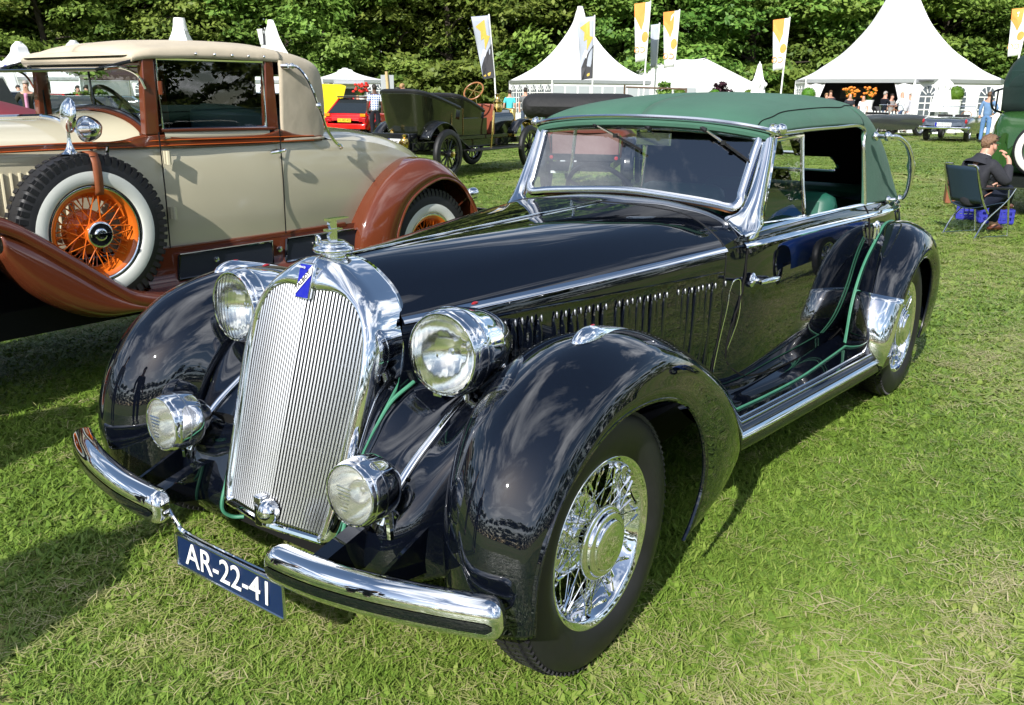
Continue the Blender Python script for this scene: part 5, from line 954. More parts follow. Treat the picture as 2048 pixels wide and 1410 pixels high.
# ================================================================ placing helpers for the field behind
def ad(px, D, z=0.):
    dep = D*math.cos(PIT)+(CP[2]-z)*math.sin(PIT); q = CP[:2]+fw*D+rt_*((px-1024)/FPX*dep); return np.array([q[0], q[1], z])
def face(p, turn=0.): c = CP[:2]-np.array(p[:2]); return math.atan2(c[0], -c[1])+turn
def zat(py, D): return CP[2]-(py-188)/FPX*D/math.cos(PIT)*1.0
M['tent'] = mat('white tent fabric', (.80, .80, .80), rough=.6, spec=.3, var=(1.2, .03), bump=(1.5, .25, .05)); M['alu'] = mat('aluminium', (.60, .61, .62), rough=.35, metal=.8); M['pane'] = mat('tent window film', (.10, .12, .14), rough=.12, coat=.4); M['paleglass'] = mat('pale glazed panel', (.42, .45, .47), rough=.12, coat=.3)
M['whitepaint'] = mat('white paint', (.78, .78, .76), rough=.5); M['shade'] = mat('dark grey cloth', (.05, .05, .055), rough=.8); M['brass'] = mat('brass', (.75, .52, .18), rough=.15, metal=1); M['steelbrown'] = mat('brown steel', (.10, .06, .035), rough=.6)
# ================================================================ tents
def arch_window(parent, c, ex, w, h, m=M['pane'], nrm=(0, -1, 0)):
    ex = np.array(ex, float); nrm = np.array(nrm, float); n = 8; poly = [(-w/2, 0), (w/2, 0), (w/2, h-w/2)]+[(w/2*math.cos(t), h-w/2+w/2*math.sin(t)) for t in np.linspace(0, math.pi, n)][1:-1]+[(-w/2, h-w/2)]
    o = obj('window', B().prism(poly, nrm*.02, c, ex, (0, 0, 1)), m, parent, smooth=False); b = B(); t_ = .05; zb = (0, 0, 1); c = np.array(c)+nrm*.022
    for x in (-w/6, w/6): b.prism([(x-t_/2, 0), (x+t_/2, 0), (x+t_/2, h-w/2), (x-t_/2, h-w/2)], nrm*.015, c, ex, zb)
    for z in np.linspace(.0, h-w/2, 5): b.prism([(-w/2, z-t_/2), (w/2, z-t_/2), (w/2, z+t_/2), (-w/2, z+t_/2)], nrm*.017, c, ex, zb)
    for t in (.6, 1.2, 1.94, 2.54):
        d = np.array([math.cos(t), math.sin(t)]); s = np.array([-d[1], d[0]])*t_/2; p0 = np.array([0, h-w/2])+d*w*.18; p1 = np.array([0, h-w/2])+d*w/2; b.prism([tuple(p0-s), tuple(p1-s), tuple(p1+s), tuple(p0+s)], nrm*.016, c, ex, zb)
    q = obj('mullion', b, M['whitepaint'], o, smooth=False); q['kind'] = 'stuff'; return o
def pagoda(px, D, Rr, n, turn, eave, prof, label, walls, name='marquee', finial=.16):
    p = ad(px, D); t = thing(name, label, 'tent', p, face(p, turn), 'white tents along the wood'); sub = 6
    ring = lambda r: [np.array([r*math.sin(2*math.pi*(k+.5)/n), -r*math.cos(2*math.pi*(k+.5)/n)]) for k in range(n)]
    G_ = []
    for r, z in curve(prof, 4):
        c = ring(max(r, .05)); row = []
        for k in range(n):
            for j in range(sub): q = c[k-1]*(1-j/sub)+c[k]*(j/sub); row.append((q[0], q[1], z+.10*math.sin(math.pi*j/sub)*min(1, r/Rr)*0))
        G_.append(row)
    obj('roof', B().grid(np.array(G_), closev=True, flip=True), M['tent'], t, ang=25, solid=.01)
    zt = prof[-1][1]; obj('mast_cap', B().lathe([(finial*1.35, -.75), (finial*1.15, -.4), (finial*1.05, -.1), (finial, .0), (finial*.95, .06), (.001, .08)], 16, o=(0, 0, zt)), M['tent'], t)
    c = ring(Rr)
    for k in range(n):
        a, b_ = c[k-1], c[k]; e = (b_-a); L = np.linalg.norm(e); e = e/L; nr = np.array([e[1], -e[0]]); mid = (a+b_)/2
        if mid @ nr < 0: nr = -nr
        E3 = np.array([e[0], e[1], 0]); N3 = np.array([nr[0], nr[1], 0]); A3 = np.array([a[0], a[1], 0])
        obj('gutter', B().prism([(0, eave-.16), (L, eave-.16), (L, eave+.03), (0, eave+.03)], N3*.05, A3, E3, (0, 0, 1)), M['alu'], t, smooth=False)
        obj('corner_post', B().box((a[0], a[1], eave/2), (.09, .09, eave)), M['whitepaint'], t, smooth=False)
        w = walls.get(k, 'plain')
        if w == 'open': continue
        wo_ = obj('wall', B().prism([(0, 0), (L, 0), (L, eave-.15), (0, eave-.15)], N3*.02, A3-N3*.04, E3, (0, 0, 1)), M['tent'], t, smooth=False)
        if isinstance(w, tuple):
            if w[0] == 'win':
                for j in range(w[1]): arch_window(wo_, A3+E3*L*(j+.5)/w[1]+N3*(-.018)+np.array([0, 0, .45]), E3, w[2], 1.62, nrm=N3)
            if w[0] == 'panels':
                for j in range(w[1]): obj('panel', B().prism([(.06, .1), (L/w[1]-.06, .1), (L/w[1]-.06, eave-.3), (.06, eave-.3)], N3*.025, A3+E3*L*j/w[1]-N3*.018, E3, (0, 0, 1)), M['paleglass'], wo_, smooth=False)
    return t
# the tallest tent, with the bar
T1 = pagoda(1770, 47.2, 5.1, 6, -.34, 2.35, [(5.16, 2.36), (4.3, 2.72), (3.67, 3.10), (2.64, 3.80), (1.61, 4.88), (1.0, 5.85), (.7, 6.5), (.42, 7.5), (.2, 8.5)], 'tallest white peaked tent with a bar in its open dark front', {0: 'open', 1: ('win', 3, .95), 5: ('win', 4, .55)})
c_ = [np.array([5.1*math.sin(2*math.pi*(k+.5)/6), -5.1*math.cos(2*math.pi*(k+.5)/6)]) for k in range(6)]; fy = c_[0][1]
obj('floor', B().lathe([(.001, .10), (5.15, .10), (5.15, -.05)], 6, up=(math.sin(math.pi/6), -math.cos(math.pi/6), 0)), M['whitepaint'], T1, smooth=False)
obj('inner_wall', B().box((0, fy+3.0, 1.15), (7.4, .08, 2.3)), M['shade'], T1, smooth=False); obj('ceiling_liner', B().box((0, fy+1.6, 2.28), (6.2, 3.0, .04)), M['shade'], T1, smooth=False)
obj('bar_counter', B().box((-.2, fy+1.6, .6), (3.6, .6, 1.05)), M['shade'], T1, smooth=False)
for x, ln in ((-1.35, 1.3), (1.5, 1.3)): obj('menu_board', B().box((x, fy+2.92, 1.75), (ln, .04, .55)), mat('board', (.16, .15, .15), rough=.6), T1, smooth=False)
for s in (-1, 1):
    dr = B().grid(np.array([[(s*(2.55-(.95-.55*math.sin(v*1.4))*u*(1-v*.0)), fy+.05+.05*math.sin(u*9), 2.25-2.15*v) for u in np.linspace(0, 1, 9)] for v in np.linspace(0, 1, 8)])); obj('tent_drape', dr, M['tent'], T1, solid=.01)
T2 = pagoda(1150, 55, 4.35, 4, math.pi/4-.33, 2.3, [(4.4, 2.31), (3.4, 2.75), (2.5, 3.25), (1.65, 3.95), (.95, 4.75), (.45, 5.5), (.25, 6.1), (.16, 6.35)], 'white peaked tent with arched windows behind the green touring car', {0: ('panels', 8), 3: ('win', 6, .85)}, finial=.17)
for px, D, lab in ((371, 62, 'white tent whose broad tip rises over the middle of the tan roof'), (549, 63, 'white tent whose slim tip rises over the rear of the tan roof'), (690, 57, 'low white tent beside the grey kiosk'), (52, 60, 'white tent with a black valance left of the cream car visor'), (160, 58, 'white tent seen through the cream car windscreen'), (-30, 56, 'white tent cut off by the left edge')):
    sm = px < 300 or px == 690; zt = 2.9 if px == 690 else 4.4 if sm else 6.05; f = .8 if sm else 1.
    pagoda(px, D, 3.6*f, 4, .5+px*.002, 2.25, [(3.65*f, 2.26), (2.8*f, 2.26+.12*(zt-2.2)), (2.0*f, 2.26+.28*(zt-2.2)), (1.2*f, 2.26+.5*(zt-2.2)), (.7*f, 2.26+.70*(zt-2.2)), (.45, 2.26+.86*(zt-2.2)), (.34 if px == 371 else .22, zt)], lab, {3: ('win', 4, .8), 0: ('win', 4, .8)} if px > 300 else {}, finial=.36 if px == 371 else .2)
# gabled marquee
p = ad(1400, 58); t = thing('gabled_marquee', 'long white gabled marquee between the two peaked tents', 'tent', p, face(p, .55), 'white tents along the wood')
Wd, Ln = 4.1, 14.; zr, ze = 3.75, 2.15
for s in (-1, 1): obj('roof', B().grid(np.array([[(s*Wd*u, y, zr+(ze-zr)*u-.10*math.sin(u*3.14)+.03*math.cos(y*2.2)) for u in np.linspace(0, 1, 6)] for y in np.linspace(0, Ln, 29)]), flip=(s < 0)), M['tent'], t); obj('side_wall', B().box((s*Wd, Ln/2, ze/2), (.06, Ln, ze)), M['tent'], t, smooth=False)
obj('gable', B().prism([(-Wd, 0), (Wd, 0), (Wd, ze), (0, zr-.03), (-Wd, ze)], (0, -.05, 0), (0, .02, 0)), M['tent'], t, smooth=False); obj('door', B().box((-1.3, -.06, 1.0), (1.3, .06, 2.0)), M['paleglass'], t, smooth=False); obj('gutter', B().box((Wd+.06, Ln/2, ze), (.12, Ln, .16)), M['alu'], t, smooth=False)
# kiosk beside the red car
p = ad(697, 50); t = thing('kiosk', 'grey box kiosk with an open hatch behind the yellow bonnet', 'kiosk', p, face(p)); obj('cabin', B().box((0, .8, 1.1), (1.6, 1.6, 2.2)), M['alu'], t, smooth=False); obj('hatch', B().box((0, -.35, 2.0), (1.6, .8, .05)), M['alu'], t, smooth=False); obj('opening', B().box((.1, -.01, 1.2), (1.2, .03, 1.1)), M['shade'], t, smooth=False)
p = ad(240, 52); t = thing('stall_tent', 'dark brown flat market tent seen through the cream car windscreen', 'tent', p, face(p)); obj('canopy', B().lathe([(.001, 3.0), (2.6, 2.35), (2.6, 2.1)], 4, up=(1, 1, 0)), mat('brown canopy', (.05, .025, .022), rough=.7), t, smooth=False)
for x in (-1.7, 1.7): obj('pole', B().tube([(x, -1.7, 0), (x, -1.7, 2.2)], .04, 6), M['alu'], t)
# ================================================================ banners
GOLD = mat('gold print', (.55, .38, .06), rough=.6); GREYF = mat('grey flag cloth', (.36, .39, .46), rough=.7); BLKF = mat('black flag cloth', (.03, .03, .035), rough=.7); WHF = mat('white flag cloth', (.72, .73, .75), rough=.7); ORF = mat('orange print', (.80, .30, .06), rough=.7); BLUP = mat('blue print', (.05, .07, .35), rough=.6)
def banner(px, D, ztop, h, w, lean, label, cloth_m, prints, seed, polez=0.):
    p = ad(px, D); t = thing('banner_flag', label, 'flag', p, face(p), 'banner flags in front of the tents'); rw = np.random.default_rng(seed); ph = rw.uniform(0, 6)
    def S(u, v, o=0.): # u 0..1 from pole to the left, v 0..1 down
        return np.array([-w*u*(1-.35*v*u)+lean*(h*(1-v)*1.0), -o+.10*math.sin(v*7+ph+u*3)*u, ztop-h*v-.10*w*u])
    obj('pole', B().tube([(-lean*(ztop-h)*.6, .02, 0), (0, .02, ztop-h), (lean*h, .02, ztop+.05)], .035, 8), M['whitepaint'], t)
    obj('cloth', B().grid(np.array([[S(u, v) for u in np.linspace(0, 1, 7)] for v in np.linspace(0, 1, 13)])), cloth_m, t, solid=.008)
    for m, poly in prints:
        P_ = curve(np.vstack([poly, poly[:1]]), 1)[:-1]; cen = P_.mean(0); fine = []
        for i in range(len(P_)):
            a, b_ = P_[i], P_[(i+1) % len(P_)]
            for j in range(3): fine.append(a+(b_-a)*j/3)
        V_ = [S(*q, .02) for q in fine]+[S(*cen, .02)]; n = len(fine); obj('print', B().add(V_, [(i, n, (i+1) % n) for i in range(n)]), m, t, smooth=False)
    return t, S
bolt = [(.25, .08), (.12, .30), (.30, .28), (.22, .42), (.05, .40), (.12, .55), (.35, .42), (.42, .50), (.62, .20), (.45, .24)]
bolt2 = [(.28, .06), (.85, .16), (.55, .17), (.62, .38), (.30, .34), (.42, .54), (.05, .33), (.24, .33)]
for px, lab in ((985, 'grey and gold banner left of the white peaked tent'), (1178, 'grey and gold banner in front of the white peaked tent')):
    q, S_ = banner(px, 42, zat(52, 42), 2.62, .78, -.10 if px < 1000 else .0, lab, GREYF, [(BLKF, [(0, .45), (.0, 1), (1, 1), (.9, .80)]), (GOLD, bolt2), (WHF, [(.55, .52), (.80, .70), (.70, .60), (.45, .66), (.35, .55)]), (GOLD, [(.2, .90), (.9, .95), (.6, .97), (.2, .96)])], px)
og = lambda: [(ORF, [(.30, .0), (1, .0), (1, .22), (.62, .40), (.48, .48), (.30, .30)]), (ORF, [(.20+.22*math.cos(a), .585+.095*math.sin(a)) for a in np.linspace(0, 6.283, 12, endpoint=False)])]
for px, py, hh, lab in ((1281, 27, 2.45, 'orange and white banner on the left of its row'), (1338, 41, 2.35, 'orange and white banner beside the small grey flag'), (1552, 52, 2.15, 'lone orange and white banner left of the tallest tent'), (2010, 30, 2.0, 'orange and white banner on a slanting pole behind the green car')):
    q, S_ = banner(px, 42, zat(py, 42), hh, .70, .07 if px > 2000 else .035, lab, WHF, og(), px)
    a = S_(.52, .80, .03); lettering(q, 'CG', .34, ORF, (-1, 0, 0), (0, 0, 1), a, .003); 
banner(1302, 44, zat(64, 44), 1.9, .40, .03, 'plain grey flag between two orange banners', GREYF, [], 9)
banner(47, 40, zat(138, 40), 1.25, .55, -.16, 'white banner with a blue ring left of the cream car', WHF, [(BLUP, [(.5+.2*math.cos(a), .2+.09*math.sin(a)) for a in np.linspace(0, 6.283, 12, endpoint=False)]), (WHF, [(.5+.13*math.cos(a), .2+.06*math.sin(a)) for a in np.linspace(0, 6.283, 12, endpoint=False)])], 4)
banner(537, 55, zat(78, 55), .9, .45, 0., 'small white and black flag beside the slim tent tip', WHF, [(BLKF, [(0, 0), (.35, 0), (.35, 1), (0, 1)])], 6)
# ================================================================ sign, fence, parasols, pots
p = ad(780, 27.5); t = thing('sign_board', 'blank grey board on a wooden pole in front of the trees', 'sign', p, face(p)); obj('pole', B().tube([(.02, 0, 0), (-.10, 0, 2.15)], .045, 10), mat('raw timber', (.50, .36, .18), rough=.7, var=(20, .15)), t); obj('board', B().box((-.08, .05, 1.80), (.38, .03, .50)), mat('grey board back', (.34, .36, .38), rough=.5), t, smooth=False, bevel=.005)
pf = B().box((0, 0, 0), (.085, .02, .80)); pf.prism([(-.0425, .40), (.0425, .40), (0, .46)], (0, .02, 0), (0, -.01, 0)); pfm = mesh_of(pf, 'picket', M['whitepaint'], smooth=False)
for px0, px1, D0, D1, lab in ((1795, 1968, 42.2, 43.6, 'white picket fence in front of the bar tent, right stretch'), (1600, 1790, 42.6, 42.2, 'white picket fence in front of the bar tent, left stretch behind the fabric top')):
    a, b_ = ad(px0, D0), ad(px1, D1); t = thing('picket_fence', lab, 'fence', a, math.atan2(b_[1]-a[1], b_[0]-a[0])); L = np.linalg.norm(b_-a)
    for z in (.3, .7): obj('rail', B().box((L/2, .03, z), (L, .03, .07)), M['whitepaint'], t, smooth=False)
    n = int(L/.14)
    for k in range(n): o = obj('picket', pfm, None, t); o.matrix_basis = Matrix.Translation((k*.14+.07, 0, .50))
def parasol(px, D, ht, lab):
    p = ad(px, D); t = thing('closed_parasol', lab, 'parasol', p, face(p)); b = B(); G_ = []
    for z, r in ((.95, .42), (1.2, .36), (1.6, .30), (1.9, .26), (2.1, .34), (2.3, .20), (ht, .06)): G_.append([(r*(1+.22*math.cos(9*a))*math.cos(a), r*(1+.22*math.cos(9*a))*math.sin(a), z) for a in np.linspace(0, 6.283, 36, endpoint=False)])
    obj('canopy', B().grid(surf(G_, 3, 1), closev=True, flip=True), M['tent'], t, ang=60); obj('pole', B().tube([(0, 0, 0), (0, 0, ht+.1)], .03, 8), M['whitepaint'], t); obj('base', B().box((0, 0, .05), (.6, .6, .1)), M['whitepaint'], t, smooth=False)
parasol(1870, 41.5, 2.6, 'folded white parasol in front of the bar tent'); parasol(1505, 44, 3.0, 'folded white parasol in front of the gabled marquee')
def topiary(px, D, r, zc, pot, lab):
    p = ad(px, D); t = thing('topiary_ball', lab, 'topiary', p, 0, 'clipped box balls in white pots'); me_ = crown(int(px), 2*r, r, 0, 10, .05, 1); rr2 = np.random.default_rng(int(px)); n = 900
    v = rr2.normal(size=(n, 3)); v /= np.linalg.norm(v, axis=1)[:, None]; b = B(); var = []
    for k in range(n):
        c = v[k]*r*rr2.uniform(.9, 1.03); tt = np.cross(v[k], rr2.normal(size=3)); tt /= np.linalg.norm(tt); b2 = np.cross(v[k], tt); s = r*.12; b.add([c-tt*s, c-b2*s*.6, c+tt*s, c+b2*s*.6], [(0, 1, 2, 3)])
    b.ell((0, 0, 0), (r*.86,)*3, 12, 8); me2 = mesh_of(b.xf(lambda q: q+np.array([0, 0, zc])), 'ball', M['box'], smooth=False); a = me2.attributes.new('var', 'FLOAT', 'POINT'); a.data.foreach_set('value', rr2.random(len(me2.vertices)).astype(np.float32)); bpy.data.meshes.remove(me_)
    obj('ball', me2, None, t); obj('pot', B().lathe([(.001, 0), (r*.6, 0), (r*.75, zc-r*.85), (r*.85, zc-r*.8), (r*.85, zc-r*.7), (.001, zc-r*.72)], 16), M['whitepaint'], t)
for px, D, r, zc, lab in ((1897, 42.5, .36, 1.72, 'clipped box ball on a tall white pot right of the bar tent'), (1798, 43.5, .33, 1.62, 'clipped box ball in a white pot at the bar entrance'), (1606, 43.5, .33, 1.65, 'clipped box ball in a white pot left of the bar tent'), (1352, 50, .33, 1.60, 'clipped box ball below the second orange banner'), (1421, 50, .33, 1.55, 'clipped box ball in front of the purple bush'), (1489, 50, .30, 1.60, 'clipped box ball beside the folded parasol')): topiary(px, D, r, zc, 1, lab)
for px, D, r, zc, m, lab in ((1325, 54, .75, 1.5, 'leaf', 'round green bush left of the marquee door'), (1430, 54, .75, 1.5, 'purple', 'dark purple bush in front of the marquee gable'), (180, 36, 1.0, 1.75, 'leaf', 'round clipped tree seen through the cream car windscreen')):
    p = ad(px, D); t = thing('bush', lab, 'bush', p, 0); c = crown(int(px)+5, zc+r, r, zc-r, 1500, .09, 16); c.materials.append(M[m]); obj('crown', c, None, t); obj('trunk', B().tube([(0, 0, 0), (0, 0, zc)], .06, 6), M['bark'], t)
for px, D, m, lab in ((1690, 43.6, (.75, .22, .02), 'orange flowers in a vase left in the bar tent'), (1728, 43.4, (.75, .22, .02), 'orange flowers in a white vase right in the bar tent'), (722, 39, (.65, .03, .02), 'red flowers in a white vase behind the red hatchback')):
    p = ad(px, D); t = thing('flower_vase', lab, 'flowers', p, 0); obj('vase', B().lathe([(.001, 0), (.22, 0), (.20, .95), (.14, 1.0), (.16, 1.25), (.22, 1.42), (.001, 1.40)], 14), M['whitepaint'], t); rr2 = np.random.default_rng(int(px)); b = B(); fm_ = mat('petal', m, rough=.6); g_ = B()
    for k in range(26): a, r_ = rr2.uniform(0, 6.28), rr2.uniform(.05, .38); c = np.array([r_*math.cos(a), r_*math.sin(a), 1.55+rr2.uniform(0, .45)]); b.ell(c, (.07, .07, .05), 6, 5); g_.tube([(0, 0, 1.38), c], .012, 4)
    q = obj('blossom', b, fm_, t); q['kind'] = 'stuff'; q = obj('stem', g_, M['box'], t); q['kind'] = 'stuff'
t = thing('steel_barrier', 'thin brown steel rail frame behind the green fabric top', 'barrier', ad(1300, 33), face(ad(1300, 33))); b = B().tube([(-1.05, 0, 0), (-1.05, 0, zat(170, 33)), (-1.05, 0, zat(178, 33))], .035, 6).tube([(-1.0, 0, zat(174, 33)), (1.1, 0, zat(177, 33))], .03, 6).tube([(1.1, 0, 0), (1.1, 0, zat(175, 33))], .035, 6); obj('frame', b, M['steelbrown'], t)
# ================================================================ cars further back
def simple_wheel(parent, at, R_, w, rimm, side, spokes=5, tyre=None, rr=.64):
    b = B().lathe(curve([(R_*rr, -w*.5), (R_*.8, -w*.52), (R_*.96, -w*.42), (R_, 0), (R_*.96, w*.42), (R_*.8, w*.52), (R_*rr, w*.5)], 2), 28, ax=(1, 0, 0)); o = obj('wheel', b, tyre or M['rubber'], parent); o.matrix_basis = Matrix.Translation(at) @ (Matrix.Rotation(math.pi, 4, 'Z') if side < 0 else Matrix.Identity(4))
    if parent.name in PINV: o.matrix_parent_inverse = PINV[parent.name]
    r = B().lathe([(.001, w*.30), (R_*.16, w*.34), (R_*.2, w*.22), (R_*rr*.86, w*.18), (R_*rr*.93, w*.45), (R_*rr*1.02, w*.5), (R_*rr, -w*.4)], 24, ax=(1, 0, 0)) if spokes < 8 else B().lathe([(R_*rr*.86, -w*.3), (R_*rr*.86, w*.3), (R_*rr*1.02, w*.4)], 24, ax=(1, 0, 0)).lathe([(.001, w*.9), (R_*.12, w*.85), (R_*.16, w*.3), (R_*.16, -w*.4)], 16, ax=(1, 0, 0))
    if spokes >= 8:
        for k in range(spokes): a = 6.283*k/spokes; r.tube([(0, R_*.1*math.cos(a), R_*.1*math.sin(a)), (0, R_*rr*.9*math.cos(a), R_*rr*.9*math.sin(a))], .018, 6)
    obj('rim', r, rimm, o); return o
def saloon(px, D, turn, label, paint, L=4.1, Wd=1.68, Hh=1.40, hood=.85, belt=.90, plate=None, hatch=False, group=None, name='parked_car', lean=(1.3, .75, -1.0, -1.75)):
    p = ad(px, D); t = thing(name, label, 'car', p, face(p, turn), group); hw = Wd/2
    st = [(-L/2, .80, .42, .50), (-L/2+.06, .93, .32, hood-.16), (-L/2+.35, .98, .26, hood-.05), (-L/2+1.05, 1., .24, hood), (-L/2+1.35, 1., .24, belt), (0, 1., .24, belt), (L/2-.8, 1., .26, belt+.01), (L/2-.25, .97, .30, belt), (L/2-.04, .92, .36, belt-.10), (L/2, .82, .45, .60)]
    C_ = [[(hw*k*.93, y, zb), (hw*k*1.0, y, zb*.6+zt*.4), (hw*k*.995, y, zt-.12), (hw*k*.93, y, zt-.015), (hw*k*.6, y, zt+.012), (0, y, zt+.02)] for y, k, zb, zt in st]
    g_ = surf(C_, 4, 3); b = B().grid(g_); b.cat(B().grid(g_).mir()); obj('body', b, paint, t, ang=50)
    y0, y1, y2, y3 = -L/2+lean[0], -L/2+lean[0]+lean[1], L/2+lean[2], L/2+lean[3]+1.35
    y0, y1, y2, y3 = -L/2+1.15, -L/2+1.85, L/2-.75, L/2-.16 if hatch else L/2-.45
    gl = [[(hw*.92, y, belt-.02), (hw*.86, yy, (belt+Hh)/2), (hw*.74, yz, Hh-.03), (hw*.4, yz, Hh), (0, yz, Hh+.01)] for y, yy, yz in ((y0, (y0+y1)/2, y1), (y0+.9, y0+.95, y1+.45), (y2-.6, y2-.6, y2-.6), (y3, (y2+y3)/2, y2))]
    g_ = surf(gl, 4, 3); rf = B().grid(g_[:, 6:]); rf.cat(B().grid(g_[:, 6:]).mir()); obj('roof', rf, paint, t)
    sd_ = B().grid(g_[:, :7]); sd_.cat(B().grid(g_[:, :7]).mir()); obj('side_glass', sd_, M['carglass'], t)
    for yb, yt, nm in ((y0-.02, y1-.02, 'windscreen'), (y3+.02, y2+.02, 'rear_window')):
        s = 1 if nm == 'rear_window' else -1; obj(nm, B().add([(-hw*.86, yb, belt), (hw*.86, yb, belt), (hw*.70, yt, Hh-.05), (-hw*.70, yt, Hh-.05)], [(0, 1, 2, 3) if s < 0 else (3, 2, 1, 0)]), M['carglass'], t, smooth=False)
        for sx in (-1, 1): obj('pillar', B().tube([(sx*hw*.90, yb, belt-.02), (sx*hw*.73, yt, Hh-.02)], .035, 6), paint, t)
    for s in (1, -1):
        for y in (-L/2+.72, L/2-.72): simple_wheel(t, (s*(hw-.08), y, .30), .30, .19, M['alloy'], s)
        obj('tail_light', B().box((s*hw*.78, L/2-.02, belt-.22), (.26, .08, .14)), M['redlens'], t, bevel=.01); obj('headlight', B().box((s*hw*.72, -L/2+.04, hood-.20), (.30, .08, .14)), M['alloy'], t, bevel=.01)
    obj('rear_bumper', B().box((0, L/2-.0, .42), (Wd*.94, .14, .18)), paint, t, bevel=.03); obj('front_bumper', B().box((0, -L/2+.0, .42), (Wd*.94, .14, .18)), paint, t, bevel=.03)
    if plate: q = obj('number_plate', B().box((0, L/2+.055, .62), (.52, .02, .12)), plate[1], t, smooth=False); lettering(q, plate[0], .115, M['blacktrim'], (-1, 0, 0), (0, 0, 1), (0, L/2+.068, .62), .001)
    return t
M['carglass'] = mat('tinted car glass', (.02, .025, .028), rough=.03, coat=.6); M['alloy'] = mat('alloy', (.62, .63, .65), rough=.25, metal=.9)
M['redpaint'] = mat('red paint', (.60, .012, .010), rough=.12, coat=.6); M['yellowpaint'] = mat('yellow paint', (.80, .62, .02), rough=.18, coat=.5); M['yplate'] = mat('yellow plate', (.75, .48, .02), rough=.4); M['whiteplate'] = mat('white plate', (.75, .76, .76), rough=.4)
M['greycar'] = mat('grey metallic', (.10, .12, .15), rough=.15, metal=.5, coat=.6); M['silvercar'] = mat('dark silver metallic', (.10, .11, .11), rough=.14, metal=.6, coat=.5); M['whitecar'] = mat('white car paint', (.72, .73, .74), rough=.15, coat=.5); M['darkgrey'] = mat('dark grey paint', (.035, .04, .045), rough=.15, coat=.5); M['burgundy'] = mat('burgundy cloth', (.16, .018, .028), rough=.75)
# red hatchback seen from behind
rc = saloon(737, 33.8, math.pi-.50, 'bright red small hatchback with yellow number plate beside the man in checks', M['redpaint'], L=3.55, Wd=1.72, Hh=1.36, hood=.80, belt=.86, plate=('XL-BD-RS', M['yplate']), hatch=True)
obj('spoiler', B().box((0, 1.02, 1.40), (1.3, .26, .05)), M['blacktrim'], rc, bevel=.015); obj('skirt', B().box((0, 1.76, .28), (1.2, .12, .14)), M['blacktrim'], rc, bevel=.02)
for s in (1, -1): obj('indicator', B().box((s*.70, 1.76, .80), (.20, .08, .10)), mat('amber lens', (.75, .22, .01), rough=.2), rc, bevel=.01); obj('flare', B().lathe(curve([(.33, -.06), (.40, .0), (.42, .05), (.36, .10)], 2), 16, o=(s*.80, 1.05, .30), ax=(s, 0, 0), a0=-1.7, a1=1.7), M['redpaint'], rc)
# yellow car with its bonnet up
p = ad(672, 35.5); t = thing('yellow_car', 'yellow car nose with bright yellow raised bonnet left of the red hatchback', 'car', p, face(p)); obj('panel', B().prism([(-.9, .95), (.05, .62), (.38, 1.78), (.2, 1.84), (-.9, 1.86)], (0, .04, 0)), M['yellowpaint'], t, smooth=False); obj('prop', B().tube([(-.5, .02, .3), (-.35, .02, 1.0), (.02, .02, .66)], .02, 6), M['blacktrim'], t); obj('nose', B().box((-.5, .5, .42), (1.2, 1.2, .5)), M['yellowpaint'], t, bevel=.12); obj('wheel', B().lathe([(.001, -.1), (.30, -.1), (.32, 0), (.30, .1), (.001, .1)], 20, o=(-.2, -.05, .30), ax=(0, 1, 0)), M['rubber'], t)
# cars seen through the cream car's windscreen
saloon(135, 33, 1.2, 'red saloon seen through the cream car windscreen', M['redpaint'], L=4.0, Hh=1.42); saloon(205, 28, 1.25, 'dark grey saloon seen through the cream car windscreen', M['darkgrey'], L=4.4, Hh=1.38); saloon(268, 30, 1.2, 'blue grey saloon seen behind the steering wheel of the cream car', mat('blue grey', (.16, .22, .28), rough=.15, coat=.5), L=4.2, Hh=1.38); saloon(38, 30, 2.3, 'white hatchback behind the man in a dark jacket', M['whitecar'], L=4.1, Hh=1.5, hatch=True)
p = ad(20, 13.5); t = thing('covered_car', 'car under a burgundy cover behind the cream car bonnet', 'car', p, face(p, 1.35))
cv = [[(-.86*k, y, .45), (-.80*k, y, .85*z), (-.62*k, y, 1.0*z), (0, y, 1.06*z), (.62*k, y, 1.0*z), (.80*k, y, .85*z), (.86*k, y, .45)] for y, k, z in ((-2.3, .7, .8), (-2.0, .95, 1.0), (-1.0, 1, 1.05), (-.4, 1, 1.2), (.3, .96, 1.36), (1.0, .96, 1.33), (1.6, 1, 1.12), (2.1, .95, 1.0), (2.3, .75, .8))]; obj('cover', B().grid(surf(cv, 4, 3)), M['burgundy'], t, solid=.01)
for s in (1, -1):
    for y in (-1.35, 1.35): simple_wheel(t, (s*.70, y, .32), .32, .18, M['alloy'], s)
p = ad(8, 20); t = thing('raised_bonnet_car', 'dark grey car with its bonnet raised at the left edge', 'car', p, face(p, .3)); obj('raised_bonnet', B().prism([(-.9, .95), (.62, .80), (.18, 1.78), (-.9, 1.80)], (0, .05, 0)), M['darkgrey'], t, smooth=False); obj('nose', B().box((-.3, .9, .55), (1.7, 1.8, .6)), M['darkgrey'], t, bevel=.12)
for x in (-.9, .35): obj('wheel', B().lathe([(.001, -.1), (.31, -.1), (.33, 0), (.31, .1), (.001, .1)], 20, o=(x, .35, .32), ax=(1, 0, 0)), M['rubber'], t)
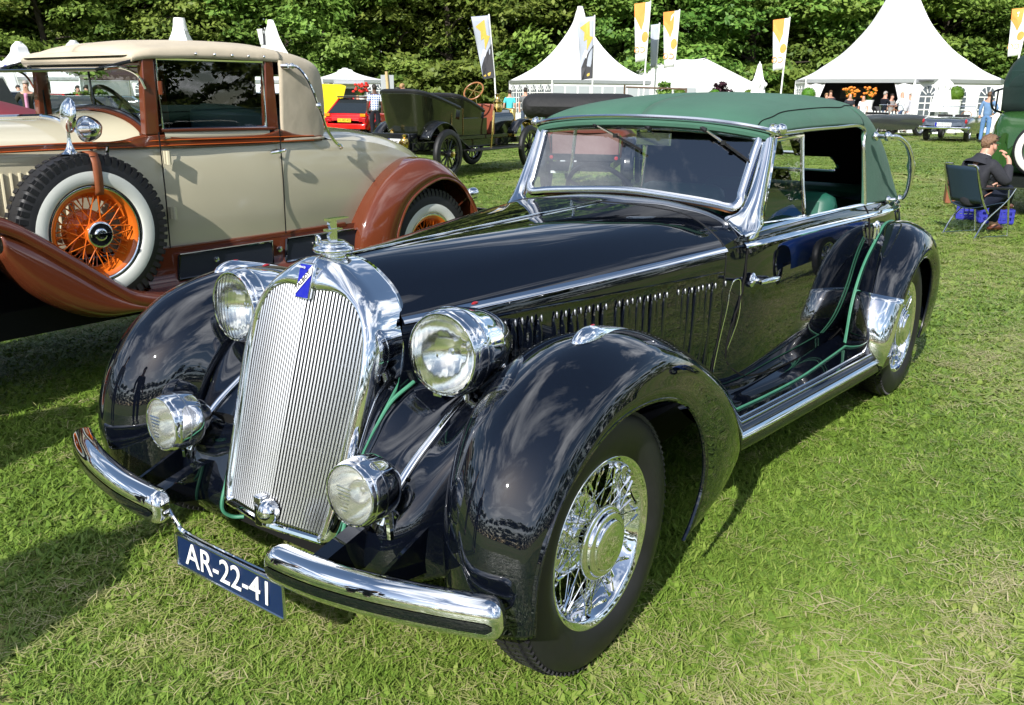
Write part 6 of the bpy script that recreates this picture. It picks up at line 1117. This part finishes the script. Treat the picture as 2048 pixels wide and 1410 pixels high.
# ---- two open sports cars by the tent
def roadster(px, D, turn, label, paint, plate=None):
    p = ad(px, D); t = thing('open_sports_car', label, 'car', p, face(p, turn), 'open sports cars by the bar tent'); hw = .84; L = 4.4
    st = [(-2.2, .75, .40, .62), (-2.0, .92, .30, .74), (-1.4, .99, .26, .84), (-.55, 1., .25, .88), (.3, .99, .25, .86), (1.1, 1., .27, .88), (1.7, .96, .32, .84), (2.05, .88, .38, .74), (2.2, .80, .44, .58)]
    C_ = [[(hw*k*.9, y, zb), (hw*k*1.0, y, zb*.5+zt*.5), (hw*k*.98, y, zt-.07), (hw*k*.86, y, zt), (hw*k*.55, y, zt-.015), (0, y, zt-.0)] for y, k, zb, zt in st]; g_ = surf(C_, 4, 3); kp = lambda c: not (-.45 < c[1] < .75 and abs(c[0]) < .60 and c[2] > .7)
    b = B().grid(g_, keep=kp); b.cat(B().grid(g_, keep=kp).mir()); obj('body', b, paint, t, ang=50)
    obj('cockpit', B().box((0, .15, .45), (1.25, 1.2, .1)).box((-.3, .45, .72), (.5, .15, .45)).box((.3, .45, .72), (.5, .15, .45)), M['blacktrim'], t, smooth=False)
    ws = [(-.68, -.52, .86), (.68, -.52, .86), (.58, -.28, 1.24), (-.58, -.28, 1.24)]; w_ = obj('windscreen', B().tube(ws, .016, 6, closed=True), M['chrome'], t); obj('windscreen_glass', B().add(ws, [(0, 1, 2, 3)]), M['glass'], w_, smooth=False)
    obj('steering_wheel', B().tube([(-.32+.18*math.cos(a), -.15-.06*math.sin(a), .90+.17*math.sin(a)) for a in np.linspace(0, 6.283, 20, endpoint=False)], .012, 6, closed=True), M['wood'], t)
    obj('rear_bumper', B().tube(curve([(-.84, 1.95, .50), (-.72, 2.22, .50), (0, 2.29, .50), (.72, 2.22, .50), (.84, 1.95, .50)], 5), .045, 8), M['chrome'], t); obj('front_bumper', B().tube(curve([(-.84, -1.95, .48), (0, -2.3, .48), (.84, -1.95, .48)], 5), .04, 8), M['chrome'], t)
    for s in (1, -1):
        for y in (-1.3, 1.3): simple_wheel(t, (s*.70, y, .32), .32, .17, M['alloy'], s)
        obj('tail_light', B().ell((s*.72, 2.0, .72), (.05, .10, .09), 10, 8), M['redlens'], t); obj('exhaust', B().tube([(s*.42, 1.9, .28), (s*.42, 2.25, .28)], .03, 8), M['chrome'], t)
    if plate: q = obj('number_plate', B().box((0, 2.22, .62), (.56, .02, .12)), M['whiteplate'], t, smooth=False); lettering(q, plate, .115, M['blacktrim'], (-1, 0, 0), (0, 0, 1), (0, 2.233, .62), .001); obj('country_band', B().box((.245, 2.232, .62), (.06, .008, .12)), M['blue'], q, smooth=False)
    return t
roadster(1902, 35.6, math.pi-.18, 'slate grey open sports car seen square from behind near the picket fence', M['greycar'], 'RS-FE 25H'); roadster(1760, 39.0, math.pi-.75, 'dark silver open sports car half hidden by the green fabric top', M['silvercar'])
# ---- the dark green touring car
M['tourer'] = mat('very dark green paint', (.010, .012, .006), rough=.09, coat=.6); M['blkleather'] = mat('black leather', (.012, .012, .013), rough=.35, bump=(60, .3, .004)); M['dashbrown'] = mat('red brown panel', (.22, .055, .028), rough=.4)
pr_ = gp(893, 357); hd_ = np.array([-.13, .9915]); rzt = math.atan2(hd_[0], -hd_[1]); axr = np.array([math.cos(rzt), math.sin(rzt)])   # local x axis in the world
org = pr_[:2]+axr*.70+hd_*1.62                         # near rear wheel is at local (-.70, 1.62)
TR = thing('touring_car', 'very dark green veteran touring car with brass lamps and wooden steering wheel', 'car', (org[0], org[1], 0), rzt)
tb = [[(sx*k, y, z) for k, z in prof] for sx in (1,) for y, prof in ()]
def tonneau(y0, y1, zt0, zt1, w, zb, back):
    rows_ = []
    for t_ in np.linspace(-math.pi*.5, math.pi*.5, 15):
        sx = math.sin(t_); cx = abs(math.cos(t_))**.45; rows_.append([(w*(.86+.14*v)*np.sign(sx)*abs(sx)**.45, y0+(y1-y0)*cx*(.90+.12*v), zb+(zt0-zb)*v+((zt1-zt0)*cx)*v) for v in (0, .2, .5, .8, 1)])
    return surf(rows_, 3, 3)
for y0, y1, z0, z1, w in ((.95, 2.12, 1.28, 1.58, .57), (.02, .86, 1.22, 1.52, .55)):
    g_ = tonneau(y0, y1, z0, z1, w, .78, 1); obj('tub', B().grid(g_), M['tourer'], TR, solid=.03); e = g_[:, -1]; obj('seat_roll', B().tube(e, .045, 8), M['blkleather'], TR); obj('edge_line', B().tube(e+np.array([0, 0, -.06]), .008, 5), M['brass'], TR)
    obj('seat', B().box((0, y0+.42, 1.0), (w*1.7, .6, .22)), M['blkleather'], TR, bevel=.05)
for s in (1, -1):
    obj('side_panel', B().box((s*.53, .45, .92), (.04, 1.15, .34)), M['tourer'], TR, bevel=.01); obj('door', B().box((s*.545, 1.02, 1.02), (.04, .42, .52)), M['tourer'], TR, bevel=.01); obj('door_line', B().tube([(s*.57, .82, .78), (s*.57, .82, 1.27), (s*.57, 1.22, 1.27), (s*.57, 1.22, .78)], .008, 5, closed=True), M['brass'], TR)
    for y, nm in ((1.62, 'rear_fender'), (-1.62, 'front_fender')):
        rows_ = [[(s*(.44+.24*u), y+(.55+.03*math.sin(u*3.1))*math.cos(a), .46+(.55+.03*math.sin(u*3.1))*math.sin(a)) for u in np.linspace(0, 1, 5)] for a in np.linspace(.5, 2.6, 16)]
        if nm == 'rear_fender': rows_ += [[(s*(.44+.24*u), .95-.0, .62) for u in np.linspace(0, 1, 5)], [(s*(.44+.24*u), .7, .50) for u in np.linspace(0, 1, 5)]]
        obj(nm, B().grid(np.array(rows_), flip=(s > 0)), M['blackgloss'], TR, solid=.012)
        simple_wheel(TR, (s*.74, y, .455), .455, .11, M['blackgloss'], s, spokes=12, rr=.76); obj('hub_cap', B().lathe([(.001, .12), (.05, .11), (.055, .03)], 14, o=(s*.76, y, .455), ax=(s, 0, 0)), M['brass'], TR)
    obj('running_board', B().box((s*.70, -.1, .48), (.30, 1.9, .035)), M['blkleather'], TR, bevel=.006)
    obj('side_lamp', B().lathe(curve([(.05, 0), (.09, .02), (.10, .10), (.085, .19), (.10, .21), (.05, .27), (.04, .33), (.055, .36), (.001, .38)], 3), 16, o=(s*.60, -.46, 1.18)).lathe(curve([(.07, .05), (.075, .09), (.001, .10)], 2), 14, o=(s*.60, -.46, 1.29), ax=(0, -1, 0)), M['brass'], TR)
    obj('headlamp', B().lathe(curve([(.001, -.12), (.08, -.08), (.12, 0), (.13, .06), (.10, .07), (.001, .07)], 3), 18, o=(s*.45, -2.0, .95), ax=(0, -1, 0)), M['brass'], TR)
obj('bonnet', B().grid(surf([[(-.36*k, y, .72), (-.36*k, y, 1.02), (-.26*k, y, 1.20), (0, y, 1.25), (.26*k, y, 1.20), (.36*k, y, 1.02), (.36*k, y, .72)] for y, k in ((-.45, 1.1), (-1.0, 1.0), (-1.65, .9))], 3, 3), flip=True), M['tourer'], TR); obj('radiator', B().box((0, -1.72, .92), (.62, .12, .66)), M['brass'], TR, bevel=.04)
obj('dashboard', B().box((0, -.40, 1.05), (1.12, .06, .60)), M['dashbrown'], TR, bevel=.02); obj('floor_board', B().box((0, .4, .72), (1.2, 2.6, .06)), M['blackgloss'], TR, smooth=False)
sc_ = np.array([-.32, .02, 1.60]); sw = B().tube([sc_+.21*np.array([math.cos(a), -math.sin(a)*.62, math.sin(a)*.78]) for a in np.linspace(0, 6.283, 28, endpoint=False)], .016, 8, closed=True); so2 = obj('steering_wheel', sw, M['wood'], TR); cl_ = B().tube([sc_, sc_+np.array([0, -.32, -.85])], .022, 8)
for a in (.3, 1.9, 3.4, 5.0): cl_.tube([sc_, sc_+.2*np.array([math.cos(a), -math.sin(a)*.62, math.sin(a)*.78])], .010, 6)
obj('steering_column', cl_, M['brass'], so2); obj('brake_lever', B().tube(curve([(-.66, -.1, .5), (-.68, -.12, .9), (-.66, -.2, 1.22)], 3), .018, 6), M['brass'], TR); obj('windscreen_stay', B().tube([(-.56, -.40, 1.35), (-.56, -.35, .75)], .012, 6), M['brass'], TR)
obj('chassis', B().box((-.4, .2, .60), (.08, 4.2, .12)).box((.4, .2, .60), (.08, 4.2, .12)).box((0, 2.0, .60), (.88, .08, .12)).box((0, 1.62, .46), (1.4, .08, .08)).box((0, -1.62, .46), (1.4, .08, .08)).box((0, .3, .55), (.76, 3.2, .1)), M['blackgloss'], TR, smooth=False)
fb = obj('fuel_box', B().box((.05, 2.22, .66), (.86, .28, .36)), M['blackgloss'], TR, bevel=.015); obj('filler', B().lathe([(.045, 0), (.03, .03), (.05, .05), (.001, .08)], 12, o=(.1, 2.22, .84)), M['brass'], fb)
q = obj('number_plate', B().box((-.08, 2.375, .62), (.30, .02, .24)), M['whiteplate'], TR, smooth=False); lettering(q, 'AM', .10, M['blacktrim'], (-1, 0, 0), (0, 0, 1), (-.08, 2.39, .68), .001); lettering(q, '940 FF', .10, M['blacktrim'], (-1, 0, 0), (0, 0, 1), (-.08, 2.39, .56), .001); obj('country_band', B().box((.05, 2.386, .62), (.04, .006, .24)), M['blue'], q, smooth=False)
obj('tail_lamp', B().lathe(curve([(.04, 0), (.075, .02), (.085, .10), (.07, .17), (.03, .2), (.045, .24), (.001, .26)], 3), 16, o=(-.34, 2.44, .58)).lathe(curve([(.07, .05), (.07, .10), (.05, .11), (.001, .11)], 2), 14, o=(-.34, 2.44, .66), ax=(0, 1, 0)), M['brass'], TR)
# ---- the brown veteran car glimpsed through the windscreen
p = ad(1180, 15.2); VB = thing('veteran_car', 'brown veteran car with folded black hood seen behind the green fabric top', 'car', p, face(p, math.pi-.12))
obj('rear_panel', B().grid(surf([[(-.62*k, y, z0), (-.64*k, y, (z0+z1)/2), (-.60*k, y, z1)] + [(0, y+.06, z1)] + [(.60*k, y, z1), (.64*k, y, (z0+z1)/2), (.62*k, y, z0)] for y, k, z0, z1 in ((-.6, 1, .58, .95), (.2, 1.03, .58, 1.02), (.75, .98, .60, 1.02), (.98, .85, .62, .98))], 3, 3)), M['dashbrown'], VB); obj('back_panel', B().box((0, .97, .80), (1.05, .05, .38)), mat('brown leathercloth', (.17, .085, .07), rough=.5), VB, bevel=.02)
g_ = [[(x, .78+.34*math.cos(a)*k, 1.37+.20*math.sin(a)*k) for a in np.linspace(0, 6.283, 14, endpoint=False)] for x, k in ((-.72, .55), (-.68, .85), (-.55, 1), (-.2, 1.02), (.2, 1.0), (.6, 1.02), (.9, .95), (1.0, .6))]; obj('folded_hood', B().grid(surf(g_, 3, 1), closev=True).add([], []), mat('black hood cloth', (.010, .010, .011), rough=.75, bump=(9, .7, .03)), VB)
for s in (1, -1):
    simple_wheel(VB, (s*.64, .75, .42), .42, .09, M['blackgloss'], s, spokes=14, rr=.80); simple_wheel(VB, (s*.64, -1.7, .42), .42, .09, M['blackgloss'], s, spokes=14, rr=.80)
    rows_ = [[(s*(.58+.2*u), .75+.50*math.cos(a), .42+.50*math.sin(a)) for u in np.linspace(0, 1, 4)] for a in np.linspace(-.2, 2.8, 16)]; obj('rear_fender', B().grid(np.array(rows_), flip=(s > 0)), M['blackgloss'], VB, solid=.012); obj('tail_lamp', B().lathe([(.001, 0), (.028, .0), (.028, .04), (.001, .045)], 12, o=(s*.50, 1.12, .62), ax=(0, 1, 0)), M['redlens'], VB)
obj('chassis', B().box((0, .2, .50), (.9, 2.6, .12)).box((0, 1.08, .62), (1.1, .06, .10)).box((0, -1.2, .8), (.7, 1.2, .6)), M['blackgloss'], VB, smooth=False)
q = obj('number_plate', B().box((.28, 1.13, .44), (.46, .02, .13)), M['whiteplate'], VB, smooth=False); lettering(q, 'B-1524', .125, M['blacktrim'], (-1, 0, 0), (0, 0, 1), (.28, 1.145, .44), .001)
# ---- green saloon at the right edge
M['midgreen'] = mat('mid green paint', (.022, .068, .016), rough=.14, coat=.5); M['dkcanvas'] = canvas('dark green hood cloth', (.010, .028, .024))
p = ad(2122, 13.2); GC_ = thing('vintage_limousine', 'green vintage car with tall dark hood and white-walled spare at the right edge', 'car', p, face(p, math.pi-.22))
bk = [[(.80*k, y, .55), (.83*k, y, .8), (.82*k, y, 1.1), (.76*k, y, zt-.06), (.6*k, y, zt), (0, y, zt+.01)] for y, k, zt in ((-1.2, 1.0, 1.42), (.3, 1.02, 1.42), (.85, 1.0, 1.40), (1.15, .93, 1.34), (1.32, .80, 1.2), (1.38, .62, .95))]; g_ = surf(bk, 4, 3); b = B().grid(g_); b.cat(B().grid(g_).mir()); obj('body', b, M['midgreen'], GC_); obj('back_panel', B().box((0, 1.24, .80), (1.5, .25, .5)), M['midgreen'], GC_, bevel=.1)
hk = [[(.80*k, y, 1.38), (.82*k, y, 1.7), (.80*k, y, zt-.25), (.70*k, y, zt-.07), (.5*k, y, zt), (0, y, zt+.02)] for y, k, zt in ((-1.0, 1, 2.20), (.3, 1.0, 2.20), (.75, .98, 2.16), (.95, .94, 2.06), (1.02, .88, 1.9))]; g_ = surf(hk, 4, 3); b = B().grid(g_); b.cat(B().grid(g_).mir()); b.cat(B().grid(np.stack([g_[-1]*np.array([-1, 1, 1]), g_[-1]], 0), flip=False)); obj('hood', b, M['dkcanvas'], GC_, solid=.012); obj('hood_back', B().box((0, 1.0, 1.62), (1.36, .04, .6)), M['dkcanvas'], GC_, bevel=.01)
sw_ = wire_wheel('wheel', GC_, (.0, 1.50, .90), .37, .15, .22, (M['rubber'], M['midgreen'], M['midgreen'], M['chrome'], M['midgreen']), 24, 1, hub='cone', white=(.24, .33), rz=math.pi/2)
for s in (1, -1):
    simple_wheel(GC_, (s*.70, .75, .40), .40, .16, M['midgreen'], s, spokes=12); rows_ = [[(s*(.58+.32*u), .75+.52*math.cos(a), .42+.54*math.sin(a)) for u in np.linspace(0, 1, 4)] for a in np.linspace(-.3, 2.9, 16)]; obj('rear_fender', B().grid(np.array(rows_), flip=(s > 0)), M['blackgloss'], GC_, solid=.012)
    obj('hood_iron', B().tube(curve([(s*.86, .55, 1.35), (s*.92, .8, 1.42), (s*.92, .85, 1.62), (s*.88, .6, 1.68)], 4), .016, 6).tube([(s*.90, .70, 1.36), (s*.90, .70, 1.66)], .012, 6), M['blackgloss'], GC_); obj('tail_lamp', B().lathe([(.001, 0), (.05, 0), (.05, .06), (.001, .07)], 12, o=(s*.62, 1.40, .62), ax=(0, 1, 0)), M['redlens'], GC_)
q = obj('number_plate', B().box((-.50, 1.52, .72), (.36, .02, .34)), M['plate'], GC_, smooth=False); q.name = 'number_plate'; lettering(q, 'AR', .15, M['white'], (-1, 0, 0), (0, 0, 1), (-.50, 1.535, .80), .001, .001); lettering(q, '51', .15, M['white'], (-1, 0, 0), (0, 0, 1), (-.52, 1.535, .64), .001, .001)
obj('chassis', B().box((0, .2, .48), (.9, 3.0, .14)), M['blackgloss'], GC_, smooth=False)
# ---- blue racing car standing right of the camera, mirrored in the black door
M['racing'] = mat('french blue paint', (.012, .05, .26), rough=.12, coat=.5)
BR = thing('racing_car', 'blue vintage racing car mirrored in the black door', 'car', (3.1, 8.6, 0), .12); rb = [[(.42*k, y, .30), (.46*k, y, .5), (.42*k, y, zt-.1), (.25*k, y, zt), (0, y, zt+.03)] for y, k, zt in ((-1.75, .55, .78), (-1.5, .72, .86), (-.8, .85, .92), (.0, 1., .96), (.5, 1.05, .84), (1.0, .95, .95), (1.6, .6, .85), (2.1, .15, .65))]; g_ = surf(rb, 4, 3); b = B().grid(g_); b.cat(B().grid(g_).mir()); obj('body', b, M['racing'], BR)
for s in (1, -1):
    for y in (-1.2, 1.1): simple_wheel(BR, (s*.62, y, .36), .36, .12, M['alloy'], s, spokes=8, rr=.68)
obj('axle', B().box((0, -1.2, .36), (1.2, .05, .05)).box((0, 1.1, .36), (1.2, .05, .05)), M['blackgloss'], BR, smooth=False)
# ================================================================ folding chair and the seated man
CH = gp(1948, 470); CH[2] = 0; CRZ = 2.56
CSH = .92
t = thing('folding_chair', 'navy folding chair with shiny tube frame under the seated man', 'chair', CH, CRZ, sc=.93); M['navy'] = mat('navy chair fabric', (.012, .028, .05), rough=.55, bump=(50, .3, .003)); M['tube'] = mat('polished tube', (.72, .72, .70), rough=.14, metal=1)
for s in (1, -1):
    obj('leg', B().tube(curve([(s*.25, .26, 0), (s*.255, .12, .22), (s*.26, -.16, .45), (s*.26, -.28, .60)], 4), .011, 8), M['tube'], t); obj('leg', B().tube(curve([(s*.25, -.28, 0), (s*.255, -.24, .22), (s*.26, -.17, .58)], 4), .011, 8), M['tube'], t)
    obj('back_tube', B().tube(curve([(s*.255, .10, .30), (s*.26, .22, .46), (s*.26, .33, .72), (s*.255, .37, .85), (s*.22, .385, .885), (s*.12, .385, .885)], 4), .012, 8), M['tube'], t); obj('armrest', B().tube(curve([(s*.28, .28, .61), (s*.285, .05, .615), (s*.28, -.22, .60)], 4), .016, 8), M['blacktrim'], t); obj('floor_tube', B().tube([(s*.25, .26, .012), (s*.25, -.28, .012)], .009, 6), M['tube'], t)
obj('seat', B().grid(surf([[(x, y, .44-.05*math.cos(x/.25*1.5)-(y+.2)*.12) for x in (-.25, -.12, 0, .12, .25)] for y in (-.22, 0, .2)], 3, 3)), M['navy'], t, solid=.01); obj('backrest', B().grid(surf([[(x, .20+(z-.42)*.38+.03*math.cos(x/.25*1.5), z) for x in (-.25, -.12, 0, .12, .25)] for z in (.42, .58, .72, .865)], 3, 3)), M['navy'], t, solid=.012)
JS = dict(J0); JS.update(pel=(0, .12, .50), sp=(0, .15, .68), ch=(0, .10, .88), nk=(0, .04, 1.02), hd0=(0, -.03, 1.095), hd1=(0, -.045, 1.175), hd2=(0, -.03, 1.24), nose=(0, -.15, 1.135),
  shL=(.17, .08, .97), elL=(.24, -.02, .72), wrL=(.16, -.26, .66), haL=(.11, -.33, .66), shR=(-.18, .08, .97), elR=(-.24, -.10, .74), wrR=(-.12, -.235, .98), haR=(-.075, -.225, 1.05),
  hipL=(.10, .08, .48), knL=(.12, -.42, .52), anL=(.13, -.40, .10), heL=(.13, -.37, .055), toL=(.14, -.56, .04), hipR=(-.10, .08, .48), knR=(-.04, -.42, .62), anR=(.18, -.62, .40), heR=(.19, -.60, .36), toR=(.22, -.76, .36))
for k_ in list(JS):
    if k_[:2] not in ('kn', 'an', 'he', 'to', 'hi') and k_ != 'pel': JS[k_] = (JS[k_][0], JS[k_][1], JS[k_][2]-.13)
JS.update(pel=(0, .12, .40), hipL=(.10, .08, .38), hipR=(-.10, .08, .38), knL=(.12, -.40, .45), knR=(-.04, -.40, .53))
for k_ in ('anR', 'heR', 'toR'): JS[k_] = (JS[k_][0], JS[k_][1], JS[k_][2]-.08)
MAN = thing('person', 'man in a charcoal suit sitting cross-legged with his hand at his mouth', 'person', CH, CRZ)
skinned('body', JS, EDG, M['skin'], MAN, root='pel', cut=dict(pel=.7, sp=.7, ch=.7, hipL=.8, hipR=.8, shL=.75, shR=.75, haR=.62, haL=.62))
suit = cloth((.030, .031, .038)); K = dict(JS); E = [('hem', 'pel'), ('pel', 'sp'), ('sp', 'ch'), ('ch', 'nkb')]; K['nkb'] = lerp(JS['ch'], JS['nk'], .92); K['nkb_r'] = (.075, .075); K['hem'] = (0, .10, .35); K['hem_r'] = (.165, .13)
for s in 'LR': K['wr'+s] = lerp(JS['el'+s], JS['wr'+s], .88); E += [('ch', 'sh'+s), ('sh'+s, 'el'+s), ('el'+s, 'wr'+s)]
skinned('jacket', K, E, suit, MAN, grow=.026, root='ch')
K = dict(JS); E = [('pelb', 'pel')]; K['pelb'] = lerp(JS['pel'], JS['sp'], .5); K['pelb_r'] = (.145, .108)
for s in 'LR': E += [('pel', 'hip'+s), ('hip'+s, 'kn'+s), ('kn'+s, 'an'+s)]
skinned('trousers', K, E, cloth((.012, .016, .030)), MAN, grow=.016, root='pel')
obj('jacket_collar', B().lathe(curve([(.175, -.075), (.135, -.03), (.10, .01), (.082, .05), (.078, .03)], 3), 20, o=(0, .045, .875), ax=(0, -.35, 1)), suit, MAN)
obj('collar', B().lathe([(.072, 0), (.066, .035), (.062, .0)], 18, o=(0, .025, .895), ax=(0, -.3, 1)), M['whitepaint'], MAN)
for s in 'LR':
    he, to = np.array(JS['he'+s]), np.array(JS['to'+s]); obj('shoe', B().tube(curve([he+(0, .03, -.005), (he+to)/2+(0, 0, .014), to+(0, -.02, 0)], 4), [.02, .038, .045, .048, .048, .048, .045, .038, .015], 8, flat=.8), mat('brown shoe', (.10, .03, .015), rough=.25), MAN)
for hand, wr, dirv in (('haR', 'wrR', (.02, -.03, .06)), ('haL', 'wrL', (-.05, -.06, -.005))):
    h = np.array(JS[hand]); d = h-np.array(JS[wr]); d /= np.linalg.norm(d); sd_ = np.cross(d, (1, .3, .1)); sd_ /= np.linalg.norm(sd_); cu = np.cross(sd_, d); fb_ = B()
    for j, L in enumerate((.062, .07, .066, .052)):
        p0 = h+sd_*(.027-.018*j)+d*.02; fb_.tube([p0, p0+d*L*.45+cu*.006, p0+d*L*.8+cu*.022, p0+d*L*.9+cu*.04], [.0095, .009, .008, .006], 7)
    p0 = h+sd_*.03-d*.03; fb_.tube([p0, p0+sd_*.022+d*.03, p0+sd_*.026+d*.055+cu*.012], [.011, .010, .007], 7); q = obj('finger', fb_, M['skin'], MAN); q['kind'] = 'stuff'
M['hairman'] = mat('greying brown hair', (.16, .09, .05), rough=.65, var=(40, .4), bump=(45, .9, .02))
hb = B().ell((0, 0, 0), (.092, .112, .105), 22, 16); r2 = np.random.default_rng(5); hb.v = [tuple(np.array(v)*(1+.07*math.sin(v[0]*70+1)*math.cos(v[1]*60)+r2.normal(0, .012))) for v in hb.v]; hb.f = [f for f in hb.f if all((hb.v[i][2] > .0 and hb.v[i][1] > -.085) or hb.v[i][1] > .03 for i in f)]; hb.m = [0]*len(hb.f); obj('hair', hb.xf(lambda q: q*np.array([.95, .95, .86])+np.array([0, -.026, 1.068])), M['hairman'], MAN, solid=.008)
for s in (1, -1): obj('ear', B().ell((s*.083, -.03, 1.015), (.012, .02, .03), 10, 8), M['skin'], MAN)
obj('glasses', B().tube(curve([(-.09, -.02, 1.11), (-.07, -.10, 1.125), (0, -.125, 1.125), (.07, -.10, 1.125), (.09, -.02, 1.11)], 4), .005, 5), M['blacktrim'], MAN)
fc_ = B()
for s in (1, -1): fc_.ell((s*.032, -.118, 1.035), (.014, .008, .007), 8, 6)
fc_.ell((0, -.118, .965), (.024, .008, .006), 8, 6); q = obj('face_features', fc_, mat('lips and eyes', (.16, .06, .05), rough=.5), MAN); q['kind'] = 'stuff'
# blue crates and a wooden box by the chair
def crate(at, rz, label):
    t = thing('crate', label, 'crate', at, rz, 'blue plastic crates by the chair'); m = M['cratblue']
    for x, y, dx, dy in ((0, -.15, .40, .015), (0, .15, .40, .015), (-.2, 0, .015, .30), (.2, 0, .015, .30)):
        for z in (.03, .10, .17): obj('rim', B().box((x, y, z), (dx, dy, .028)), m, t, smooth=False)
        for k in np.linspace(-.45, .45, 7): obj('slat', B().box((x+k*dx*(dx > .1), y+k*dy*(dy > .1), .10), (.016, .016, .17)), m, t, smooth=False)
    obj('base', B().box((0, 0, .012), (.40, .30, .015)), m, t, smooth=False)
M['cratblue'] = mat('blue plastic', (.03, .035, .30), rough=.35); q = gp(1985, 445); q[2] = 0; crate(q, .4, 'blue slatted crate under the armrest of the folding chair'); q = gp(1945, 438); q[2] = 0; crate(q, .2, 'blue crate half hidden behind the folding chair seat')
q = gp(1899, 405); q[2] = 0; t = thing('wooden_box', 'small reddish wooden box standing behind the folding chair', 'box', q, .3); obj('box_body', B().box((0, 0, .16), (.16, .3, .32)), mat('red wood', (.22, .07, .03), rough=.5), t, bevel=.01)
# ================================================================ people
HIP = dict(elR=(-.33, .10, 1.18), wrR=(-.20, -.06, 1.0), haR=(-.15, -.08, .96)); WALK = dict(knL=(.10, -.15, .52), anL=(.10, -.05, .12), heL=(.10, -.02, .07), toL=(.11, -.22, .05), knR=(-.10, .02, .49), anR=(-.10, .22, .12), heR=(-.10, .25, .08), toR=(-.11, .08, .04)); DRINK = dict(elR=(-.26, -.10, 1.16), wrR=(-.14, -.30, 1.22), haR=(-.11, -.37, 1.26)); LEAN = dict(elL=(.22, -.14, 1.13), wrL=(.15, -.36, 1.10), haL=(.13, -.44, 1.10), elR=(-.22, -.14, 1.13), wrR=(-.15, -.36, 1.10), haR=(-.13, -.44, 1.10))
def folk(px, D, lab, H=1.76, turn=0., **k): p = ad(px, D); p[2] = 0; return person(p, lab, H, face(p, turn), **k)
folk(748, 32, 'man in a blue and white checked shirt seen from behind by the red car', 1.83, math.pi+.15, shirt=(.10, .15, .36), check=(.72, .76, .82), legs=(.012, .013, .018), hair='hairdark', skin='skindark')
folk(793, 34, 'person in a white shirt behind the green touring car', 1.76, 1.8, shirt=(.72, .72, .72), hair='hairdark', pose=LEAN); folk(803, 35, 'tall man in white just right of the dark-haired one by the sign', 1.9, 2.2, shirt=(.6, .6, .6), hair='hairfair')
folk(714, 36, 'child in a pink top behind the red hatchback', 1.45, .8, shirt=(.60, .05, .30), hair='hairfair')
folk(1015, 38, 'man in a turquoise polo shirt beyond the steering wheel', 1.72, math.pi, shirt=(.08, .50, .55), hair='hairdark', legs=(.05, .06, .10)); folk(1046, 37, 'man in a grey shirt with a bag beyond the brass lamp', 1.80, math.pi-.3, shirt=(.14, .145, .15), hair='hairdark', legs=(.06, .08, .12))
b_ = PEOPLE[-1]; obj('shoulder_bag', B().ell((-.16, .14, 1.15), (.10, .08, .22), 12, 10), cloth((.03, .025, .025)), b_)
folk(1758, 42.6, 'man in a black shirt leaning at the bar fence', 1.82, math.pi-.8, shirt=(.008, .009, .014), legs=(.05, .075, .13), hair='hairgrey', pose=LEAN); folk(1772, 43.3, 'dark-haired man behind the man in the black shirt', 1.72, .9, shirt=(.35, .33, .32), hair='hairdark')
folk(1792, 42.4, 'bald man in a white T-shirt at the bar fence', 1.86, math.pi+.9, shirt=(.75, .76, .78), legs=(.06, .09, .16), hair='hairgrey', bald=True, pose=LEAN); folk(1809, 42.3, 'grey-haired man in a pale jacket at the bar fence', 1.76, math.pi+1.0, shirt=(.42, .42, .46), legs=(.4, .4, .42), sleeve='long', hair='hairgrey', jacket=1)
folk(1716, 42.6, 'man in a white shirt and sunglasses facing out of the bar', 1.66, -.5, shirt=(.74, .75, .78), hair='hairdark', bald=True); folk(1689, 43.2, 'man in a dark waistcoat below the left orange flowers', 1.74, .4, shirt=(.03, .032, .04), hair='hairdark', bald=True); folk(1642, 44, 'fair-haired woman at the left of the bar', 1.72, .3, shirt=(.5, .35, .3), hair='hairfair'); folk(1650, 45, 'man in a dark jacket behind the fair-haired woman', 1.86, .2, shirt=(.05, .04, .05), hair='hairbrown', sleeve='long'); folk(1825, 42.6, 'woman in white seated low beside the folded parasol', 1.42, -.6, shirt=(.74, .74, .76), hair='hairbrown')
folk(1962, 33.5, 'man in a denim shirt and jeans standing by the green limousine', 1.78, math.pi-.2, shirt=(.12, .21, .36), legs=(.10, .20, .38), hair='hairbrown', sleeve='long', pose=HIP)
folk(64, 26, 'grey-haired man in a dark jacket and pink shirt left of the cream car', 1.80, -.2, shirt=(.035, .032, .022), legs=(.03, .05, .10), hair='hairgrey', sleeve='long', jacket=1, pose=HIP); obj('shirt_front', B().grid(np.array([[(x, -.155-.0*abs(x)+.02*(abs(x)/.045), z) for x in (-.045, 0, .045)] for z in np.linspace(.95, 1.42, 6)])), cloth((.50, .22, .34)), PEOPLE[-1], solid=.006)
for px, D, c, lab in ((44, 36, (.05, .05, .05), 'person in black behind the white banner foot'), (30, 40, (.6, .6, .62), 'person in white at the black-valance tent'), (162, 35, (.05, .05, .06), 'dark-haired woman seen through the cream car windscreen'), (178, 36, (.6, .6, .6), 'person in white seen through the cream car windscreen')): folk(px, D, lab, 1.72, .5, shirt=c, hair='hairdark')
# onlookers left of the frame: their shadows fall on the lawn and their shapes show in the black fenders
for (x, y), lab, c in (((-.30, -2.75), 'onlooker in a dark coat whose shadow reaches the number plate', (.03, .03, .035)), ((-1.70, -2.10), 'onlooker in a grey shirt whose shadow falls beside the black bumper', (.2, .2, .22))): person((x, y, 0), lab, 1.84, 2.9, shirt=c, sleeve='long', hair='hairdark', legs=(.03, .03, .04))
